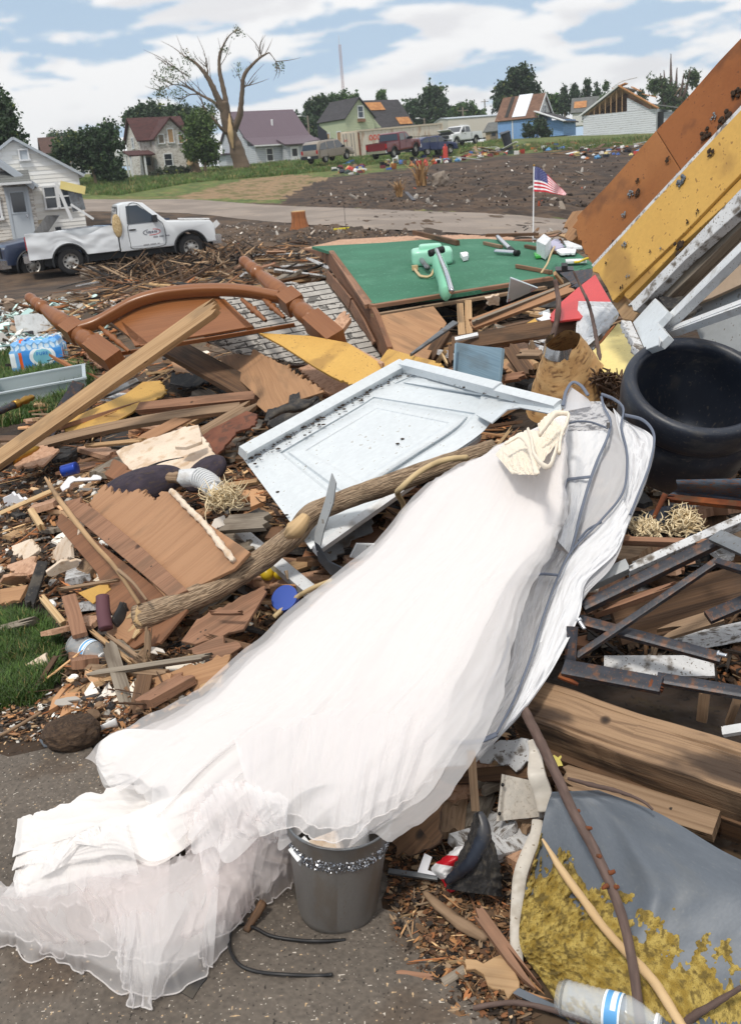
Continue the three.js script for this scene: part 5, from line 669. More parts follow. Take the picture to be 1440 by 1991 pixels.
{
const q=(x,y,o)=>GP.at(...k1(x,y),o),base=q(330,400,0),t=thing('vacuum_cleaner','mint green upright vacuum cleaner lying on the green board','vacuum cleaner',base),L=(p)=>sub(p,base),mint=plain('mint_enamel',158,218,192,0.3),mint2=std('mint_cloth_bag',{color:C(134,204,172),roughness:0.75});
const ax=sub(q(410,540),q(340,350)).normalize(),mb=frame(ax,GP.n),puff=(w,h,d,at0,m,name)=>{const g=new THREE.BoxGeometry(2,2,2,12,10,12),p=g.attributes.position;for(let i=0;i<p.count;i++){const v=V().fromBufferAttribute(p,i),k=1/(Math.abs(v.x)**7+Math.abs(v.y)**7+Math.abs(v.z)**7)**(1/7);p.setXYZ(i,v.x*k*w,v.y*k*h,v.z*k*d);}g.computeVertexNormals();const o=mesh(name,g,m,t);o.position.copy(L(at0));o.quaternion.setFromRotationMatrix(mb);return o;};
puff(0.15,0.07,0.18,q(312,292,0.07),mint,'head');puff(0.06,0.05,0.1,q(305,296,0.13),mint,'motor_cover');mesh('bag',limbGeo([L(q(350,352,0.09)),L(q(362,400,0.11)),L(q(385,460,0.1)),L(q(398,528,0.06))],[0.06,0.095,0.086,0.098,0.088,0.096,0.084,0.09,0.08,0.084,0.05],{radial:26,seg:60,flat:0.55}),mint2,t);
mesh('handle',limbGeo([L(q(345,350,0.19)),L(q(372,440,0.21)),L(q(415,560,0.2)),L(q(435,606,0.16))],0.022,{radial:10,flat:0.8}),M.chrome,t);mesh('motor_grille',limbGeo([L(q(300,330,0.14)),L(q(385,318,0.16))],0.03,{radial:8}),M.black,t);mesh('trim_strip',limbGeo([L(q(222,252,0.05)),L(q(248,308,0.06)),L(q(288,354,0.05))],0.022,{radial:8}),M.steel,t);
const cd=mesh('cord',limbGeo([[208,338],[225,362],[255,384],[300,384],[345,362]].map(([x,y],i)=>L(q(x,y,i>3?0.14:0.02))),0.012,{radial:7}),M.cordtan,t);mesh('plug',box(0.05,0.04,0.06).translate(...L(q(208,336,0.03)).toArray()),M.cordtan,cd);
}
// --- faux brick siding, yellow panels and torn plywood in the middle
{
const brick=std('faux_brick_siding',{roughness:0.9,map:tex(512,512,[1.2,0.72],(u,v)=>{const row=Math.floor(v*12),e=(v*12)%1,c=(u*5+(row%2)*0.5)%1,n=tf(u,v,24,24,601,4),k=smooth(0.1,0.2,e)*smooth(0.015,0.04,c);const d=n>0.63?0.55:1;return mix3([46,42,40],[178*d,174*d,168*d],k).map((x)=>x*(0.8+0.35*n));}),bumpMap:tex(256,256,[1.2,0.72],(u,v)=>{const row=Math.floor(v*12),e=(v*12)%1,c=(u*5+(row%2)*0.5)%1;return 255*smooth(0.06,0.24,e)*smooth(0,0.05,c)*(0.6+0.4*tf(u,v,24,24,601,4));},false),bumpScale:0.006});
const bp=[P(400,790,5.6),P(1000,500,7.2).lerp(P(640,520,7.4),1),P(720,690,6.5)];
piece('siding_sheet','grey sheet of imitation brick siding under the headboard and green board','siding',[P(440,680,6.55),P(640,530,7.35),P(700,680,6.75)],map(kc,[[110,520],[640,440],[955,400],[1330,900],[1390,1010,0.02],[700,1000],[560,965],[300,930],[60,840]]),0.012,brick,{turn:0.55});
piece('painted_board','pale yellow painted panel with broken end below the headboard post','panel',[at(kc,480,790,0.86),at(kc,1350,1010,0.75),at(kc,900,1080,0.7)],map(kc,[[465,785],[840,805],[1120,856],[1372,1012],[1400,1060],[1240,1200,0.01],[1010,1110],[860,1022],[640,880]]),0.018,M.yellowpaint);piece('painted_board','yellow board corner tucked under the white door top','panel',[at(k1,50,820,0.7),at(k1,400,930,0.76),at(k1,60,930,0.66)],map(k1,[[45,805],[200,850],[330,880,0.012],[430,960],[200,990],[-60,950]]),0.016,M.yellowpaint);bd('white_edge_strip','pale broken edge strip along the right of the yellow panel',at(kc,1090,850,0.73),at(kc,1380,1010,0.76),8,0.02,M.pinkboard,{jagA:0.05,jagB:0.03});
piece('torn_plywood','torn tan plywood sheet with jagged edges in the middle of the pile','board',[at(k6,10,95,0.62),at(k6,200,50,0.72),at(k6,370,320,0.55)],map(k6,[[8,95],[200,50],[255,85,0.012],[310,115],[345,128,0.014],[470,210,0.012],[560,272],[470,300],[380,325],[255,378],[205,335,0.008],[225,305],[120,210,0.006]]),0.014,M.ply,{turn:0.6});piece('broken_fibreboard','pinkish crumbling board with a notch beside the torn plywood','board',[at(k6,440,160,0.6),at(k6,770,130,0.66),at(k6,600,280,0.55)],map(k6,[[425,150,0.008],[540,100,0.008],[608,118],[615,185],[652,188],[668,122,0.006],[765,135],[772,170,0.01],[700,215,0.012],[720,235,0.01],[620,290,0.008],[560,268,0.012]]),0.02,M.pinkboard);
bd('stud','pinkish stud block standing between the headboard post and the green board',P(...kc(1000,800),6.25),P(...kc(1125,630),6.35),25,0.05,M.pinkboard,{jagA:0.03,jagB:0.06});bd('plank','wide brown board running from the headboard down under the torn plywood',at(k4,640,30,0.92),at(k4,1440,470,0.5),46,0.05,M.darkwood,{bend:0});bd('lumber_beam','long pale two by six lying diagonally across the headboard',P(-40,915,5.9),P(420,588,5.55),34,0.05,M.lumber,{jagB:0.14,nv:8});
piece('tar_paper','crumpled black tar paper heap beside the torn plywood','tar paper',[at(kd,1000,520,0.52),at(kd,1400,400,0.6),at(kd,1050,680,0.46)],map(kd,[[990,520,0.012],[1170,480],[1180,400,0.01],[1270,365,0.008],[1430,400],[1440,500,0.012],[1230,600],[1060,690,0.012],[960,610]]),0.03,M.tar);const th=mesh('tar_paper_scrap',limbGeo([at(kd,1000,600,0.56),at(kd,1130,520,0.6),at(kd,1290,500,0.6),at(kd,1420,420,0.63)],[0.02,0.05,0.04,0.02],{noise:0.5,flat:0.5,seed:9}),M.tar);centre(th);tag(th,'rolled black tar paper scrap on top of the tar paper heap','tar paper');
}
// --- the white steel door
{
const A=[470,888,0.6],B=[784,712,0.8],Cc=[1092,796,0.84],D=[604,1068,0.4],lift=(s,u)=>{
const rect=(s0,s1,u0,u1)=>Math.min((s-s0)*1.0,(s1-s)*1.0,(u-u0)*0.75,(u1-u)*0.75),ring=(d,w)=>smooth(-w,0,d)-smooth(0,w,d),lip=(d,a,b)=>smooth(a,b,d);
let e=0;for(const[s0,s1,u0,u1]of[[0.16,0.7,0.14,0.86],[0.84,1.3,0.12,0.72]]){const d=rect(s0,s1,u0,u1);e+=-0.026*(lip(d,-0.004,0.006)-lip(d,0.02,0.03))+0.03*lip(d,0.012,0.06)-0.012*lip(d,0.075,0.085);}
const f=smooth(0.62,1,s)*smooth(0.35,1,u);e+=0.07*f*Math.sin(s*17+u*9)*smooth(0.5,0.9,u)-0.03*f;e+=0.016*Math.sin(s*3+1)*(1-s)*0.6-0.05*smooth(0.09,0,s)*(0.3+u)+0.03*smooth(0.55,1,u)*smooth(0.2,0,s)*Math.sin(u*9);return e+0.002*fbm2(s*5,u*5,3);
};
const t=thing('steel_door','dented white steel door with raised panels lying across the pile','door',Y(...D)),base=t.position.clone(),lp=(a,b,f)=>a.map((x,i)=>lerp(x,b[i],f));
const Ls=[A,lp(A,B,0.33),lp(A,B,0.66),B],Rs=[D,[720,986,0.5],[852,898,0.62],[935,842,0.7],[990,786,0.78],Cc],g=drapeGeo(Ls,Rs,Y,lift,{n:300,m:220});g.translate(-base.x,-base.y,-base.z);mesh('skin',toCreasedNormals(g,0.35),M.doorwhite,t);
const L=(q)=>sub(Y(...q),base),n=leanN(Y(...B),0.55),e1=bd('edge_channel',0,L([466,882,0.635]),L([786,706,0.835]),24*4.4/4.4,0.05,M.doorwhite,{parent:t,n,nx:8});e1.geometry.scale(1,1,0);t.remove(e1);
const chan=(name,a,b,w,tt,m)=>{const p=L(a),q=L(b);const o=mesh(name,plankGeo(p.distanceTo(q),w,tt,{nx:8,nv:3,seed:7}),m,t);place(o,add(p,q).multiplyScalar(0.5),sub(q,p),n);return o;};
chan('edge_channel',[472,882,0.63],[782,710,0.83],0.055,0.05,M.doorwhite);chan('edge_channel',[786,710,0.835],[970,758,0.85],0.05,0.05,M.doorwhite);chan('edge_channel',[970,760,0.85],[1086,790,0.85],0.045,0.04,M.doorwhite);const fp=piece('bent_end',0,0,[Y(940,772,0.8),Y(1088,783,0.86),Y(985,795,0.8)],[[935,768],[994,764],[1088,782],[1091,796],[1078,806],[1010,792],[985,796],[955,822],[925,806]],0.006,M.doorwhite,{parent:t});fp.position.sub(base);chan('edge_channel',[612,1072,0.39],[930,848,0.68],0.03,0.04,M.vinyl);
const r=rng(611),bits=[];for(let i=0;i<240;i++){const s=r()**1.3,top=r()<0.22,u=0.02+r()*r()*(top?0.06:0.09)*(1.1-s*0.5),q=top?lp(B,Cc,0.05+r()*0.75):lp(lp(A,B,s),lp(D,Cc,s),u),p=L([q[0]+(top?(r()-0.2)*4:4),q[1]+(top?r()*14:4),q[2]]),k=0.002+r()*r()*0.007;bits.push(new THREE.IcosahedronGeometry(k,0).scale(1+r(),0.6,1+r()).translate(p.x,p.y+0.006,p.z));}stuff(mesh('dirt_crumbs',merge(bits),M.clod,t));
for(const[x,y,h]of[[1335,425,0.72],[940,540,0.66],[965,515,0.67],[320,790,0.52],[365,910,0.47],[300,680,0.55],[1000,340,0.72],[995,190,0.8]]){const p=sub(at(k6,x,y,h),base),o=mesh('mud_spot',new THREE.IcosahedronGeometry(0.007,1).scale(1.3,0.5,1),M.clod,t);o.position.copy(p);}
}
// --- the log, its fresh wound and broken end, cable
{
const t=limb('log','long bark covered log lying in front of the white door with fresh cut wound','log',[Y(268,1203,0.17),Y(330,1182,0.21),Y(420,1142,0.27),Y(520,1080,0.36),Y(572,1038,0.44),Y(606,1000,0.52),Y(680,968,0.58),Y(760,940,0.64),Y(850,908,0.7),Y(960,870,0.74)],[0.053,0.05,0.048,0.046,0.045,0.04,0.039,0.04,0.038,0.033],M.bark,{radial:20,seg:120,noise:0.12,seed:3}),b=t.position;
mesh('cut_face',limbGeo([Y(560,1040,0.48),Y(582,1022,0.535),Y(596,1004,0.56)].map((p)=>sub(p,b)),[0.018,0.036,0.02],{radial:12,noise:0.25}),M.bare,t);const sl=rng(5);for(let i=0;i<9;i++){const a=sl()*6.28,p=Y(276,1202,0.18).add(V(0,Math.sin(a)*0.03,Math.cos(a)*0.03)),e=Y(246+sl()*22,1216+(sl()-0.5)*30,0.15).add(V(0,Math.sin(a)*0.03,0));mesh('splinter',limbGeo([sub(p,b),sub(e,b)],[0.024,0.004],{radial:5,noise:0.3,seed:i}),M.bare,t);}
limb('branch_stub',0,0,[Y(556,1110,0.36),Y(560,1128,0.33)].map((p)=>sub(p,b)),[0.008,0.003],M.bark,{parent:t});
limb('cable','pale tan cable draped over the log beside the dress','cable',[[1300,612,0.76],[1200,622,0.77],[1110,655,0.74],[1030,705,0.72],[960,770,0.68],[940,800,0.62],[968,850,0.55],[975,900,0.5]].map(([x,y,h])=>at(k6,x,y,h)),0.011,M.cordtan,{radial:9,seg:50});limb('cable','pale tan cable curving out from under the left edge of the dress','cable',[[300,1440,0.15],[400,1350,0.2],[500,1290,0.26],[600,1250,0.3]].map(([x,y,h])=>at(k6,x,y,h)),0.01,M.cordtan,{radial:8});
}
// --- planks, panels and scraps left of the log
{
const PL=[Y(125,975,0.38),Y(336,956,0.5),Y(325,1163,0.24)];
piece('torn_plywood','big reddish plywood sheet with jagged top edge leaning left of the log','board',PL,map(k5,[[480,330],[500,300,0.012],[540,248,0.02],[640,262,0.02],[760,265,0.018],[840,310,0.015],[870,262],[930,268],[1040,380],[1345,590],[1260,680],[905,850],[760,700]]),0.016,M.peel,{turn:-0.9,step:0.012});piece('split_plywood','reddish split strip overlapping the left side of the big plywood sheet','board',PL.map((p)=>add(p,V(0,0.025,0.01))),map(k5,[[345,318],[420,300,0.012],[490,345],[760,560],[1010,795],[915,835],[640,600],[380,380,0.01]]),0.014,M.redwood,{turn:-0.8});
piece('split_plywood','dark lower layer showing below the split plywood strip','board',PL.map((p)=>add(p,V(0,-0.03,0))),map(k5,[[330,380],[560,560],[915,840],[1010,900],[860,1080,0.015],[700,1100],[600,920],[520,700],[300,440,0.015]]),0.014,M.plydark,{turn:-0.8});const fm=mesh('foam_bead',limbGeo(map(k5,[[930,268],[1010,350],[1100,440],[1180,540],[1268,648]]).map(([x,y],i)=>{const p=onPlane(...PL).at(x,y,0.012);return p;}),0.013,{noise:0.7,radial:10,seg:60,seed:4}),M.cream);centre(fm);tag(fm,'bead of white foam running down the big plywood sheet','foam');
bd('plank','long bowed brown plank running across the left of the pile',at(k4,0,820,0.24),at(k4,1340,545,0.5),20,0.04,M.oldwood,{bend:0.06,nx:14});bd('plank','reddish two by four with nail holes under the torn plywood',at(k4,770,545,0.42),at(k4,1430,480,0.52),22,0.05,M.redwood,{});bd('plank','thin tan lath below the long bowed plank',at(k4,470,765,0.34),at(k4,820,730,0.4),9,0.02,M.lumber,{jagA:0.1,jagB:0.1});bd('plank','short weathered board crossing under the bowed plank',at(k4,770,745,0.36),at(k4,1060,595,0.46),22,0.02,M.peel,{jagA:0.1});bd('plank','split stud leaning above the brown peeling board',at(k4,1115,705,0.42),at(k4,1430,520,0.54),26,0.04,M.oldwood,{jagB:0.1});
piece('peeling_board','brown peeling board with ragged lower edge left of the white door','board',[at(k4,1130,700,0.42),at(k4,1430,590,0.5),at(k4,1220,810,0.36)],map(k4,[[1120,705],[1380,572],[1442,590,0.006],[1430,650,0.01],[1320,690,0.012],[1280,745,0.012],[1212,822]]),0.016,M.brownmetal);piece('plaster_block','cream plastered slab lying below the bowed plank','slab',[at(k4,660,800,0.34),at(k4,1100,660,0.46),at(k4,800,940,0.30)],map(k4,[[650,800],[700,770,0.008],[990,680],[1020,665,0.006],[1110,650],[1125,700,0.006],[1240,870],[1190,890],[1080,912,0.006],[770,945],[690,860]]),0.05,M.cream);piece('plaster_scrap','small cream plaster piece lying on the plastered slab','slab',[at(k4,980,770,0.46),at(k4,1130,720,0.48),at(k4,1000,790,0.46)],map(k4,[[980,772],[1020,745,0.004],[1130,722],[1130,742,0.004],[1040,775]]),0.018,M.cream);
piece('paper_bag','crumpled brown paper at the left end of the plastered slab','paper',[at(k4,600,930,0.3),at(k4,700,830,0.36),at(k4,700,980,0.28)],map(k4,[[590,930,0.01],[640,840],[700,870,0.01],[745,920],[690,950,0.012],[640,955]]),0.03,M.plydark);piece('yellow_sheet','curled cream yellow sheet under the pale beam at left','sheet',[at(k4,340,690,0.26),at(k4,790,440,0.4),at(k4,500,710,0.26)],map(k4,[[335,650],[430,600],[700,480],[800,410],[900,402,0.012],[935,470,0.012],[780,555,0.01],[740,580],[500,712],[400,708,0.006]]),0.014,M.yellowpaint);bd('metal_channel','short dark grey metal channel leaning on the pale beam',at(k4,265,705,0.3),at(k4,440,410,0.55),24,0.035,M.iron,{cat:'channel'});bd('metal_channel','long dull metal channel behind the yellow sheet',at(k4,420,530,0.36),at(k4,770,395,0.44),10,0.03,M.steel,{cat:'channel',bend:-0.02});
for(const[n,pts,l]of[[1,[[-60,905,0.24],[0,890,0.245],[62,850,0.26]],'lower left dark curtain rod with a brass finial'],[2,[[-60,595,0.27],[0,575,0.275],[80,540,0.28]],'upper left dark curtain rod with a brass finial over the clear bin']]){
const p=pts.map(([x,y,h])=>at(k4,x,y,h)),o=limb('curtain_rod',l,'rod',p,0.028,M.iron),e=n===1?at(k4,228,775,0.3):at(k4,196,490,0.3),d=sub(e,p[2]),len=d.length(),g=new THREE.LatheGeometry([[0,0],[0.034,0],[0.034,0.12],[0.026,0.16],[0.036,0.22],[0.022,0.3],[0.03,0.45],[0.035,0.6],[0.022,0.72],[0.028,0.8],[0.018,0.92],[0,1]].map(([r,y])=>new THREE.Vector2(r,y*len)),18),q=mesh('finial',g,M.brass,o);q.position.copy(sub(p[2],o.position));q.quaternion.setFromUnitVectors(UP,d.normalize());
}
const bt=thing('storage_bin','clear plastic storage bin lying on the grass at the left','bin',at(k4,250,500,0.14)),clear=std('clear_plastic',{color:C(206,216,220),roughness:0.25,physical:true,transmission:0.35,thickness:0});const W=0.76,D=0.46,hh=0.17;mesh('base',box(W-0.06,0.008,D-0.06,0,0.01,0),clear,bt);for(const[a,b,c,x,z]of[[W,hh,0.006,0,D/2-0.01],[W,hh,0.006,0,-D/2+0.01],[0.006,hh,D,W/2-0.01,0],[0.006,hh,D,-W/2+0.01,0]])mesh('side',box(a,b,c,x,hh/2,z),clear,bt);mesh('rim',merge([box(W+0.04,0.015,0.03,0,hh,D/2),box(W+0.04,0.015,0.03,0,hh,-D/2),box(0.03,0.015,D,W/2,hh,0),box(0.03,0.015,D,-W/2,hh,0)]),clear,bt);bt.rotation.set(0.1,0.25,0.04);
const wp=thing('water_pack','shrink wrapped blue pack of water bottles at the edge of the lawn','water pack',Y(82,712,0.1)),wrap=std('printed_wrap',{roughness:0.25,map:print(0.54,0.3,(x,w,h)=>{x.fillStyle='rgb(120,176,226)';x.fillRect(0,0,w,h);x.fillStyle='rgb(206,226,240)';for(let k=0;k<9;k++){x.beginPath();x.ellipse(w*k/8,h*0.12,w*0.05,h*0.1,0,0,7);x.fill();}x.fillStyle='rgb(60,140,216)';x.fillRect(w*0.2,h*0.3,w*0.8,h*0.6);x.fillStyle='rgb(232,240,244)';x.beginPath();x.ellipse(w*0.62,h*0.56,w*0.25,h*0.36,0,0,7);x.fill();x.fillStyle='rgb(120,186,206)';x.beginPath();x.ellipse(w*0.62,h*0.57,w*0.18,h*0.27,0,0,7);x.fill();x.fillStyle='rgb(40,112,196)';x.font=`bold ${h * 0.17}px sans-serif`;x.textAlign='center';x.fillText('PURE',w*0.62,h*0.53);x.fillStyle='rgb(226,96,40)';x.fillRect(w*0.17,h*0.36,w*0.06,h*0.6);x.fillStyle='rgb(232,240,244)';x.fillRect(0,h*0.36,w*0.1,h*0.5);},600)});
{const g=new THREE.BoxGeometry(0.54,0.3,0.36,18,6,12),p=g.attributes.position;for(let i=0;i<p.count;i++){const x=p.getX(i),y=p.getY(i),z=p.getZ(i);if(y>0.1)p.setY(i,y+0.016*Math.cos(x*70)*Math.cos(z*70)-0.03*(Math.abs(x)>0.25||Math.abs(z)>0.16));p.setX(i,x*(1-0.1*(y>0.1))+0.006*fbm2(y*20,z*20,2));p.setZ(i,z*(1-0.12*(y>0.1))+0.008*fbm2(x*14,y*14,2));}g.computeVertexNormals();mesh('wrap',g.translate(0,0.15,0),wrap,wp);mesh('bottle_caps',merge(Array.from({length:15},(_,i)=>new THREE.CylinderGeometry(0.014,0.014,0.012,8).translate(-0.2+(i%5)*0.1,0.318,-0.1+Math.floor(i/5)*0.1))),M.white,wp);wp.rotation.set(0,0.12,0.03);}
const ac=thing('appliance','white appliance panel with knob and dark label behind the water pack','appliance',Y(...kf(470,640),0.1));mesh('casing',box(0.62,0.3,0.3,0,0.15,0),M.vinyl,ac);mesh('knob',new THREE.CylinderGeometry(0.06,0.06,0.03,18).rotateX(Math.PI/2).translate(0.16,0.2,0.165),M.white,ac);mesh('label',box(0.15,0.05,0.01,-0.18,0.06,0.153),M.iron,ac);ac.rotation.set(-0.2,0.25,0.05);
const can=mesh('drink_can',limbGeo([at(k4,352,912,0.23),at(k4,432,890,0.25)],0.036,{radial:18}),std('blue_can_print',{roughness:0.3,metalness:0.4,map:print(0.13,0.23,(x,w,h)=>{x.fillStyle='rgb(40,72,170)';x.fillRect(0,0,w,h);x.fillStyle='rgb(226,232,240)';x.fillRect(w*0.3,h*0.2,w*0.5,h*0.18);x.fillRect(w*0.3,h*0.5,w*0.4,h*0.14);},300)}));centre(can);tag(can,'blue and white crushed can in the leaf litter at left','can');
const cu=mesh('cushion',new THREE.SphereGeometry(1,28,18).scale(0.22,0.08,0.12),spotted('charcoal_cloth',602,[64,56,66],[50,44,54],{f:10,relief:0.002,rough:1}));cu.position.copy(at(k4,790,1000,0.38));cu.rotation.set(0.3,0.3,0.1);tag(cu,'charcoal cushion pushed up behind the big plywood sheet','cushion');const cu2=mesh('cushion',new THREE.SphereGeometry(1,20,14).scale(0.13,0.05,0.09),cu.material);cu2.position.copy(at(k4,1150,925,0.42));cu2.rotation.set(0.6,0.2,0.5);tag(cu2,'small charcoal cloth fold beside the white gutter elbow','cloth');
const ge=thing('gutter_elbow','white corrugated gutter elbow with fluff behind the big plywood sheet','gutter',at(k5,1000,220,0.45)),gb=ge.position,gpts=[[975,195,0.45],[1060,190,0.46],[1120,215,0.455],[1165,270,0.44],[1205,320,0.42]].map(([x,y,h])=>sub(at(k5,x,y,h),gb));const gg=limbGeo(gpts,0.045,{radial:4,seg:90,flat:0.85}),pp=gg.attributes.position;mesh('pipe',gg,M.vinyl,ge);for(let k=0;k<9;k++){const p=curve(gpts).getPointAt(0.25+k*0.055),d=curve(gpts).getTangentAt(0.25+k*0.055),o=mesh('rib',new THREE.TorusGeometry(0.045,0.006,6,20),M.vinyl,ge);o.position.copy(p);o.quaternion.setFromUnitVectors(V(0,0,1),d);}mesh('rotten_stub',limbGeo([gpts[0],sub(at(k5,912,190,0.44),gb)],[0.03,0.024],{noise:0.4}),M.oldwood,ge);
M.fluffpale=plain('pale_fluff',226,208,172,1);const fl=(label,k,x,y,h,s,seed)=>{const list=[],r=rng(seed);for(let i=0;i<260;i++){const a=V(r()-0.5,r()*0.5,r()-0.5).multiplyScalar(s),b=add(a,V(r()-0.5,(r()-0.3)*0.7,r()-0.5).multiplyScalar(s*0.6)),c=add(b,V(r()-0.5,(r()-0.5),r()-0.5).multiplyScalar(s*0.6));list.push(limbGeo([a,b,c],[0.0032,0.003,0.001],{radial:3,seg:5,cap:false}));}const o=mesh('fluff',merge(list),M.fluffpale);o.position.copy(at(k,x,y,h));tag(o,label,'fluff');};
fl('tuft of cream fluff at the end of the gutter elbow',k5,1210,335,0.42,0.13,21);fl('tuft of cream stuffing on the brown rail right of the garment bag',k8,990,610,0.58,0.1,22);fl('small tuft of pale stuffing by the black screwdriver shape',k8,780,640,0.6,0.07,23);
bd('downspout','white metal downspout under the log pointing to the dress',at(k6,120,985,0.36),at(k6,500,1300,0.22),24,0.05,M.vinyl,{cat:'pipe'});bd('plank','greyed short board crossing the white downspout',at(k6,30,950,0.4),at(k6,290,930,0.46),42,0.025,M.greywood,{jagB:0.06,jagA:0.03});bd('lath','thin new lath sticking out above the greyed board',at(k6,0,760,0.44),at(k6,215,728,0.5),10,0.02,M.lumber);
piece('siding_strip','grey pointed siding splinter standing across the log','siding',[at(k6,600,705,0.72),at(k6,520,1050,0.46),at(k6,590,900,0.58)],map(k6,[[598,695],[620,745],[606,850],[560,980],[540,1070],[500,1040],[520,970],[565,830]]),0.006,M.greydoor);piece('siding_strip','dark grey bent siding piece under the pointed splinter','siding',[at(k6,520,1050,0.44),at(k6,660,1200,0.3),at(k6,560,1180,0.32)],map(k6,[[505,1030],[540,1080],[580,1150],[665,1190],[640,1235],[590,1220],[530,1150]]),0.008,M.bluegrey);piece('metal_scrap','folded grey metal scrap beside the left edge of the dress','scrap',[at(k6,700,1130,0.34),at(k6,820,1060,0.38),at(k6,720,1150,0.32)],map(k6,[[695,1130],[730,1060],[825,1062],[800,1110],[740,1140]]),0.012,M.vinyl);piece('dark_sheet','dirty grey cloth under the lower corner of the white door','cloth',[at(k6,560,1060,0.34),at(k6,810,910,0.42),at(k6,600,1180,0.26)],map(k6,[[540,1080],[700,960],[812,905,0.01],[790,1010],[700,1040,0.015],[600,1180]]),0.012,M.steel);
const bl=mesh('blue_bucket_lid',new THREE.CylinderGeometry(0.055,0.055,0.025,26),M.blue);bl.position.copy(at(k6,360,1345,0.2));bl.rotation.set(0.7,0,0.3);tag(bl,'blue plastic lid beside the cable at the dress edge','lid');const yw=mesh('yellow_toy',merge([new THREE.SphereGeometry(0.03,12,8),new THREE.SphereGeometry(0.022,12,8).translate(0.05,0,0.02),new THREE.CylinderGeometry(0.012,0.012,0.08,10).rotateZ(1.2).translate(-0.04,0.01,0)]),plain('toy_yellow',208,178,44,0.4));yw.position.copy(at(k6,265,1215,0.22));tag(yw,'small yellow toy piece in the shade under the downspout','toy');
piece('plywood_scrap','pinkish plywood scrap under the log next to the dress','board',[at(k5,990,1060,0.14),at(k5,1430,790,0.26),at(k5,1300,1010,0.18)],map(k5,[[975,1070],[1060,950,0.008],[1420,770,0.008],[1435,800],[1310,1005],[1250,1020,0.008],[1050,1085]]),0.014,M.redwood);piece('plywood_scrap','tan plywood scrap by the lower left edge of the dress','board',[at(k5,880,1260,0.08),at(k5,1250,1150,0.16),at(k5,1050,1340,0.06)],map(k5,[[870,1260],[1000,1200,0.012],[1240,1140,0.008],[1230,1210],[1050,1350,0.014],[960,1330]]),0.014,M.ply);
for(const[l,a,b,w,t,m,o]of[
['long pale weathered lath below the plastic bottle',[460,1245,0.08],[1160,1140,0.16],11,0.02,M.greywood,{jagA:0.06,jagB:0.06}],['brown broken stick under the pale lath',[335,1195,0.06],[900,1238,0.1],15,0.03,M.oldwood,{jagA:0.1,jagB:0.05}],['dark plank pointing down below the brown stick',[780,1250,0.1],[730,1480,0.03],30,0.03,M.darkwood,{jagB:0.06}],['grey narrow plank standing beside the plastic bottle',[580,1060,0.14],[690,1420,0.04],28,0.02,M.greywood,{jagA:0.05}],['reddish plank left of the dark roll of tape',[370,820,0.2],[430,1030,0.14],28,0.02,M.redwood,{}],['short round fence stub by the dress corner',[870,1320,0.07],[940,1430,0.04],22,0.05,M.lumber,{}],['thin tan strip left of the cushion',[0,380,0.13],[330,235,0.24],9,0.02,M.bare,{jagB:0.08}],['split stick across the litter at left',[300,790,0.18],[640,735,0.24],6,0.015,M.oldwood,{jagA:0.06,jagB:0.1}],['rotten board at the edge of the grass',[0,1000,0.07],[200,945,0.12],15,0.03,M.greywood,{jagB:0.1}],['leaning brown stick on the near grass',[150,1390,0.02],[300,1150,0.1],9,0.02,M.darkwood,{jagA:0.04}],['short broken post piece by the grass',[220,820,0.16],[340,965,0.1],12,0.03,M.bare,{jagA:0.05}],['small stub of pale wood in the litter',[165,355,0.24],[225,450,0.2],12,0.035,M.bare,{jagB:0.03}],['narrow cedar slat on the pinkish scrap',[1115,910,0.24],[1310,912,0.26],8,0.015,M.redwood,{jagA:0.05,jagB:0.05}],['brown wedge of wood by the dress edge',[1090,1030,0.16],[1340,1110,0.16],24,0.02,M.darkwood,{jagA:0.14,taperA:0.4}],
['splintered lath crossing below the plywood',[480,1000,0.12],[720,1190,0.1],8,0.015,M.lumber,{jagA:0.1,jagB:0.1}],['second splintered lath beside the first',[560,1020,0.13],[770,1170,0.12],7,0.015,M.oldwood,{jagA:0.1,jagB:0.1}],['upright weathered slat in front of the log end',[800,985,0.2],[790,1170,0.08],13,0.018,M.oldwood,{jagA:0.05,jagB:0.04}],
])bd('broken_stick',l,at(k5,...a),at(k5,...b),w,t,m,{...o,cat:'wood'});
limb('twig','long bare twig lying over the split plywood at left','twig',[[245,190,0.3],[350,350,0.42],[500,540,0.38],[610,660,0.34],[680,760,0.3],[750,870,0.24]].map(([x,y,h])=>at(k5,x,y,h)),[0.006,0.011,0.012,0.013,0.01,0.008],M.lumber,{noise:0.2});limb('twig','forked thin twig branching right of the long twig','twig',[[640,690,0.34],[720,760,0.32],[790,850,0.28]].map(([x,y,h])=>at(k5,x,y,h)),[0.009,0.007,0.005],M.oldwood,{noise:0.2});limb('dark_reed','black strap lying over the plastered slab','strap',[[580,1010,0.34],[760,920,0.42],[900,860,0.46],[1030,832,0.48]].map(([x,y,h])=>at(k4,x,y,h)),[0.014,0.016,0.012,0.004],M.tar,{flat:0.4});
const tape=mesh('handle_grip',limbGeo([at(k5,553,830,0.24),at(k5,558,920,0.19),at(k5,572,1005,0.14)],[0.027,0.028,0.028],{radial:16}),plain('maroon_foam',96,62,70,0.8));centre(tape);tag(tape,'maroon foam grip lying upright left of the log end','grip');const tb=mesh('black_scrap',limbGeo([at(k5,625,990,0.13),at(k5,660,950,0.15),at(k5,690,900,0.14)],[0.03,0.05,0.03],{noise:0.6,flat:0.4}),M.tar);centre(tb);tag(tb,'crumpled black scrap between foam grip and log end','scrap');
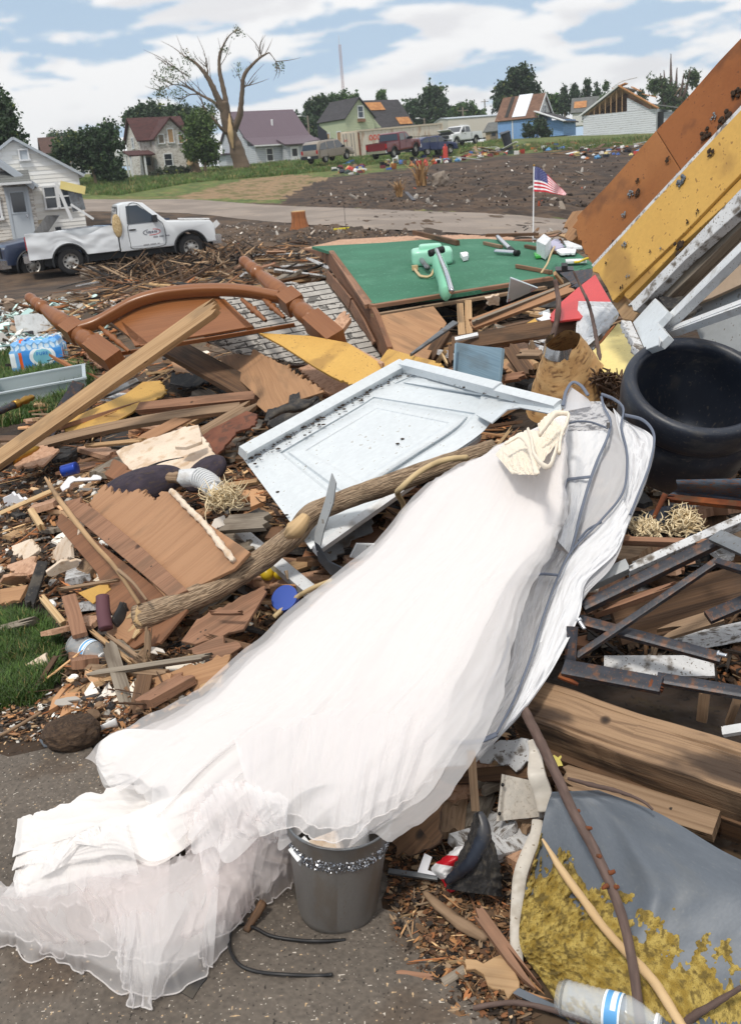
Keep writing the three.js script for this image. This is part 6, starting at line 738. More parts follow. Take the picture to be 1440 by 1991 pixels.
for(const[l,pts,h,m]of[['white torn drywall strip at the left of the plywood',[[400,425],[440,425,0.008],[430,480],[380,560],[385,620,0.01],[270,650],[275,600,0.01]],0.3,M.cream],['white plaster chunk below the drywall strip',[[250,700],[330,640,0.01],[440,640,0.01],[420,670],[280,725,0.008]],0.24,M.cream],['torn white paper on the litter at left',[[325,240],[370,185,0.012],[540,180,0.01],[545,200],[400,210,0.01],[340,262]],0.27,M.paper],['white scrap at the far left of the litter',[[15,300],[60,280,0.01],[140,310],[90,340,0.01],[30,350]],0.16,M.paper],['rusty plaster flake at the left edge',[[0,760],[20,730,0.01],[150,720,0.012],[170,750],[60,775]],0.13,M.pinkboard],['tan board flake at the left edge',[[0,790],[150,765],[105,850,0.01],[0,870]],0.11,M.ply],['yellowish board triangle below the big plywood',[[420,810],[580,750,0.01],[600,790],[500,870]],0.18,M.yellowpaint],['torn paper on the near grass',[[130,1200],[250,1130,0.012],[255,1190],[150,1220]],0.05,M.cream]])piece('scrap',l,'scrap',[at(k5,...pts[0].slice(0,2),h),at(k5,...pts[1].slice(0,2),h+0.04),at(k5,pts[2][0],pts[2][1]+20,h)],map(k5,pts),0.016,m);
bd('dark_plank','black tar stained plank end left of the drywall strip',at(k5,150,880,0.12),at(k5,230,640,0.22),20,0.03,M.tar,{cat:'plank',jagA:0.05});
}
{
for(const[l,k,pts,h,m,turn]of[
['brown plywood piece with ragged ends below the plastered slab',k5,[[560,250],[700,180,0.012],[900,210],[820,260,0.014],[640,300,0.01]],0.36,M.plydark,0.3],['pale torn fibreboard under the left end of the bowed plank',k4,[[60,830],[240,760,0.012],[330,790],[250,870,0.014],[90,890,0.01]],0.26,M.pinkboard,0.5],['grey wallboard piece under the reddish two by four',k4,[[860,560],[1120,510,0.012],[1160,560],[1000,620,0.014],[880,610]],0.36,M.greydoor,0],['tan plywood piece below the headboard rail',k4,[[960,300],[1160,250,0.016],[1250,310],[1100,370,0.014],[980,350]],0.5,M.ply,1],['dark torn shingle mat left of the torn plywood',k4,[[960,360],[1080,330,0.012],[1200,400,0.014],[1060,440],[950,420]],0.46,M.tar,0],
['cream plaster piece in the litter left of the drywall strip',k5,[[60,560],[160,520,0.012],[210,580],[130,640,0.012]],0.17,M.cream,0],['brown hardboard piece below the split plywood',k5,[[560,950],[720,900,0.012],[790,980],[680,1080,0.014],[580,1040]],0.13,M.peel,0.6],['torn reddish sheet between pinkish scrap and dress edge',k5,[[1000,1120],[1180,1040,0.012],[1300,1100],[1180,1180,0.012]],0.14,M.redwood,0.2],['pale splintered sheet by the lower dress edge',k5,[[760,1290],[900,1240,0.012],[960,1330],[860,1400,0.014],[770,1370]],0.05,M.ply,0.8],['grey torn board left of the white downspout',k6,[[40,1010],[150,990,0.012],[190,1080],[90,1130,0.012]],0.3,M.greywood,0],
['dark plank sheet in the gap under the white door',k6,[[560,1010],[760,920,0.012],[880,860],[860,960,0.014],[680,1080,0.012]],0.3,M.darkwood,0.4],['tan torn panel right of the blue siding',k1,[[740,900],[860,840,0.016],[930,900],[820,990,0.016]],0.7,M.ply,0],['brown veneer sheet below the dark joist',k1,[[540,745],[800,700,0.016],[900,760],[700,800,0.016]],0.72,M.plydark,0.1],['white torn panel piece behind the cone',k1,[[940,780],[1060,740,0.012],[1100,800],[990,850,0.012]],0.74,M.vinyl,0],['cream board piece behind the reddish wedge',k5,[[40,660],[180,610,0.012],[230,690],[110,730,0.012]],0.14,M.pinkboard,0.3],['brown torn sheet beside the storage bin',k4,[[480,250],[620,200,0.02],[700,270],[560,330,0.02]],0.26,M.redwood,0.4],
])piece('torn_sheet',l,'sheet',[at(k,...pts[0].slice(0,2),h),at(k,...pts[1].slice(0,2),h+0.05),at(k,pts[2][0],pts[2][1]+30,h+0.02)],map(k,pts),0.016,m,{turn});
}
function bottle(label,A,B,r,blue){
const t=thing('plastic_bottle',label,'bottle',A),len=A.distanceTo(B),pr=[[0,0.001],[r*0.8,0.002],[r,0.02]];for(let k=0;k<=22;k++){const f=0.06+k/22*0.62;pr.push([r*(1-0.06*(k%2)),f*len]);}pr.push([r*0.96,0.72*len],[r*0.8,0.8*len],[r*0.5,0.9*len],[r*0.38,0.93*len],[r*0.4,1*len]);
const pet=std('clear_bottle',{color:C(236,242,246),roughness:0.12,physical:true,transparent:true,opacity:0.34,clearcoat:1}),R=(g)=>g,o=mesh('shell',new THREE.LatheGeometry(pr.map(([x,y])=>new THREE.Vector2(x,y)),30),pet,t);
mesh('label',new THREE.CylinderGeometry(r*1.012,r*1.012,len*0.17,30,1,true).translate(0,len*0.56,0),std('bottle_label',{roughness:0.5,map:print(0.22,0.07,(x,w,h)=>{x.fillStyle='rgb(96,164,220)';x.fillRect(0,0,w,h);x.fillStyle='rgb(236,242,246)';x.fillRect(0,0,w,h*0.12);x.fillRect(0,h*0.86,w,h*0.14);for(let k=0;k<7;k++)x.fillRect(w*0.1,h*(0.2+k*0.09),w*(0.16+0.05*(k%3)),h*0.03);x.fillRect(w*0.5,h*0.25,w*0.3,h*0.3);x.fillStyle='rgb(30,40,60)';x.fillRect(w*0.04,h*0.3,w*0.03,h*0.4);},1200)}),t);mesh('neck_ring',new THREE.CylinderGeometry(r*0.46,r*0.46,0.006,20).translate(0,len*0.965,0),M.white,t);t.quaternion.setFromUnitVectors(UP,sub(B,A).normalize());return t;
}
bottle('crumpled clear plastic bottle with blue label on the grass at left',at(k5,400,1085,0.07),at(k5,560,1165,0.05),0.05);
// ---------------------------------------------------------------- the collapsed wall on the right
{
const wp=[P(1122,454,4.6),P(1440,90,3.9),P(1160,510,4.45)],off=(d)=>{const n=onPlane(...wp).n;return wp.map((p)=>p.clone().addScaledVector(n,d));};
const walls=[];walls[0]=piece('plywood_sheet','lower left orange plywood sheet of the collapsed leaning wall','board',wp,map(kh,[[395,1180],[600,970],[896,636],[1052,888],[820,1145],[500,1510,0.006],[430,1380,0.02],[392,1262,0.03]]),0.02,M.sheath,{turn:0.4});piece('plywood_sheet','upper right orange plywood sheet of the collapsed leaning wall','board',wp,map(kh,[[900,632],[1100,420],[1300,190],[1500,-20],[1560,200],[1500,420],[1056,884]]),0.022,(()=>{const m=M.sheath.clone();m.name='darker_orange_plywood';m.color=new THREE.Color(0.86,0.74,0.64);return m;})(),{turn:0.4});
piece('splintered_stud','splintered stud end sticking out left of the orange plywood','board',off(-0.03),map(kh,[[318,1225],[365,1150],[440,1140],[395,1190],[400,1300,0.02],[330,1330,0.03],[335,1270,0.02]]),0.09,M.ply);
piece('drywall_edge','thin white gypsum edge between plywood and yellow boards','board',off(0.035),map(kh,[[485,1492],[1440,470],[1460,520],[520,1520]]),0.03,M.greypaint);walls[1]=piece('yellow_wallboard','wide yellow painted wallboard of the collapsed wall','board',off(0.07),map(kh,[[492,1508],[1000,965],[1440,500],[1520,420],[1540,800],[1440,905],[1080,1280],[720,1622],[622,1722],[588,1640],[545,1570,0.008]]),0.03,M.yellowpaint);piece('yellow_wallboard','narrow yellow strip below the wide yellow wallboard','board',off(0.055),map(kh,[[700,1650],[1080,1300],[1440,935],[1500,880],[1500,960],[1080,1340],[722,1708,0.008]]),0.03,M.yellowpaint);
piece('weathered_board','flaking white board running under the yellow strip','board',off(0.09),map(kh,[[718,1748],[1090,1370],[1440,1000],[1500,940],[1500,1080],[1080,1460],[770,1782,0.01]]),0.05,M.greypaint,{turn:0});piece('weathered_board','dark grey weathered board right of the flaking white board','board',off(0.03),map(kh,[[930,1680],[1120,1480],[1440,1140],[1500,1090],[1500,1180],[1100,1580],[965,1705]]),0.05,M.greywood);piece('wall_sheet','tan wallboard behind the white frames on the right','board',off(-0.03),map(kh,[[960,1700],[1440,1180],[1560,1060],[1560,1560],[1250,1700],[1080,1760]]),0.02,M.tan);piece('door_slab','grey door slab with moulded panel behind the black planter','door',off(-0.08),map(kh,[[1100,1760],[1440,1440],[1600,1340],[1600,2060],[1200,2020]]),0.03,M.greydoor);
piece('wood_block','short tan timber block under the yellow wallboard','board',off(0.02),map(kg,[[440,440],[520,372],[650,515],[600,575],[515,560]]),0.09,M.lumber);
const lumps=rng(71);[[975,820,14],[1030,945,20],[740,1035,16],[780,1030,15],[785,955,12],[695,1170,12],[1215,655,24],[1335,570,34],[1265,552,16],[1410,395,24],[1245,772,18],[700,1365,14],[625,1350,14],[1045,1380,30],[1060,960,22],[1160,1150,8],[1098,1212,9],[930,1382,6],[860,1405,6],[580,1475,6],[720,1560,9],[680,1635,9]].forEach(([x,y,s],i)=>{
const px=kh(x,y),o=mesh('mud_clump',(()=>{const l=[];for(let k=0;k<14;k++)l.push(new THREE.IcosahedronGeometry(s*0.0003*(0.4+lumps()),1).scale(1,1,0.6).translate((lumps()-0.5)*s*0.0018,(lumps()-0.5)*s*0.0018,lumps()*0.006));return merge(l);})(),i===1||i===14?M.bluegrey:i%3===2?M.steel:M.clod,walls[0]);
const on=x+y*0.95>1960?walls[1]:walls[0];on.add(o);on.updateMatrixWorld(true);o.position.copy(on.worldToLocal(onPlane(...off(on===walls[1]?0.075:0.005)).at(...px)));});
const b=(l,A,B,w,t,m=M.vinyl,o={})=>bd('frame_bar',l,A,B,w,t,m,{cat:'frame',...o});
b('thick white frame bar rising to the right above the planter',P(...kg(815,605),3.75),P(...kg(1480,-50),3.3),24,0.04);b('thin white frame bar running right just above the planter',P(...kg(865,638),3.74),P(...kg(1500,395),3.3),16,0.035);b('second thin white bar below the first',P(...kg(880,655),3.72),P(...kg(1500,430),3.28),6,0.03);
piece('broken_door','broken white door panel between planter and yellow wallboard','panel',[P(...kg(600,590),3.9),P(...kg(770,400),3.85),P(...kg(700,800),3.6)],map(kg,[[596,588],[770,398],[868,500,0.006],[790,590],[872,688],[800,760],[690,800]]),0.03,M.doorwhite);piece('foam_edge','grey torn foam edge of the white door panel','foam',[P(...kg(510,570),3.86),P(...kg(600,590),3.84),P(...kg(640,830),3.6)],map(kg,[[508,568],[585,575],[690,800],[640,835,0.01],[600,740,0.01],[560,660,0.008]]),0.03,M.greypaint);
piece('bracket','white corner bracket at the joint of the frame bars','frame',[P(...kg(770,610),3.7),P(...kg(850,640),3.68),P(...kg(870,690),3.6)],map(kg,[[770,612],[850,632],[875,690],[815,740],[790,660]]),0.02,M.vinyl);piece('black_scrap','torn black sheet behind the white frame bars','scrap',[P(...kg(860,380),4.0),P(...kg(1100,420),3.9),P(...kg(980,540),3.8)],map(kg,[[780,370],[860,385,0.02],[1000,380],[1100,425,0.015],[1090,500],[990,545,0.02],[860,470]]),0.015,M.tar);
}
// --- the things between green board, dress and planter
{
piece('laminate_sheet','pale yellow laminate sheet left of the black planter','board',[at(k3,430,720,0.86),at(k3,660,500,0.96),at(k3,700,850,0.82)],map(k3,[[415,735],[560,600],[655,485],[700,500],[740,600],[800,700],[716,850],[640,820],[560,800],[470,760]]),0.02,M.lemon);piece('red_sheet','bright red plastic sheet below the yellow wallboard','sheet',[at(k3,260,470,0.9),at(k3,400,450,0.93),at(k3,510,190,1.06)],map(k3,[[225,430],[290,355],[400,260],[512,175],[560,260],[612,350],[410,455],[330,465],[265,474],[228,468,0.008]]),0.012,M.red);
const g=drapeGeo([[...k3(405,345),0.98],[...k3(400,400),0.95],[...k3(390,520),0.88],[...k3(382,650),0.8]],[[...k3(612,350),1.04],[...k3(660,425),1.02],[...k3(560,540),0.92],[...k3(400,690),0.8]],Y,(s,u)=>0.03*smooth(0.12,0,s)+0.05*smooth(0.75,1,u)*Math.sin(s*3.1)+0.008*fbm2(s*8,u*6,3)-0.015*smooth(0.02,0,Math.abs(s-0.16)),{n:60,m:50}),o=mesh('metal_sheet',g,M.bluegrey.clone());o.material=M.vinyl;centre(o);tag(o,'bent pale grey metal sheet leaning on the red plastic sheet','metal sheet');
const g2=drapeGeo([[...k3(640,440),1.03],[...k3(560,500),0.95],[...k3(460,580),0.87],[...k3(380,660),0.8]],[[...k3(664,425),1.04],[...k3(600,520),0.96],[...k3(540,600),0.86],[...k3(480,690),0.78]],Y,(s,u)=>0.03*Math.sin(u*3.1)+0.006*fbm2(s*9,u*5,3),{n:50,m:20,edge:3}),o2=mesh('metal_sheet',g2,M.vinyl);centre(o2);tag(o2,'curled white metal edge over the pale yellow laminate','metal sheet');
bd('moulded_board','long moulded wooden trim board right of the vacuum cleaner',at(k1,545,655,0.82),at(k1,1165,425,1.0),25,0.03,M.peel,{jagA:0.03,jagB:0.03});bd('trim_rib','raised pale rib along the moulded trim board',at(k1,555,640,0.84),at(k1,1150,405,1.02),5,0.03,M.greywood,{});bd('dark_joist','dark wet joist lying below the moulded trim board',at(k1,430,775,0.76),at(k1,1200,645,0.88),32,0.05,M.darkwood,{jagB:0.05,n:V(0.1,0.55,0.83).normalize()});bd('white_strip','white painted strip end beside the dark joist',at(k1,450,745,0.8),at(k1,590,715,0.82),8,0.02,M.vinyl,{});
const paper=std('printed_board',{roughness:0.7,map:print(0.5,0.5,(x,w,h)=>{x.fillStyle='rgb(214,228,236)';x.fillRect(0,0,w,h);x.fillStyle='rgb(206,120,150)';for(let c=0;c<2;c++)for(let k=0;k<16;k++)x.fillRect(w*(0.1+c*0.42),h*(0.08+k*0.055),w*(0.2+0.14*hv(k,c,3)),h*0.016);x.fillRect(w*0.5,h*0.45,w*0.3,h*0.06);},500)});paper.map.wrapS=paper.map.wrapT=THREE.RepeatWrapping;paper.map.repeat.set(2,2);
piece('printed_sheet','pale sheet with pink printed text propped behind the trim board','sheet',[at(k1,770,525,0.9),at(k1,955,440,0.98),at(k1,790,380,1.08)],map(k1,[[790,378],[955,440],[900,470],[768,528]]),0.012,paper);piece('crumpled_paper','crumpled cream paper left of the printed sheet','paper',[at(k1,640,540,0.88),at(k1,720,480,0.94),at(k1,700,550,0.86)],map(k1,[[635,500,0.01],[720,478,0.01],[720,545,0.01],[660,548,0.01]]),0.02,M.cream);piece('white_star_scrap','torn white scrap under the right part of the trim board','scrap',[at(k1,945,640,0.84),at(k1,1040,590,0.88),at(k1,1020,650,0.83)],map(k1,[[942,625,0.02],[990,575],[1045,600,0.02],[1030,650],[970,650,0.015]]),0.014,M.paper);piece('white_star_scrap','mint green white scrap beside the red sheet','scrap',[at(k1,960,590,0.88),at(k1,1030,570,0.9),at(k1,1000,600,0.87)],map(k1,[[955,590],[1020,566],[1025,590],[965,604]]),0.014,M.doorwhite);piece('yellow_scrap','yellow panel scrap under the trim board','scrap',[at(k1,840,680,0.8),at(k1,960,620,0.84),at(k1,950,670,0.8)],map(k1,[[830,684],[940,620],[958,650],[940,668]]),0.014,M.yellowpaint);
bd('lath','upright tan lath standing behind the trim board end',at(k1,1065,345,1.05),at(k1,1110,400,0.98),9,0.02,M.lumber);piece('mesh_sheet','dark grey mesh sheet at the right end of the green board','sheet',[at(k1,1090,345,1.0),at(k1,1290,320,1.04),at(k1,1190,435,0.94)],map(k1,[[1085,345],[1290,318],[1275,370,0.02],[1200,440,0.02],[1150,400]]),0.01,M.iron);
piece('vinyl_siding','short blue vinyl siding panel standing above the white door','siding',[at(k1,440,960,0.7),at(k1,715,1015,0.72),at(k1,590,785,0.86)],map(k1,[[455,768],[600,790],[736,802],[728,900],[714,1018],[575,985],[438,962]]),0.02,M.bluevinyl,{turn:0.1});bd('siding_lip','curled left lip of the blue siding panel',at(k1,455,775,0.86),at(k1,445,955,0.72),4,0.03,M.bluevinyl,{cat:'siding'});
for(const[l,a,c,w,m]of[['brown board end left of the blue siding panel',[425,770,0.82],[425,900,0.72],10,M.darkwood],['broken brown board right of the blue siding panel',[770,780,0.82],[900,960,0.7],30,M.darkwood],['flat greyish brown board scrap above the tan cone',[830,830,0.84],[985,830,0.86],20,M.oldwood],['reddish block right of the blue siding',[725,985,0.72],[880,960,0.75],18,M.redwood],['dark shard standing above the board scrap',[910,760,0.9],[925,830,0.84],12,M.oldwood],['short splinter sticks left of the blue siding',[330,890,0.7],[385,810,0.8],4,M.bare],['thin bone coloured stick beside the splinters',[370,830,0.78],[410,905,0.72],4,M.bare]])bd('broken_board',l,at(k1,...a),at(k1,...c),w,0.025,m,{jagA:0.04,jagB:0.04,cat:'wood'});
limb('branch','curved bare branch standing right of the trim board','branch',[[1058,385,1.12],[1070,450,1.06],[1080,560,0.98],[1068,650,0.9],[1040,745,0.82]].map(([x,y,h])=>at(k1,x,y,h)),[0.012,0.014,0.015,0.016,0.018],M.twig,{noise:0.25,radial:10});limb('branch','thin bare twig standing in front of the red sheet','branch',[[1170,335,1.2],[1215,430,1.12],[1265,540,1.05],[1290,640,0.98],[1320,800,0.9],[1350,955,0.82]].map(([x,y,h])=>at(k1,x,y,h)),[0.006,0.008,0.009,0.01,0.01,0.011],M.twig,{noise:0.35,radial:8,seg:50});
const t=thing('fibre_cone','tan curled fibre sheet with a bright metal lip beside the garment bag','fibre sheet',at(k3,330,960,0.68)),cb=t.position,top=sub(at(k3,305,612,0.98),cb),bot=sub(at(k3,335,935,0.72),cb),cone=new THREE.CylinderGeometry(0.08,0.2,top.distanceTo(bot),40,16,true),cp=cone.attributes.position;for(let i=0;i<cp.count;i++){const k=1+0.06*fbm2(cp.getX(i)*14,cp.getY(i)*9,3);cp.setXYZ(i,cp.getX(i)*k,cp.getY(i)+cp.getX(i)*0.3+0.01*fbm2(cp.getX(i)*12,cp.getZ(i)*12,2),cp.getZ(i)*k);}cone.computeVertexNormals();const ori=(o)=>{o.position.copy(add(top,bot).multiplyScalar(0.5));o.quaternion.setFromUnitVectors(UP,sub(top,bot).normalize());return o;};ori(mesh('sheet',cone,spotted('tan_fibre',702,[204,166,116],[186,144,94],{size:0.4,f:6,dirt:[120,88,58],amount:0.4,relief:0.002}),t));
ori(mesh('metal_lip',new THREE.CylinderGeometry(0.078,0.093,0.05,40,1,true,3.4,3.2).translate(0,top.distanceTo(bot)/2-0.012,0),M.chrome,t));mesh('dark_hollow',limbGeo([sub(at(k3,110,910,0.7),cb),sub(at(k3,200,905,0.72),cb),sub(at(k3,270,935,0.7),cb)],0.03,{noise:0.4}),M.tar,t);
const r=rng(703),list=[];for(let i=0;i<90;i++){const u=r(),a=at(k3,lerp(440,690,r())+20,lerp(770,880,r()),lerp(0.8,0.9,r())),b=at(k3,lerp(520,720,u),lerp(860,1020,r()),lerp(0.66,0.76,r())),m2=add(a,b).multiplyScalar(0.5).add(V(0,r()*0.04,0));list.push(limbGeo([a,m2,b],[0.004,0.007,0.003],{radial:5,seg:6,noise:0.4,seed:i,flat:0.5}));}const bs=mesh('bark_strips',merge(list),M.darkwood);stuff(centre(bs),'tangle of dark bark strips between garment bag and planter','bark');
}
// --- the black planter
{
const c=P(1357,750,3.5),n=CAMY.clone().multiplyScalar(Math.sin(0.70)).addScaledVector(CAMZ,Math.cos(0.70)).normalize(),R=0.227,t=thing('planter','big round black plastic planter lying tilted at the right edge','planter',c);
const prof=[[0.02,-0.3],[0.1,-0.295],[0.15,-0.25],[0.178,-0.12],[0.183,-0.05],[0.184,-0.012],[0.19,0.006],[0.205,0.014],[0.222,0.006],[0.229,-0.02],[0.228,-0.06],[0.222,-0.085],[0.214,-0.1],[0.222,-0.14],[0.214,-0.22],[0.19,-0.29],[0.15,-0.33],[0.02,-0.34]].map(([x,y])=>new THREE.Vector2(x,y));const g=new THREE.LatheGeometry(new THREE.SplineCurve(prof).getPoints(90),72);
const b=mesh('pot',g,M.rubber,t);mesh('drain_slit',box(0.008,0.006,0.07,0,-0.292,0.05),M.black,t);const fl=mesh('pot_floor',new THREE.CylinderGeometry(0.14,0.14,0.006,40).translate(0,-0.294,0),std('scuffed_black_plastic',{color:C(56,58,62),roughness:0.45,bumpMap:tex(256,256,[1,1],(u,v)=>{const d=Math.hypot(u-0.5,v-0.5)*60;return 255*(0.5+0.5*Math.sin(d*6));},false),bumpScale:0.002}),t);
t.quaternion.setFromUnitVectors(UP,n);t.scale.setScalar(1.158);
}
// --- rusty hood, iron frame, boards on the right
{
const g=drapeGeo([[...k8(985,262),0.72],[...k8(985,330),0.68],[...k8(925,370),0.66]],[[...k8(1560,250),0.78],[...k8(1560,360),0.72],[...k8(1560,420),0.68]],Y,(s,u)=>0.02*Math.sin(s*6)-0.01*Math.cos(u*5),{n:30,m:40}),o=mesh('metal_cover',g,M.bluegrey.clone());o.material=spotted('blue_black_rusty_metal',710,[86,98,112],[70,80,94],{size:0.5,f:6,dirt:[138,74,38],amount:0.4,speck:0.1,rough:0.4,metal:0.3});centre(o);tag(o,'dark blue metal cover with rusty lower edge under the planter','metal cover');const ru=bd('rusty_edge','orange rusted flange along the dark blue metal cover',at(k8,905,375,0.65),at(k8,1560,440,0.69),14,0.02,M.rust,{cat:'metal',jagA:0.05});
const ir=(l,a,b,w,t=0.012,m=M.iron,o={})=>bd('iron_bar',l,at(k8,...a),at(k8,...b),w,t,m,{cat:'iron bar',...o});
ir('wide dark iron rail rising to the right behind the frame',[330,1140,0.5],[1310,660,0.66],22,0.03);ir('narrow iron bar rising from the frame corner to the right',[285,1490,0.42],[1270,820,0.66],13,0.02);ir('bent upper end of the narrow iron bar',[1262,822,0.66],[1480,890,0.66],13,0.02);ir('iron bar running down right behind the front rail',[270,1225,0.48],[1300,1500,0.44],22,0.02);ir('front iron rail with rusty end',[195,1565,0.42],[880,1690,0.42],34,0.02);ir('front iron rail continuing to the right edge',[850,1640,0.41],[1560,1760,0.4],24,0.02);ir('short upright iron angle at the frame corner',[258,1290,0.5],[240,1560,0.4],22,0.02);ir('short iron stub at the right edge',[1205,1215,0.5],[1520,1080,0.54],26,0.02);ir('grey iron corner plate at the right edge',[1255,640,0.68],[1520,760,0.68],34,0.015,M.steel);
bd('rust_flake','rusty bracket at the left end of the front iron rail',at(k8,170,1620,0.4),at(k8,300,1690,0.38),14,0.012,M.rust,{cat:'metal',taperB:0.3});bd('rust_flake','rusty plate at the joint of the front iron rails',at(k8,800,1680,0.42),at(k8,905,1720,0.41),20,0.014,M.rust,{cat:'metal',jagB:0.03});
bd('painted_plank','dark plank with flaking white edge above the iron rail',at(k8,640,880,0.58),at(k8,1520,490,0.7),17,0.05,M.greypaint,{jagA:0.05});bd('grey_block','pale grey painted block beside the garment bag',at(k8,340,985,0.52),at(k8,645,845,0.58),24,0.035,M.greydoor,{});bd('brown_rail','reddish brown rail behind the painted plank',at(k8,600,670,0.62),at(k8,1200,690,0.64),11,0.03,M.redwood,{});bd('split_lath','split orange lath between the iron rails',at(k8,390,1195,0.46),at(k8,1000,975,0.56),10,0.03,M.redwood,{jagA:0.1,jagB:0.1});bd('wooden_panel','dark brown wooden panel standing behind the iron frame',at(k8,560,1260,0.36),at(k8,1520,1000,0.42),90,0.03,M.darkwood,{n:V(-0.1,0.5,0.86).normalize()});bd('painted_sheet','dirty white sheet lying under the iron frame',at(k8,480,1560,0.32),at(k8,1250,1560,0.34),46,0.015,M.greypaint,{});bd('worn_board','worn brown board under the iron stub',at(k8,820,1350,0.38),at(k8,1300,1200,0.44),30,0.02,M.oldwood,{jagA:0.1});
const sd=thing('dark_tool','black rounded lump with a short stick handle beside the tuft of stuffing','tool',at(k8,690,610,0.58));mesh('lump',limbGeo([V(),sub(at(k8,800,560,0.62),sd.position),sub(at(k8,950,500,0.62),sd.position)],[0.03,0.035,0.03],{noise:0.3}),M.rubber,sd);mesh('handle',limbGeo([sub(at(k8,820,540,0.64),sd.position),sub(at(k8,910,360,0.72),sd.position)],[0.006,0.01]),M.rust,sd);
for(const[l,a,b]of[['shiny bolt lying near the garment bag',[300,1240,0.5],[345,1310,0.48]],['shiny bolt at the right end of the rear iron bar',[1275,1480,0.47],[1340,1495,0.47]]]){const A=at(k8,...a),B=at(k8,...b),t=thing('bolt',l,'bolt',A),d=sub(B,A);mesh('shank',limbGeo([V(),d],0.006),M.chrome,t);mesh('head',limbGeo([V(),d.clone().multiplyScalar(0.2)],0.011,{radial:6}),M.chrome,t);}
board('timber_beam','large rough split timber beam below the iron frame','beam',at(k9,190,130,0.33),at(k9,1700,640,0.36),0.13,0.15,M.beam,{n:V(0.1,0.75,0.65).normalize(),nx:40,nv:46,jagB:0.1,jagA:0.05});const bm=scene.children.at(-1),pp=bm.geometry.attributes.position;for(let i=0;i<pp.count;i++){const x=pp.getX(i),y=pp.getY(i),z=pp.getZ(i);pp.setY(i,y+0.012*fbm2(x*1.2,z*9,2)-0.012*Math.max(0,noise2(x*1.1,z*55)-0.25));pp.setZ(i,z+0.01*fbm2(x*1.5+5,y*16,3));}bm.geometry.computeVertexNormals();bm.geometry=toCreasedNormals(bm.geometry,0.6);
board('timber_beam','dark lower timber under the rough split beam','beam',at(k9,200,320,0.2),at(k9,1600,800,0.22),0.12,0.1,M.darkwood,{n:V(0.1,0.8,0.6).normalize(),nx:14,nv:6,jagA:0.08});board('timber_beam','brown board edge behind the beige metal plate','beam',at(k9,-240,610,0.1),at(k9,420,560,0.2),0.04,0.12,M.darkwood,{n:V(0,0.7,0.7).normalize(),jagB:0.05});board('timber_beam','reddish board lying between the beams and the metal sheet','beam',at(k9,420,590,0.2),at(k9,1300,860,0.2),0.07,0.04,M.oldwood,{n:leanN(at(k9,800,700,0.2)),jagA:0.06});
piece('white_flaked_board','peeling white painted board end beside the garment bag bottom','board',[at(k9,-20,520,0.18),at(k9,270,400,0.26),at(k9,240,540,0.2)],map(k9,[[-40,480],[90,400,0.01],[240,395,0.012],[280,540,0.01],[100,545,0.01],[-20,530]]),0.02,M.greypaint);for(const[l,a,b,w]of[['upright brown slat under the iron frame at right',[1235,120,0.34],[1215,300,0.22],20],['second upright slat at the right edge',[1400,160,0.34],[1350,300,0.22],14]])bd('slat_board',l,at(k9,...a),at(k9,...b),w,0.02,M.oldwood,{jagA:0.03});
bd('white_siding','white ribbed siding strip at the right edge above the metal sheet',at(k9,1330,345,0.26),at(k9,1600,300,0.3),18,0.02,M.vinyl,{cat:'siding'});
}
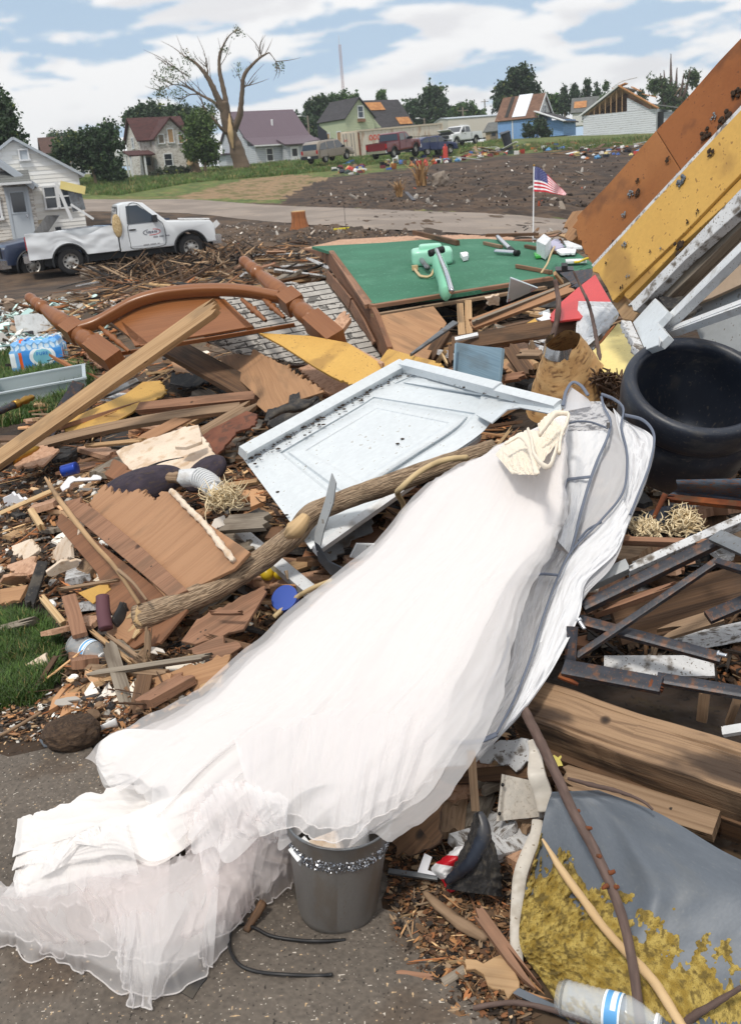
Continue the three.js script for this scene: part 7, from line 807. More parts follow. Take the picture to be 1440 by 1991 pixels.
// --- dented grey metal sheet with wet insulation, branch, split stick, bottle
{
const Ls=[[...k9(380,690),0.24],[...k9(345,800),0.2],[...k9(300,1000),0.15],[...k9(220,1300),0.1],[...k9(205,1560),0.06],[...k9(330,1750),0.03],[...k9(560,2120),0.02]],Rs=[[...k9(640,680),0.25],[...k9(960,800),0.25],[...k9(1300,1000),0.25],[...k9(1700,1240),0.24],[...k9(1700,1500),0.18],[...k9(1700,1800),0.12],[...k9(1700,2200),0.08]];
const dent=(s,u)=>0.018*Math.sin(Math.PI*u)*(1-s*0.4)+0.008*fbm2(s*2.6+2,u*2.2,2)+0.018*Math.exp(-(((u-0.62+s*0.25)/0.06)**2))*smooth(0.1,0.4,s)*smooth(0.75,0.5,s)-0.03*smooth(0.06,0,s);
const o=mesh('metal_sheet',drapeGeo(Ls,Rs,Y,dent,{n:110,m:110}),M.bluegrey);centre(o);tag(o,'large dented blue grey metal sheet at the lower right','metal sheet');
const mask=(s,u)=>{const e=(s-0.36)*1.35-u*0.72;return smooth(-0.06,0.13,e+0.3*fbm2(s*7,u*7,5)+0.07*fbm2(s*30,u*30,3)+0.06)*smooth(1.0,0.86,s)*smooth(0.98,0.7,u*0.9)+0.5*Math.exp(-(((s-0.16)/0.05)**2)-(((u-0.62)/0.14)**2))+0.3*Math.exp(-(((s-0.3)/0.06)**2)-(((u-0.7)/0.05)**2));};
const w=mesh('insulation',drapeGeo(Ls,Rs,Y,(s,u)=>dent(s,u)-0.002+(mask(s,u)-0.35)*(0.008+0.03*smooth(0.5,0.05,u))+(0.0025+0.018*smooth(0.4,0,u))*fbm2(s*30,u*34,4),{n:200,m:200}),M.wool);centre(w);tag(w,'wet yellow insulation clinging to the grey metal sheet','insulation');
const tri=M.vinyl.clone();tri.name='beige_metal';tri.color=C(232,222,208);const gg=drapeGeo([[...k9(100,590),0.2],[...k9(85,720),0.15],[...k9(70,855),0.1]],[[...k9(290,632),0.21],[...k9(305,730),0.16],[...k9(310,830),0.11]],Y,(s,u)=>0.018*smooth(0.14,0.05,u)+0.006*Math.sin(u*7),{n:20,m:30}),bp=mesh('metal_plate',gg,tri);centre(bp);tag(bp,'small beige metal plate with screw holes beside the branch','metal plate');for(const[x,y,h]of[[106,652,0.185],[88,812,0.125]]){const q=mesh('screw_hole',new THREE.SphereGeometry(0.005,8,6),M.black,bp);q.position.copy(sub(at(k9,x,y,h),bp.position).addScaledVector(toEye(bp.position),0.018));}
limb('metal_strip','twisted beige metal strip standing between plate and branch','strip',[[262,398,0.3],[285,470,0.27],[298,600,0.24],[330,690,0.2],[350,800,0.16]].map(([x,y,h])=>at(k9,x,y,h)),[0.008,0.018,0.024,0.024,0.022],tri,{flat:0.22,radial:10,seg:40});limb('metal_strip','long bent beige metal strip along the left of the insulation','strip',[[300,850,0.16],[295,920,0.15],[245,1040,0.13],[205,1160,0.11],[190,1320,0.09],[182,1500,0.07],[190,1650,0.05]].map(([x,y,h])=>at(k9,x,y,h)),[0.014,0.017,0.018,0.017,0.016,0.015,0.013],tri,{flat:0.35,radial:10,seg:60});
const br=limb('branch','long grey brown branch lying across the metal sheet','branch',[[205,190,0.36],[300,380,0.33],[395,570,0.31],[500,800,0.3],[600,980,0.27],[690,1170,0.24],[770,1380,0.2],[815,1560,0.17],[850,1780,0.12],[880,2040,0.06]].map(([x,y,h])=>at(k9,x,y,h)),[0.013,0.014,0.013,0.0125,0.012,0.012,0.011,0.0105,0.0105,0.011],M.twig,{noise:0.14,radial:14,seg:120});for(const[x,y,h,dx,dy]of[[575,895,0.29,26,0],[700,1145,0.25,34,-10],[690,1215,0.24,-26,14],[735,1225,0.235,18,-6],[520,800,0.3,14,-6],[640,1050,0.265,10,0],[800,1535,0.175,12,-4]]){const a=sub(at(k9,x,y,h),br.position),b=sub(at(k9,x+dx,y+dy,h+0.006),br.position);mesh('bud',limbGeo([a,b],[0.006,0.004],{radial:6,noise:0.5}),M.rust,br);}
limb('split_stick','pale split stick lying below the branch on the insulation','stick',[[328,955,0.21],[430,1120,0.19],[560,1300,0.17],[680,1460,0.15],[800,1590,0.135],[940,1740,0.11],[1020,1860,0.085],[1120,2020,0.06]].map(([x,y,h])=>at(k9,x,y,h)),[0.003,0.008,0.01,0.01,0.009,0.011,0.011,0.01],M.bare,{noise:0.2,radial:10,seg:80});limb('twig','thin reddish twig crossing under the plastic bottle','twig',[[-60,1900,0.03],[150,1870,0.04],[300,1890,0.045],[440,1930,0.05],[600,1990,0.04]].map(([x,y,h])=>at(k9,x,y,h)),0.006,M.twig,{noise:0.3});limb('twig','bare reddish twig at the lower right corner','twig',[[1100,2010,0.05],[1200,1930,0.09],[1300,1870,0.12],[1440,1785,0.16]].map(([x,y,h])=>at(k9,x,y,h)),[0.01,0.009,0.007,0.005],M.twig,{noise:0.3});limb('twig','fine dry twig along the top of the metal sheet','twig',[[470,615,0.27],[600,650,0.275],[760,690,0.285],[900,750,0.29],[945,790,0.28]].map(([x,y,h])=>at(k9,x,y,h)),[0.004,0.006,0.006,0.004,0.003],M.twig,{noise:0.3});
const lf=piece('dry_leaf','pale yellow dry leaf behind the branch','leaf',[at(k9,380,490,0.27),at(k9,430,500,0.27),at(k9,400,550,0.25)],map(k9,[[378,490,0.006],[430,485,0.006],[432,520,0.006],[405,555,0.006]]),0.002,plain('yellow_leaf',196,182,96,0.8));
bottle('ribbed clear plastic bottle with blue label at the lower right corner',at(k9,410,1830,0.075),at(k9,990,1985,0.085),0.037);
}
// --- the bin, the rubber boot shape, wrapper and splintered boards in the lower middle
{
const f=Y(655,1772,0.004),t=thing('waste_bin','dark grey waste bin with a glitter band under the dress hem','bin',f),dk=spotted('brushed_dark_metal',720,[122,119,116],[104,101,98],{size:0.4,f:3,dirt:[110,98,86],amount:0.2,speck:0.14,rough:0.42,metal:0.3,relief:0.0002});
const pr=[[0,0.004],[0.084,0],[0.094,0.008],[0.1,0.03],[0.118,0.2],[0.128,0.28],[0.13,0.284],[0.127,0.286],[0.122,0.28],[0.1,0.06],[0,0.05]].map(([x,y])=>new THREE.Vector2(x,y));mesh('body',toCreasedNormals(new THREE.LatheGeometry(pr,64),0.7),dk,t);mesh('rim',new THREE.TorusGeometry(0.127,0.0035,10,64).rotateX(Math.PI/2).translate(0,0.284,0),M.steel,t);
const r=rng(721),gl=[];for(let i=0;i<1500;i++){const a=r()*6.283,y=0.214+r()*0.032,R=0.1186+(y-0.2)*0.125+0.001,s=0.0016+r()*0.0022;gl.push(new THREE.TetrahedronGeometry(s).rotateX(r()*6).rotateY(r()*6).translate(Math.cos(a)*R,y,Math.sin(a)*R));}stuff(mesh('glitter_band',merge(gl),std('silver_glitter',{color:C(168,170,176),roughness:0.25,metalness:0.9}),t));t.rotation.z=-0.1;
const inb=(name,l,cat,g,m,x,y,z,rx,ry)=>{const o=mesh(name,g,m);o.position.copy(f).add(V(x,y,z));o.rotation.set(rx,ry,0.2);tag(o,l,cat);};inb('small_carton','cream carton standing in the waste bin','carton',box(0.075,0.1,0.06),M.cream,0.0,0.2,0.045,0.3,0.2);inb('small_carton','grey white packet at the left inside the waste bin','carton',box(0.05,0.11,0.04),M.vinyl,-0.055,0.2,0.04,0.4,0.6);const bt=mesh('white_tube',limbGeo([V(0,0,0),V(0.02,0.1,0.01),V(0.03,0.15,0.012)],[0.032,0.03,0.012],{radial:16}),M.white);bt.position.copy(f).add(V(0.055,0.12,0.02));tag(bt,'white tube bottle at the right inside the waste bin','bottle');
const boot=drapeGeo([[...ka(1085,260),0.24],[...ka(1040,400),0.18],[...ka(985,520),0.11],[...ka(940,640),0.04]],[[...ka(1110,250),0.25],[...ka(1180,400),0.19],[...ka(1215,540),0.12],[...ka(1225,680),0.04]],Y,(s,u)=>0.06*Math.pow(Math.sin(Math.PI*u),0.6)+0.008*fbm2(s*5,u*7,3),{n:50,m:40,edge:4}),bo=mesh('rubber_sleeve',boot,M.tar);centre(bo);tag(bo,'torn black rubber sleeve standing between bin and metal sheet','rubber');limb('rubber_sleeve','thick curled rim of the torn black rubber sleeve','rubber',[[1105,255,0.27],[1130,340,0.24],[1110,430,0.2],[1060,510,0.16],[1000,560,0.12],[950,600,0.09]].map(([x,y,h])=>at(ka,x,y,h)),[0.01,0.018,0.018,0.017,0.015,0.01],M.rubber,{noise:0.25});limb('root','blackened root stick lying below the rubber sleeve','root',[[840,660,0.04],[900,720,0.045],[1000,800,0.04],[1150,890,0.02]].map(([x,y,h])=>at(ka,x,y,h)),[0.008,0.013,0.015,0.012],M.oldwood,{noise:0.4});
const wr=std('red_white_wrapper',{roughness:0.35,map:print(0.2,0.2,(x,w,h)=>{x.fillStyle='rgb(226,226,228)';x.fillRect(0,0,w,h);x.fillStyle='rgb(196,30,44)';x.fillRect(0,0,w,h*0.3);x.fillRect(0,h*0.62,w,h*0.18);x.fillStyle='rgb(30,30,40)';x.fillRect(w*0.6,h*0.08,w*0.2,h*0.14);x.fillStyle='rgb(210,214,216)';x.fillRect(w*0.1,h*0.4,w*0.6,h*0.06);},800)});wr.map.wrapS=wr.map.wrapT=THREE.RepeatWrapping;const wg=drapeGeo([[...ka(1000,425),0.12],[...ka(930,480),0.1],[...ka(870,540),0.07],[...ka(925,600),0.04],[...ka(955,660),0.02]],[[...ka(1062,420),0.13],[...ka(1020,490),0.1],[...ka(960,560),0.07],[...ka(970,600),0.05],[...ka(985,650),0.02]],Y,(s,u)=>0.02*Math.sin(u*3)+0.008*fbm2(s*6,u*4,2),{n:30,m:12,edge:3}),wo=mesh('wrapper',wg,wr);centre(wo);tag(wo,'crumpled red and white wrapper by the rubber sleeve','wrapper');
piece('splintered_board','splintered orange board end by the lower right bottle','board',[at(ka,1040,1000,0.04),at(ka,1290,1010,0.05),at(ka,1200,1160,0.03)],map(ka,[[1040,985,0.01],[1260,990],[1310,1100,0.008],[1250,1190,0.016],[1150,1120,0.016],[1040,1040,0.01]]),0.02,M.lumber,{turn:0.1});
for(const[l,a,b,w,t2,m,o]of[['long broken orange lath leaning from the rubber sleeve to the bottle',[1090,730,0.13],[1400,1150,0.04],24,0.022,M.redwood,{jagA:0.03,jagB:0.12}],['grey plastic strip under the broken lath',[1270,1135,0.035],[1600,1290,0.03],15,0.01,M.bluegrey,{}],['small reddish stick on the pavement below the rubber sleeve',[690,1055,0.022],[915,1085,0.02],13,0.014,M.redwood,{jagA:0.05,jagB:0.03}],['small grey wood chip beside the reddish stick',[925,1105,0.02],[1040,1035,0.025],18,0.012,M.greywood,{}],['weathered stake standing behind the rubber sleeve',[1070,-30,0.3],[1090,250,0.14],16,0.03,M.oldwood,{}],['dull metal strip on the dirt right of the bin',[655,545,0.05],[900,580,0.05],10,0.012,M.steel,{}]])bd('broken_stick',l,at(ka,...a),at(ka,...b),w,t2,m,{cat:'wood',...o});
piece('white_card','bent white card beside the red wrapper','card',[at(ka,820,540,0.06),at(ka,870,460,0.09),at(ka,890,560,0.06)],map(ka,[[800,555],[835,460],[872,478],[850,545],[900,560],[890,572]]),0.003,M.paper);piece('rusty_sheet','rusty brown crumbling sheet behind the waste bin','metal',[at(ka,680,300,0.14),at(ka,850,130,0.22),at(ka,700,470,0.08)],map(ka,[[640,250],[760,130,0.01],[860,120,0.012],[925,370,0.016],[860,440,0.012],[690,480,0.01]]),0.012,M.darkwood);
limb('black_wire','black wire looping on the pavement left of the bin','wire',[[1560,1040],[1430,1045],[1320,1038],[1220,1020],[1150,985],[1090,968],[1050,985],[1036,1040],[1045,1100],[1080,1150],[1150,1180],[1280,1195],[1440,1200],[1500,1196]].map(([x,y],i)=>at(kb,x,y,0.018+0.012*Math.abs(Math.sin(i*1.3)))),0.0042,M.wirebl,{radial:8,seg:140});limb('stick','brown stick end coming out under the tulle near the bin','stick',[at(kb,1190,870,0.05),at(kb,1110,1000,0.02)],[0.012,0.009],M.darkwood,{noise:0.3});piece('asphalt_scrap','black asphalt shingle scrap lying under the tulle edge','shingle',[Y(...kb(750,1200),0.018),Y(...kb(930,1180),0.02),Y(...kb(860,1290),0.018)],map(kb,[[735,1220,0.008],[870,1150,0.008],[935,1210,0.008],[870,1305,0.008]]),0.006,M.tar);piece('asphalt_scrap','black granular shingle scrap at the bottom edge of the pavement','shingle',[Y(...ka(480,1200),0.018),Y(...ka(700,1250),0.02),Y(...ka(560,1310),0.018)],map(ka,[[465,1230,0.012],[540,1130,0.012],[600,1240,0.012],[720,1300,0.012],[560,1330,0.01]]),0.006,M.tar);
const cl=mesh('earth_clod',(()=>{const g=new THREE.IcosahedronGeometry(1,5),p=g.attributes.position;for(let i=0;i<p.count;i++){const v=V().fromBufferAttribute(p,i);v.multiplyScalar(1+0.16*fbm3(v.x*2,v.y*2,v.z*2,4));p.setXYZ(i,v.x*0.1,v.y*0.055,v.z*0.085);}g.computeVertexNormals();return g;})(),M.clod);cl.position.copy(Y(140,1425,0.045));tag(cl,'round brown clod of earth on the pavement edge at left','clod');
piece('mirror_shard','small grey blue metal shard beside the earth clod','shard',[Y(80,1440,0.016),Y(105,1436,0.02),Y(95,1455,0.016)],[[76,1438],[92,1434],[104,1452],[86,1452]],0.003,M.bluegrey);limb('white_spoon','white plastic strip with round end near the earth clod','plastic',[Y(170,1425,0.02),Y(200,1414,0.025),Y(228,1404,0.03)],[0.008,0.01,0.018],M.white,{flat:0.4});limb('twig','thin brown twig on the pavement at the left edge','twig',[Y(-20,1440,0.02),Y(30,1415,0.025),Y(80,1385,0.03)],0.006,M.oldwood);
}
// ---------------------------------------------------------------- the wedding dress and its garment bag
const bagPl=onPlane(Y(1095,846,0.86),Y(1265,900,0.8),Y(950,1400,0.34)),hb=(x,y,o=0.035)=>bagPl.at(x,y,o).y;
const ridge=(x,y,o=3)=>{let s=0,a=0.5;for(let i=0;i<o;i++){s+=a*(1-Math.abs(noise2(x,y+i*7)))**2;x*=2.1;a*=0.5;}return s-0.45;};
const cloth=(name,r,g,b,opacity,o={})=>std(name,{color:C(r,g,b),roughness:0.85,physical:true,sheen:0.3,sheenColor:new THREE.Color(1,1,1),transparent:opacity<1,opacity,transmission:0.35,thickness:0,...o});
M.satin=cloth('ivory_satin',226,222,219,1,{transmission:0,roughness:0.6});M.tulle=cloth('white_tulle',250,247,247,0.35,{roughness:1,transmission:0.25});M.tulle2=cloth('blush_tulle',250,240,238,0.31,{roughness:1,transmission:0.25});M.lace=cloth('cream_lace',240,228,210,1,{transmission:0.1});
M.bag=cloth('grey_white_bag_fabric',220,220,223,0.92,{sheen:0});M.bagwhite=cloth('white_bag_fabric',228,229,232,1,{transmission:0.15,sheen:0});M.vinylclear=cloth('cloudy_clear_vinyl',222,222,224,0.6,{roughness:0.4,sheen:0});M.hem=cloth('tulle_hem',246,242,240,0.6);M.piping=plain('blue_grey_piping',104,112,128,0.7);
{
const t=thing('garment_bag','white garment bag with blue grey piping spread open beside the wedding dress','garment bag',bagPl.at(1030,1180)),b=t.position,rel=(g)=>g.translate(-b.x,-b.y,-b.z),on=(o)=>(x,y)=>bagPl.at(x,y,o),q7=(pts)=>pts.map(([x,y])=>[...k7(x,y),0]);
const panel=(name,L,R,m,o,f,opt)=>mesh(name,rel(drapeGeo(L,R,on(o),f,{n:70,m:50,...opt})),m,t);
const z=(pts)=>pts.map(([x,y])=>[x,y,0]),wav=(s,u)=>0.03*fbm2(s*3,u*3,3)+0.005*ridge(u*3+s,s*0.6);
panel('back_sheet',z([[1098,772],[1085,846],[1080,943],[1060,1030],[1000,1110],[960,1214],[910,1310],[850,1400],[800,1490]]),z([[1165,772],[1215,815],[1270,845],[1262,908],[1222,1010],[1190,1090],[1130,1160],[1030,1356],[920,1478]]),M.bag,-0.02,wav,{edge:2});
panel('clear_window',z([[1060,1060],[1010,1130],[990,1214],[975,1300],[900,1390],[826,1500]]),z([[1110,1075],[1085,1140],[1060,1220],[1035,1310],[985,1400],[930,1470]]),M.vinylclear,-0.006,wav);
panel('hood',q7([[845,290],[860,220],[890,150]]),q7([[1000,260],[1000,240],[985,215]]),M.bag,0.0,(s,u)=>0.03*Math.sin(Math.PI*u));panel('upper_sheet',q7([[850,290],[845,340],[843,400]]),q7([[1070,215],[1110,310],[1100,395]]),M.bag,-0.01,wav);
panel('front_panel',q7([[845,400],[843,560],[848,700],[850,860],[790,985]]),q7([[1098,395],[1072,520],[1005,690],[950,880],[895,1100]]),M.bagwhite,0.0,(s,u)=>0.012*fbm2(s*4,u*3,3)+0.01*Math.sin(u*5));panel('side_panel',q7([[1125,255],[1165,420],[1205,560],[1178,770],[1062,920]]),q7([[1190,325],[1352,425],[1325,600],[1222,880],[1140,1080]]),M.bagwhite,-0.01,(s,u)=>0.03*fbm2(s*3+7,u*3,3)+0.008*Math.sin(u*7+s*2)*u);
panel('lower_panel',q7([[1178,770],[1060,922],[890,1095],[820,1240],[745,1440],[655,1728],[575,1930],[480,2110]]),q7([[1222,880],[1185,990],[1140,1080],[972,1252],[940,1420],[790,1728],[668,1910],[480,2125]]),M.bagwhite,0.0,(s,u)=>0.012*fbm2(s*6+3,u*3,3)+0.012*Math.sin(u*Math.PI));
const cord=(pts,o,r=0.0046)=>mesh('piping',rel(limbGeo(pts.map(([x,y])=>bagPl.at(...k7(x,y),o)),r,{radial:8,seg:70,flat:0.6})),M.piping,t);
cord([[843,430],[865,382],[920,362],[1000,365],[1060,385],[1097,400]],0.014);cord([[1062,225],[1075,280],[1112,360],[1100,440],[1040,580],[1000,690],[945,880],[910,1030],[888,1105]],0.016);cord([[1062,216],[1125,240],[1182,290],[1172,400],[1200,520],[1205,620],[1180,770],[1062,920],[892,1098],[820,1240],[748,1435],[655,1728],[575,1930],[480,2115]],0.02,0.006);cord([[850,800],[852,740],[870,695],[930,684],[1002,676]],0.018,0.006);cord([[820,1240],[720,1236],[610,1270],[530,1320],[497,1400],[518,1510],[546,1610],[515,1720],[440,1840],[380,1900]],0.03);cord([[1190,322],[1290,350],[1352,425],[1330,600],[1270,760],[1222,880]],0.012,0.006);cord([[932,1012],[985,950],[1062,908]],0.0);cord([[480,2118],[400,2152],[300,2165],[215,2162]],0.02,0.009);cord([[848,280],[868,195],[905,148],[945,165],[988,222]],0.02,0.006);
const zp=mesh('zip_pull',box(0.012,0.02,0.006),M.chrome,t);zp.position.copy(sub(bagPl.at(...k7(1100,402),0.03),b));
}
{
const t=thing('wedding_dress','white wedding dress with long tulle skirt draped across the debris onto the pavement','dress',Y(500,1500,0.05)),b=t.position,rel=(g)=>g.translate(-b.x,-b.y,-b.z);
const Lc=[[985,858,0.82],[925,892,0.78],[882,915,0.75],[838,945,0.71],[742,1062,0.58],[625,1165,0.47],[510,1268,0.36],[420,1355,0.26],[335,1412,0.18],[262,1455,0.12],[225,1505,0.08]],Rc=[[1103,802],[1097,850],[1092,930],[1087,995],[1056,1055],[1008,1120],[962,1225],[925,1330],[865,1430],[780,1530],[680,1590]].map(([x,y],i)=>[x,y,hb(x,y,0.04)+i*0.003]),Rn=Rc.map(([x,y,h],i)=>[x-42*smooth(3,9,i),y-16*smooth(3,9,i),h]);
const bul=(s,u)=>Math.pow(Math.max(0,Math.sin(Math.PI*clamp(u*0.96+0.02))),0.5),body=(s)=>0.5+0.5*Math.sin(Math.PI*Math.min(1,s*1.1)),fold=(s,u,f,a,d=0)=>a*(0.15+s)*ridge(u*f+0.9*noise2(s*0.9,4+d),s*0.5+d,3);
mesh('skirt',rel(drapeGeo(Lc,Rn,Y,(s,u)=>0.1*bul(s,u)*body(s)+fold(s,u,2.6,0.034)+0.02*fbm2(u*2.4,s*2.4+8,2),{n:150,m:130,edge:4,endw:50})),M.satin,t);
const out=(pts,d,e)=>pts.map(([x,y,h],i)=>{const k=(i/(pts.length-1))**1.5;return[x+d[0]*k,y+d[1]*k,h+e*k];});
for(const[dl,dr,f,a,sd]of[[[-34,-18],[44,30],4,0.036,3],[[-60,-30],[84,48],3,0.042,9],[[-14,-8],[22,12],5,0.03,15]])mesh('tulle_layer',rel(drapeGeo(out(Lc,dl,0.01),out(Rc,dr,0.012),Y,(s,u)=>(0.112+sd*0.001)*bul(s,u)*body(s)+0.006+fold(s,u,f,a,sd)+0.03*fbm2(u*3+sd,s*3,2)*s,{n:150,m:130,edge:8,seed:sd,endw:120})),M.tulle,t);
const k3d=(pts)=>pts.map(([x,y,h])=>[...kb(x,y),h]),piece2=(name,L,R,m,f,o)=>mesh(name,rel(drapeGeo(k3d(L),k3d(R),Y,f,{n:80,m:70,...o})),m,t);
piece2('satin_roll',[[432,215,0.08],[460,140,0.12],[560,90,0.15],[700,90,0.16],[1000,100,0.18]],[[440,270,0.02],[482,358,0.02],[620,330,0.05],[800,320,0.07],[1060,330,0.1]],M.satin,(s,u)=>0.07*(1-0.6*s)*Math.pow(Math.sin(Math.PI*clamp(u*0.97+0.015)),0.5)+0.012*fbm2(s*4,u*3,3)+0.012*ridge(u*2.4+s*0.4,s));piece2('satin_train',[[1010,300,0.15],[850,296,0.1],[640,335,0.07],[436,372,0.06],[200,452,0.05],[76,496,0.03]],[[1020,440,0.11],[900,570,0.08],[690,705,0.05],[400,765,0.045],[150,846,0.03],[62,872,0.02]],M.satin,(s,u)=>0.035*Math.sin(Math.PI*u)+0.05*ridge(u*2.2+s*1.2,s*1.6+1,2)*Math.sin(Math.PI*clamp(u*0.9+0.05))-0.03*smooth(0.94,1,s)-0.02*smooth(0.96,1,u)+0.008*fbm2(s*7,u*6,3),{n:120,m:100,edge:9,endw:14});
piece2('satin_flap',[[870,365,0.19],[720,410,0.17],[600,465,0.14],[445,516,0.11],[380,600,0.08]],[[1010,430,0.16],[930,545,0.13],[690,706,0.1],[556,655,0.09],[300,700,0.06]],M.satin,(s,u)=>0.03*Math.sin(Math.PI*u)+0.03*ridge(u*1.3+s,s*1.5+4,2)*Math.sin(Math.PI*u),{edge:2});piece2('satin_flap',[[300,600,0.08],[270,598,0.08],[240,620,0.07],[180,760,0.05]],[[470,620,0.1],[440,520,0.12],[400,580,0.09],[300,700,0.06]],M.satin,(s,u)=>0.03*Math.sin(Math.PI*u)+0.01*fbm2(s*4,u*4,3));
const ruffle=(L,R,a,f,sd,o={})=>{
const n=o.n??170,m=60,g=drapeGeo(k3d(L),k3d(R),Y,(s,u)=>0.01+a*Math.sin(Math.PI*clamp(u*0.86+0.1))*0.8+a*(0.25+u*0.9)*(1+ridge(s*f+sd+0.35*noise2(u*1.6,sd),u*0.7+sd,2))*smooth(0,0.25,u)*smooth(1.02,0.8,u)+a*0.22*ridge(s*f*1.7+sd+u*0.8,sd+4,2)*Math.sin(Math.PI*u),{n,m,edge:o.edge??22,seed:sd});
const p=g.attributes.position,c=[];for(let i=0;i<=n;i+=3)c.push(V().fromBufferAttribute(p,i*(m+1)+m));mesh('tulle_ruffle',rel(g),o.m??M.tulle,t);mesh('hem_cord',rel(limbGeo(c,0.0018,{radial:6,seg:130})),M.hem,t);
};
ruffle([[1260,450,0.22],[1020,560,0.13],[780,680,0.09],[500,720,0.07],[300,760,0.06],[120,810,0.05],[-60,740,0.03]],[[1290,700,0.02],[1120,905,0.012],[965,1160,0.012],[700,1310,0.012],[400,1195,0.012],[180,1120,0.012],[-60,1035,0.012]],0.055,3,1);
ruffle([[1200,420,0.22],[1020,520,0.16],[860,640,0.12],[600,690,0.1],[450,710,0.09],[330,740,0.07]],[[1110,900,0.02],[870,1105,0.02],[650,1140,0.02],[520,1090,0.02],[440,1000,0.02],[345,830,0.03]],0.06,2.6,11,{m:M.tulle2});
ruffle([[1000,560,0.14],[900,640,0.11],[760,690,0.1],[640,720,0.08],[560,790,0.07],[500,900,0.05]],[[965,1165,0.012],[870,1110,0.015],[700,1325,0.012],[620,1335,0.012],[562,1260,0.012],[545,1120,0.02]],0.07,2.4,31);
ruffle([[880,600,0.14],[1000,520,0.17],[1120,480,0.2],[1310,450,0.27]],[[985,1010,0.015],[1075,950,0.015],[1125,905,0.015],[1330,785,0.015]],0.06,2.4,21,{m:M.tulle2});
ruffle([[760,640,0.1],[560,690,0.08],[330,740,0.07],[120,800,0.05],[-40,800,0.03]],[[760,1020,0.02],[560,1090,0.02],[330,1120,0.02],[140,1050,0.015],[-60,960,0.012]],0.055,2.6,61,{m:M.tulle2});
ruffle([[1300,400,0.33],[1130,340,0.32],[980,360,0.26],[880,480,0.2]],[[1290,580,0.22],[1180,600,0.17],[1060,720,0.12],[930,860,0.06]],0.06,2.6,41,{edge:14});ruffle([[1120,330,0.3],[1000,330,0.25],[900,360,0.21],[820,420,0.18]],[[1190,540,0.22],[1030,560,0.18],[920,600,0.14],[840,660,0.11]],0.05,2.4,71,{edge:12,m:M.tulle2});
ruffle([[560,500,0.14],[420,560,0.12],[260,640,0.1],[120,700,0.07]],[[640,760,0.1],[420,850,0.07],[200,900,0.05],[-20,880,0.03]],0.03,2.2,81,{edge:14});
for(const[dy,sd]of[[-14,2],[-40,6]]){const Hm=[[505,1640,0.27],[570,1622,0.31],[615,1648,0.31],[680,1645,0.32],[730,1606,0.33],[785,1572,0.33],[840,1520,0.34]].map(([x,y,h])=>[x,y+dy,h]),g=drapeGeo([[450,1420,0.26],[540,1400,0.32],[610,1385,0.36],[690,1370,0.39],[760,1340,0.42],[830,1310,0.44],[900,1270,0.46]],Hm,Y,(s,u)=>0.035*Math.sin(Math.PI*u)+0.035*ridge(s*4+u*0.4+sd,u*0.5+sd),{n:120,m:60,edge:8,seed:sd}),p=g.attributes.position,c=[];for(let i=0;i<=120;i+=3)c.push(V().fromBufferAttribute(p,i*61+60));mesh('tulle_layer',rel(g),M.tulle,t);mesh('hem_cord',rel(limbGeo(c,0.0016,{radial:6,seg:90})),M.hem,t);}
const lace=(L,R,a,sd)=>mesh('lace_bodice',rel(drapeGeo(L.map(([x,y,h])=>[...k7(x,y),h]),R.map(([x,y,h])=>[...k7(x,y),h]),Y,(s,u)=>0.07+a*Math.pow(Math.sin(Math.PI*clamp(u*0.94+0.03)),0.6)+0.02*ridge(s*7+sd+u*1.5,u*2)+0.008*fbm2(s*18,u*18+sd,3),{n:80,m:60,edge:2})),M.lace,t);
lace([[470,530,0.83],[520,460,0.86],[600,410,0.88],[665,390,0.89],[720,400,0.89]],[[560,640,0.84],[640,640,0.86],[690,640,0.87],[740,560,0.88],[810,470,0.89]],0.03,2);lace([[705,360,0.9],[740,320,0.91],[800,285,0.92],[850,282,0.92],[880,300,0.92]],[[720,440,0.89],[760,480,0.89],[800,480,0.89],[840,440,0.89],[870,380,0.9]],0.015,8);
for(const pts of[[[715,420,0.91],[760,360,0.93],[820,300,0.94],[870,300,0.94],[868,350,0.93],[835,430,0.92],[825,520,0.9]],[[520,470,0.88],[600,430,0.9],[650,470,0.9],[680,560,0.89],[700,640,0.88]],[[650,390,0.9],[670,450,0.91],[690,540,0.9],[760,600,0.9],[815,480,0.9]]])mesh('strap',rel(limbGeo(pts.map(([x,y,h])=>Y(...k7(x,y),h+0.05)),0.008,{radial:8,noise:0.5,flat:0.6,seg:60})),M.lace,t);
}
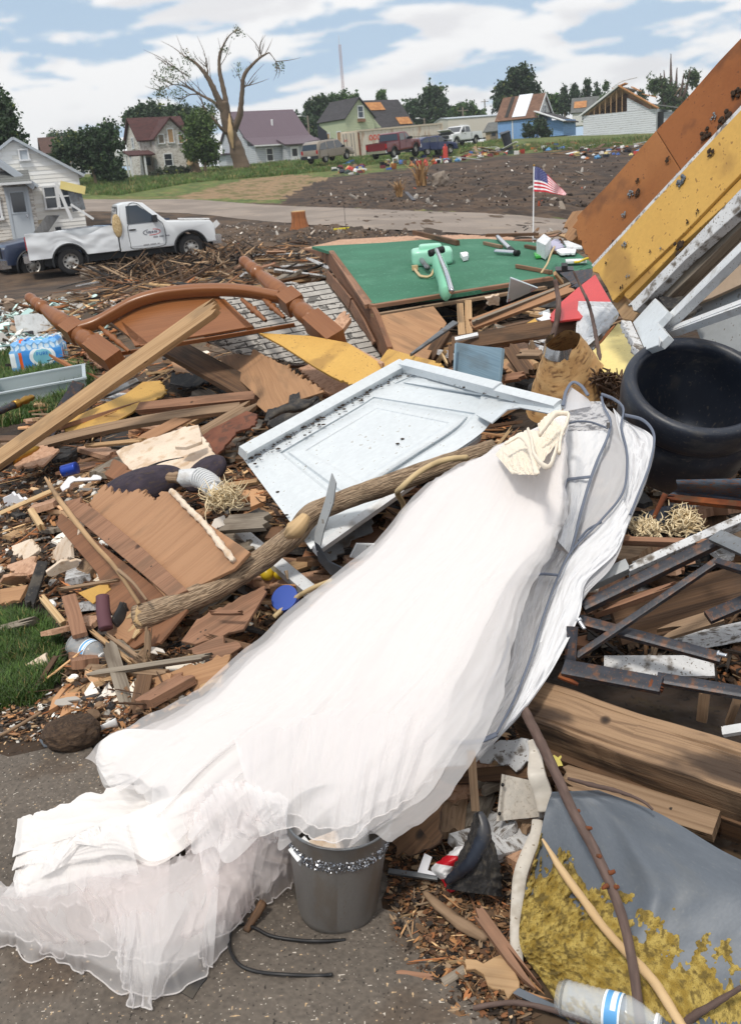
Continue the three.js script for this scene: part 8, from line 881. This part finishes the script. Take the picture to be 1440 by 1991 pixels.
// ---------------------------------------------------------------- the loose rubble between the things
{
const r=rng(1201),wood=['new tan','brown weathered','grey','dark wet','reddish','black tarred','flaking white','pale pinkish'],mats=[M.lumber,M.oldwood,M.greywood,M.darkwood,M.redwood,M.tar,M.greypaint,M.pinkboard],had=new Set();
const variants=mats.map((m,i)=>[0,1].map((k)=>plankGeo(1,0.1+0.05*k,0.022+0.012*k,{jagA:0.09,jagB:0.14,nx:4,nv:5,seed:1300+i*2+k,twist:0.08})));
const boards=(poly,n,seed,where,L0,L1,lift,tilt)=>scatter(poly,n,seed).forEach((p)=>{const k=(r()*mats.length)|0,L=lerp(L0,L1,r()),ends=pix(p),xs=poly.map((q)=>q[0]),ys=poly.map((q)=>q[1]),fx=(ends[0]-Math.min(...xs))/(Math.max(...xs)-Math.min(...xs)),fy=(ends[1]-Math.min(...ys))/(Math.max(...ys)-Math.min(...ys)),label=`${L < (L0 + L1) / 2 ? 'short' : 'long'} ${wood[k]} board ${where}, ${fy < 0.5 ? 'upper' : 'lower'} ${fx < 0.33 ? 'left' : fx < 0.66 ? 'middle' : 'right'}`;if(had.has(label))return;had.add(label);
const o=mesh('broken_board',variants[k][(r()*2)|0],mats[k]);o.scale.set(L,1,Math.min(1,0.5+L));o.position.copy(p).y+=lift*r();o.rotation.set((r()-0.5)*tilt*1.4,r()*6.283,(r()-0.5)*tilt,'YXZ');tag(o,label,'board');});
boards([[0,930],[250,905],[480,990],[520,1230],[330,1390],[150,1380],[130,1180],[0,1130]],60,1401,'in the litter left of the log',0.12,0.4,0.05,0.5);boards([[90,780],[420,700],[500,800],[460,920],[200,930],[20,880]],40,1402,'under the pale beam',0.3,1.0,0.08,0.35);boards([[560,1040],[820,960],[760,1130],[640,1190],[520,1200]],20,1403,'in the dark gap between door and dress',0.15,0.5,0.05,0.5);boards([[880,620],[1060,600],[1180,640],[1040,760],[950,800],[880,720]],36,1404,'below the trim board',0.2,0.7,0.12,0.5);boards([[1190,930],[1430,960],[1430,1290],[1120,1280],[1140,1100]],46,1405,'under the iron frame',0.15,0.6,0.06,0.5);boards([[860,1500],[1060,1440],[1430,1560],[1430,1600],[1100,1560],[960,1700],[820,1620]],26,1406,'below the timber beam',0.12,0.4,0.04,0.4);
boards([[130,560],[420,500],[600,470],[640,520],[420,570],[250,620],[150,640]],60,1407,'behind the headboard',0.5,1.7,0.15,0.35);boards([[1000,470],[1120,470],[1140,520],[1040,500]],14,1408,'beyond the green board',0.4,1.2,0.3,0.3);boards([[470,500],[610,480],[640,560],[560,600],[500,560]],30,1409,'left of the green board',0.3,0.9,0.3,0.6);boards([[880,1000],[1080,800],[1190,780],[1220,930],[1000,1080]],18,1410,'behind the dress bodice',0.2,0.6,0.05,0.5);boards([[540,640],[700,620],[960,690],[960,760],[620,760]],30,1411,'in the middle of the pile',0.2,0.8,0.1,0.4);
const chip=plankGeo(1,0.1,0.05,{jagA:0.3,jagB:0.3,nx:1,nv:3,seed:5}),flake=(()=>{const s=new THREE.Shape();for(let i=0;i<7;i++){const a=i/7*6.283,q=0.5*(0.6+0.5*hv(i,3,9));s.lineTo(Math.cos(a)*q,Math.sin(a)*q);}return new THREE.ExtrudeGeometry(s,{depth:0.08,bevelEnabled:false}).rotateX(-Math.PI/2);})(),white=plain('loose_bits',255,255,255,0.85),lump=new THREE.IcosahedronGeometry(0.5,1);{const p=lump.attributes.position;for(let i=0;i<p.count;i++){const v=V().fromBufferAttribute(p,i);v.multiplyScalar(1+0.5*fbm3(v.x*3,v.y*3,v.z*3,2));p.setXYZ(i,v.x,v.y,v.z);}lump.computeVertexNormals();}
const spill=(name,label,g,poly,n,seed,s0,s1,lift,tilt,cols,long=1)=>{const q=rng(seed),list=scatter(poly,n,seed+1).map((p)=>{const s=s0*(s1/s0)**q();p.y+=lift*q()*q();return[p,new THREE.Quaternion().setFromEuler(new THREE.Euler((q()-0.5)*tilt,q()*6.283,(q()-0.5)*tilt,'YXZ')),V(s*(1+q()*long),s*(0.5+q()),s)];});many(name,label,'rubble',g,white,list,(()=>{const w=rng(seed+2);return()=>{const c=cols[(w()*cols.length)|0],k=0.7+w()*0.5;return new THREE.Color(lin(Math.min(255,c[0]*k)),lin(Math.min(255,c[1]*k)),lin(Math.min(255,c[2]*k)));};})());};
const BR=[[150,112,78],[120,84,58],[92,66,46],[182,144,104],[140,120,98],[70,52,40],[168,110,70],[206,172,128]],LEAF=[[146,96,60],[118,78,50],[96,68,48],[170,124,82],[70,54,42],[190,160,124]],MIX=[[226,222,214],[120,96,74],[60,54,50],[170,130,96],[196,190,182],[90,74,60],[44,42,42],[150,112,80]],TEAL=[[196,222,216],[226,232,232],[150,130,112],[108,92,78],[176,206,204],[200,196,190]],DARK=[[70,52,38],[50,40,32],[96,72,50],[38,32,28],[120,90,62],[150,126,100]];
const LEFT=[[-40,915],[250,900],[480,980],[560,1190],[420,1330],[300,1400],[120,1400],[130,1200],[-40,1140]],MID=[[20,800],[330,690],[520,640],[720,680],[980,760],[1000,900],[700,1180],[460,960],[120,940]];
spill('splinters','wood splinters carpeting the litter left of the log',chip,LEFT,1100,1501,0.03,0.12,0.06,0.9,BR,2);spill('leaf_litter','brown leaves and bark flakes left of the log',flake,LEFT,3600,1511,0.012,0.045,0.05,1.2,LEAF);spill('rubble','plaster crumbs and bits in the litter left of the log',lump,LEFT,1500,1521,0.006,0.04,0.03,3,MIX);
spill('splinters','splinters and shards between the boards in the middle',chip,MID,1300,1531,0.05,0.22,0.1,0.8,BR,2);spill('leaf_litter','dead leaves and flakes between the boards in the middle',flake,MID,2600,1541,0.015,0.06,0.06,1.2,LEAF.concat(DARK));spill('splinters','splintered wood filling the gap under trim board and cone',chip,[[860,600],[1180,600],[1220,740],[1240,960],[1080,800],[960,800]],700,1551,0.05,0.2,0.1,0.9,BR.concat(DARK),2);
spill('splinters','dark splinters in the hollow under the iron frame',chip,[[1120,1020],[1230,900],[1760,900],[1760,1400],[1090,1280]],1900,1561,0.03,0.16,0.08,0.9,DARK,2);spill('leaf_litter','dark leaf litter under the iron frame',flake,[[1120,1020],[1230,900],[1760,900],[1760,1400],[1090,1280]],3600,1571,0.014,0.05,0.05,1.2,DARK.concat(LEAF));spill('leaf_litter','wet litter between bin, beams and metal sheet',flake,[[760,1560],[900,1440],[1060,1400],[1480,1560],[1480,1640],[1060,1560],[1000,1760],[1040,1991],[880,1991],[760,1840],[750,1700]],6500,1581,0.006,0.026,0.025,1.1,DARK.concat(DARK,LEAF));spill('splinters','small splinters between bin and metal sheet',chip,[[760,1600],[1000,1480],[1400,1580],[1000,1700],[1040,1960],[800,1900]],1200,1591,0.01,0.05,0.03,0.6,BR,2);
spill('torn_sheets','pale torn board and paper scraps among the litter left of the log',flake,LEFT,120,1691,0.06,0.16,0.06,0.7,[[226,216,200],[196,160,124],[170,128,92],[60,56,54],[214,206,196]],1);spill('torn_sheets','torn plywood and tar paper scraps in the middle of the pile',flake,MID,170,1701,0.1,0.3,0.08,0.6,[[184,142,104],[142,100,72],[54,50,48],[206,196,182],[160,120,90]],1);
spill('torn_sheets','torn scraps of board and paper under the iron frame',flake,[[1120,1020],[1230,900],[1760,900],[1760,1400],[1090,1280]],180,1711,0.04,0.16,0.08,0.9,[[196,186,172],[142,100,72],[54,48,44],[112,84,60],[90,70,52]],1);
spill('splinters','broken boards and sticks behind the headboard',chip,[[60,600],[250,560],[440,500],[600,470],[640,540],[430,580],[230,640],[160,740]],1300,1601,0.12,0.5,0.2,0.6,BR.concat(DARK),2.5);spill('leaf_litter','pale torn scraps behind the water pack at left',flake,[[-60,590],[130,580],[260,600],[200,660],[60,690],[-60,680]],700,1611,0.05,0.26,0.15,1.4,TEAL,1.5);spill('brush','tangle of roots and sticks beside the white pickup',chip,[[150,530],[330,500],[470,490],[520,510],[400,545],[200,560]],1500,1621,0.12,0.5,0.4,1.4,DARK,3);spill('litter','white torn scraps around the far end of the green board',flake,[[980,466],[1140,462],[1160,510],[1060,500]],200,1631,0.04,0.16,0.5,1.2,MIX);
spill('grit','grit and crumbs strewn over the pavement',lump,[[-40,1420],[200,1410],[420,1480],[760,1760],[900,1900],[900,1991],[-40,1991]],2600,1641,0.002,0.009,0,3,MIX.concat(LEAF));spill('leaf_litter','dry leaf bits on the pavement around the bin',flake,[[440,1760],[560,1720],[760,1720],[960,1800],[960,1991],[640,1991],[500,1860]],700,1651,0.006,0.026,0.01,0.7,LEAF);spill('leaf_litter','leaf bits along the edge of grass and pavement',flake,[[-40,1340],[130,1340],[330,1390],[230,1430],[-40,1450]],900,1661,0.008,0.03,0.02,0.9,LEAF.concat(MIX));spill('clods','earth clods over the muddy lot',lump,[[600,380],[760,340],[1000,312],[1250,292],[1180,400],[820,404],[600,396]],700,1671,0.04,0.15,0,3,[[78,64,52],[54,44,37],[66,54,45]]);spill('clods','earth clods and chips on the verge before the road',lump,[[430,440],[600,440],[860,458],[700,462],[560,480],[430,510]],900,1681,0.02,0.08,0,3,[[104,88,74],[72,60,50],[130,106,84]]);
}
renderer.render(scene,camera);
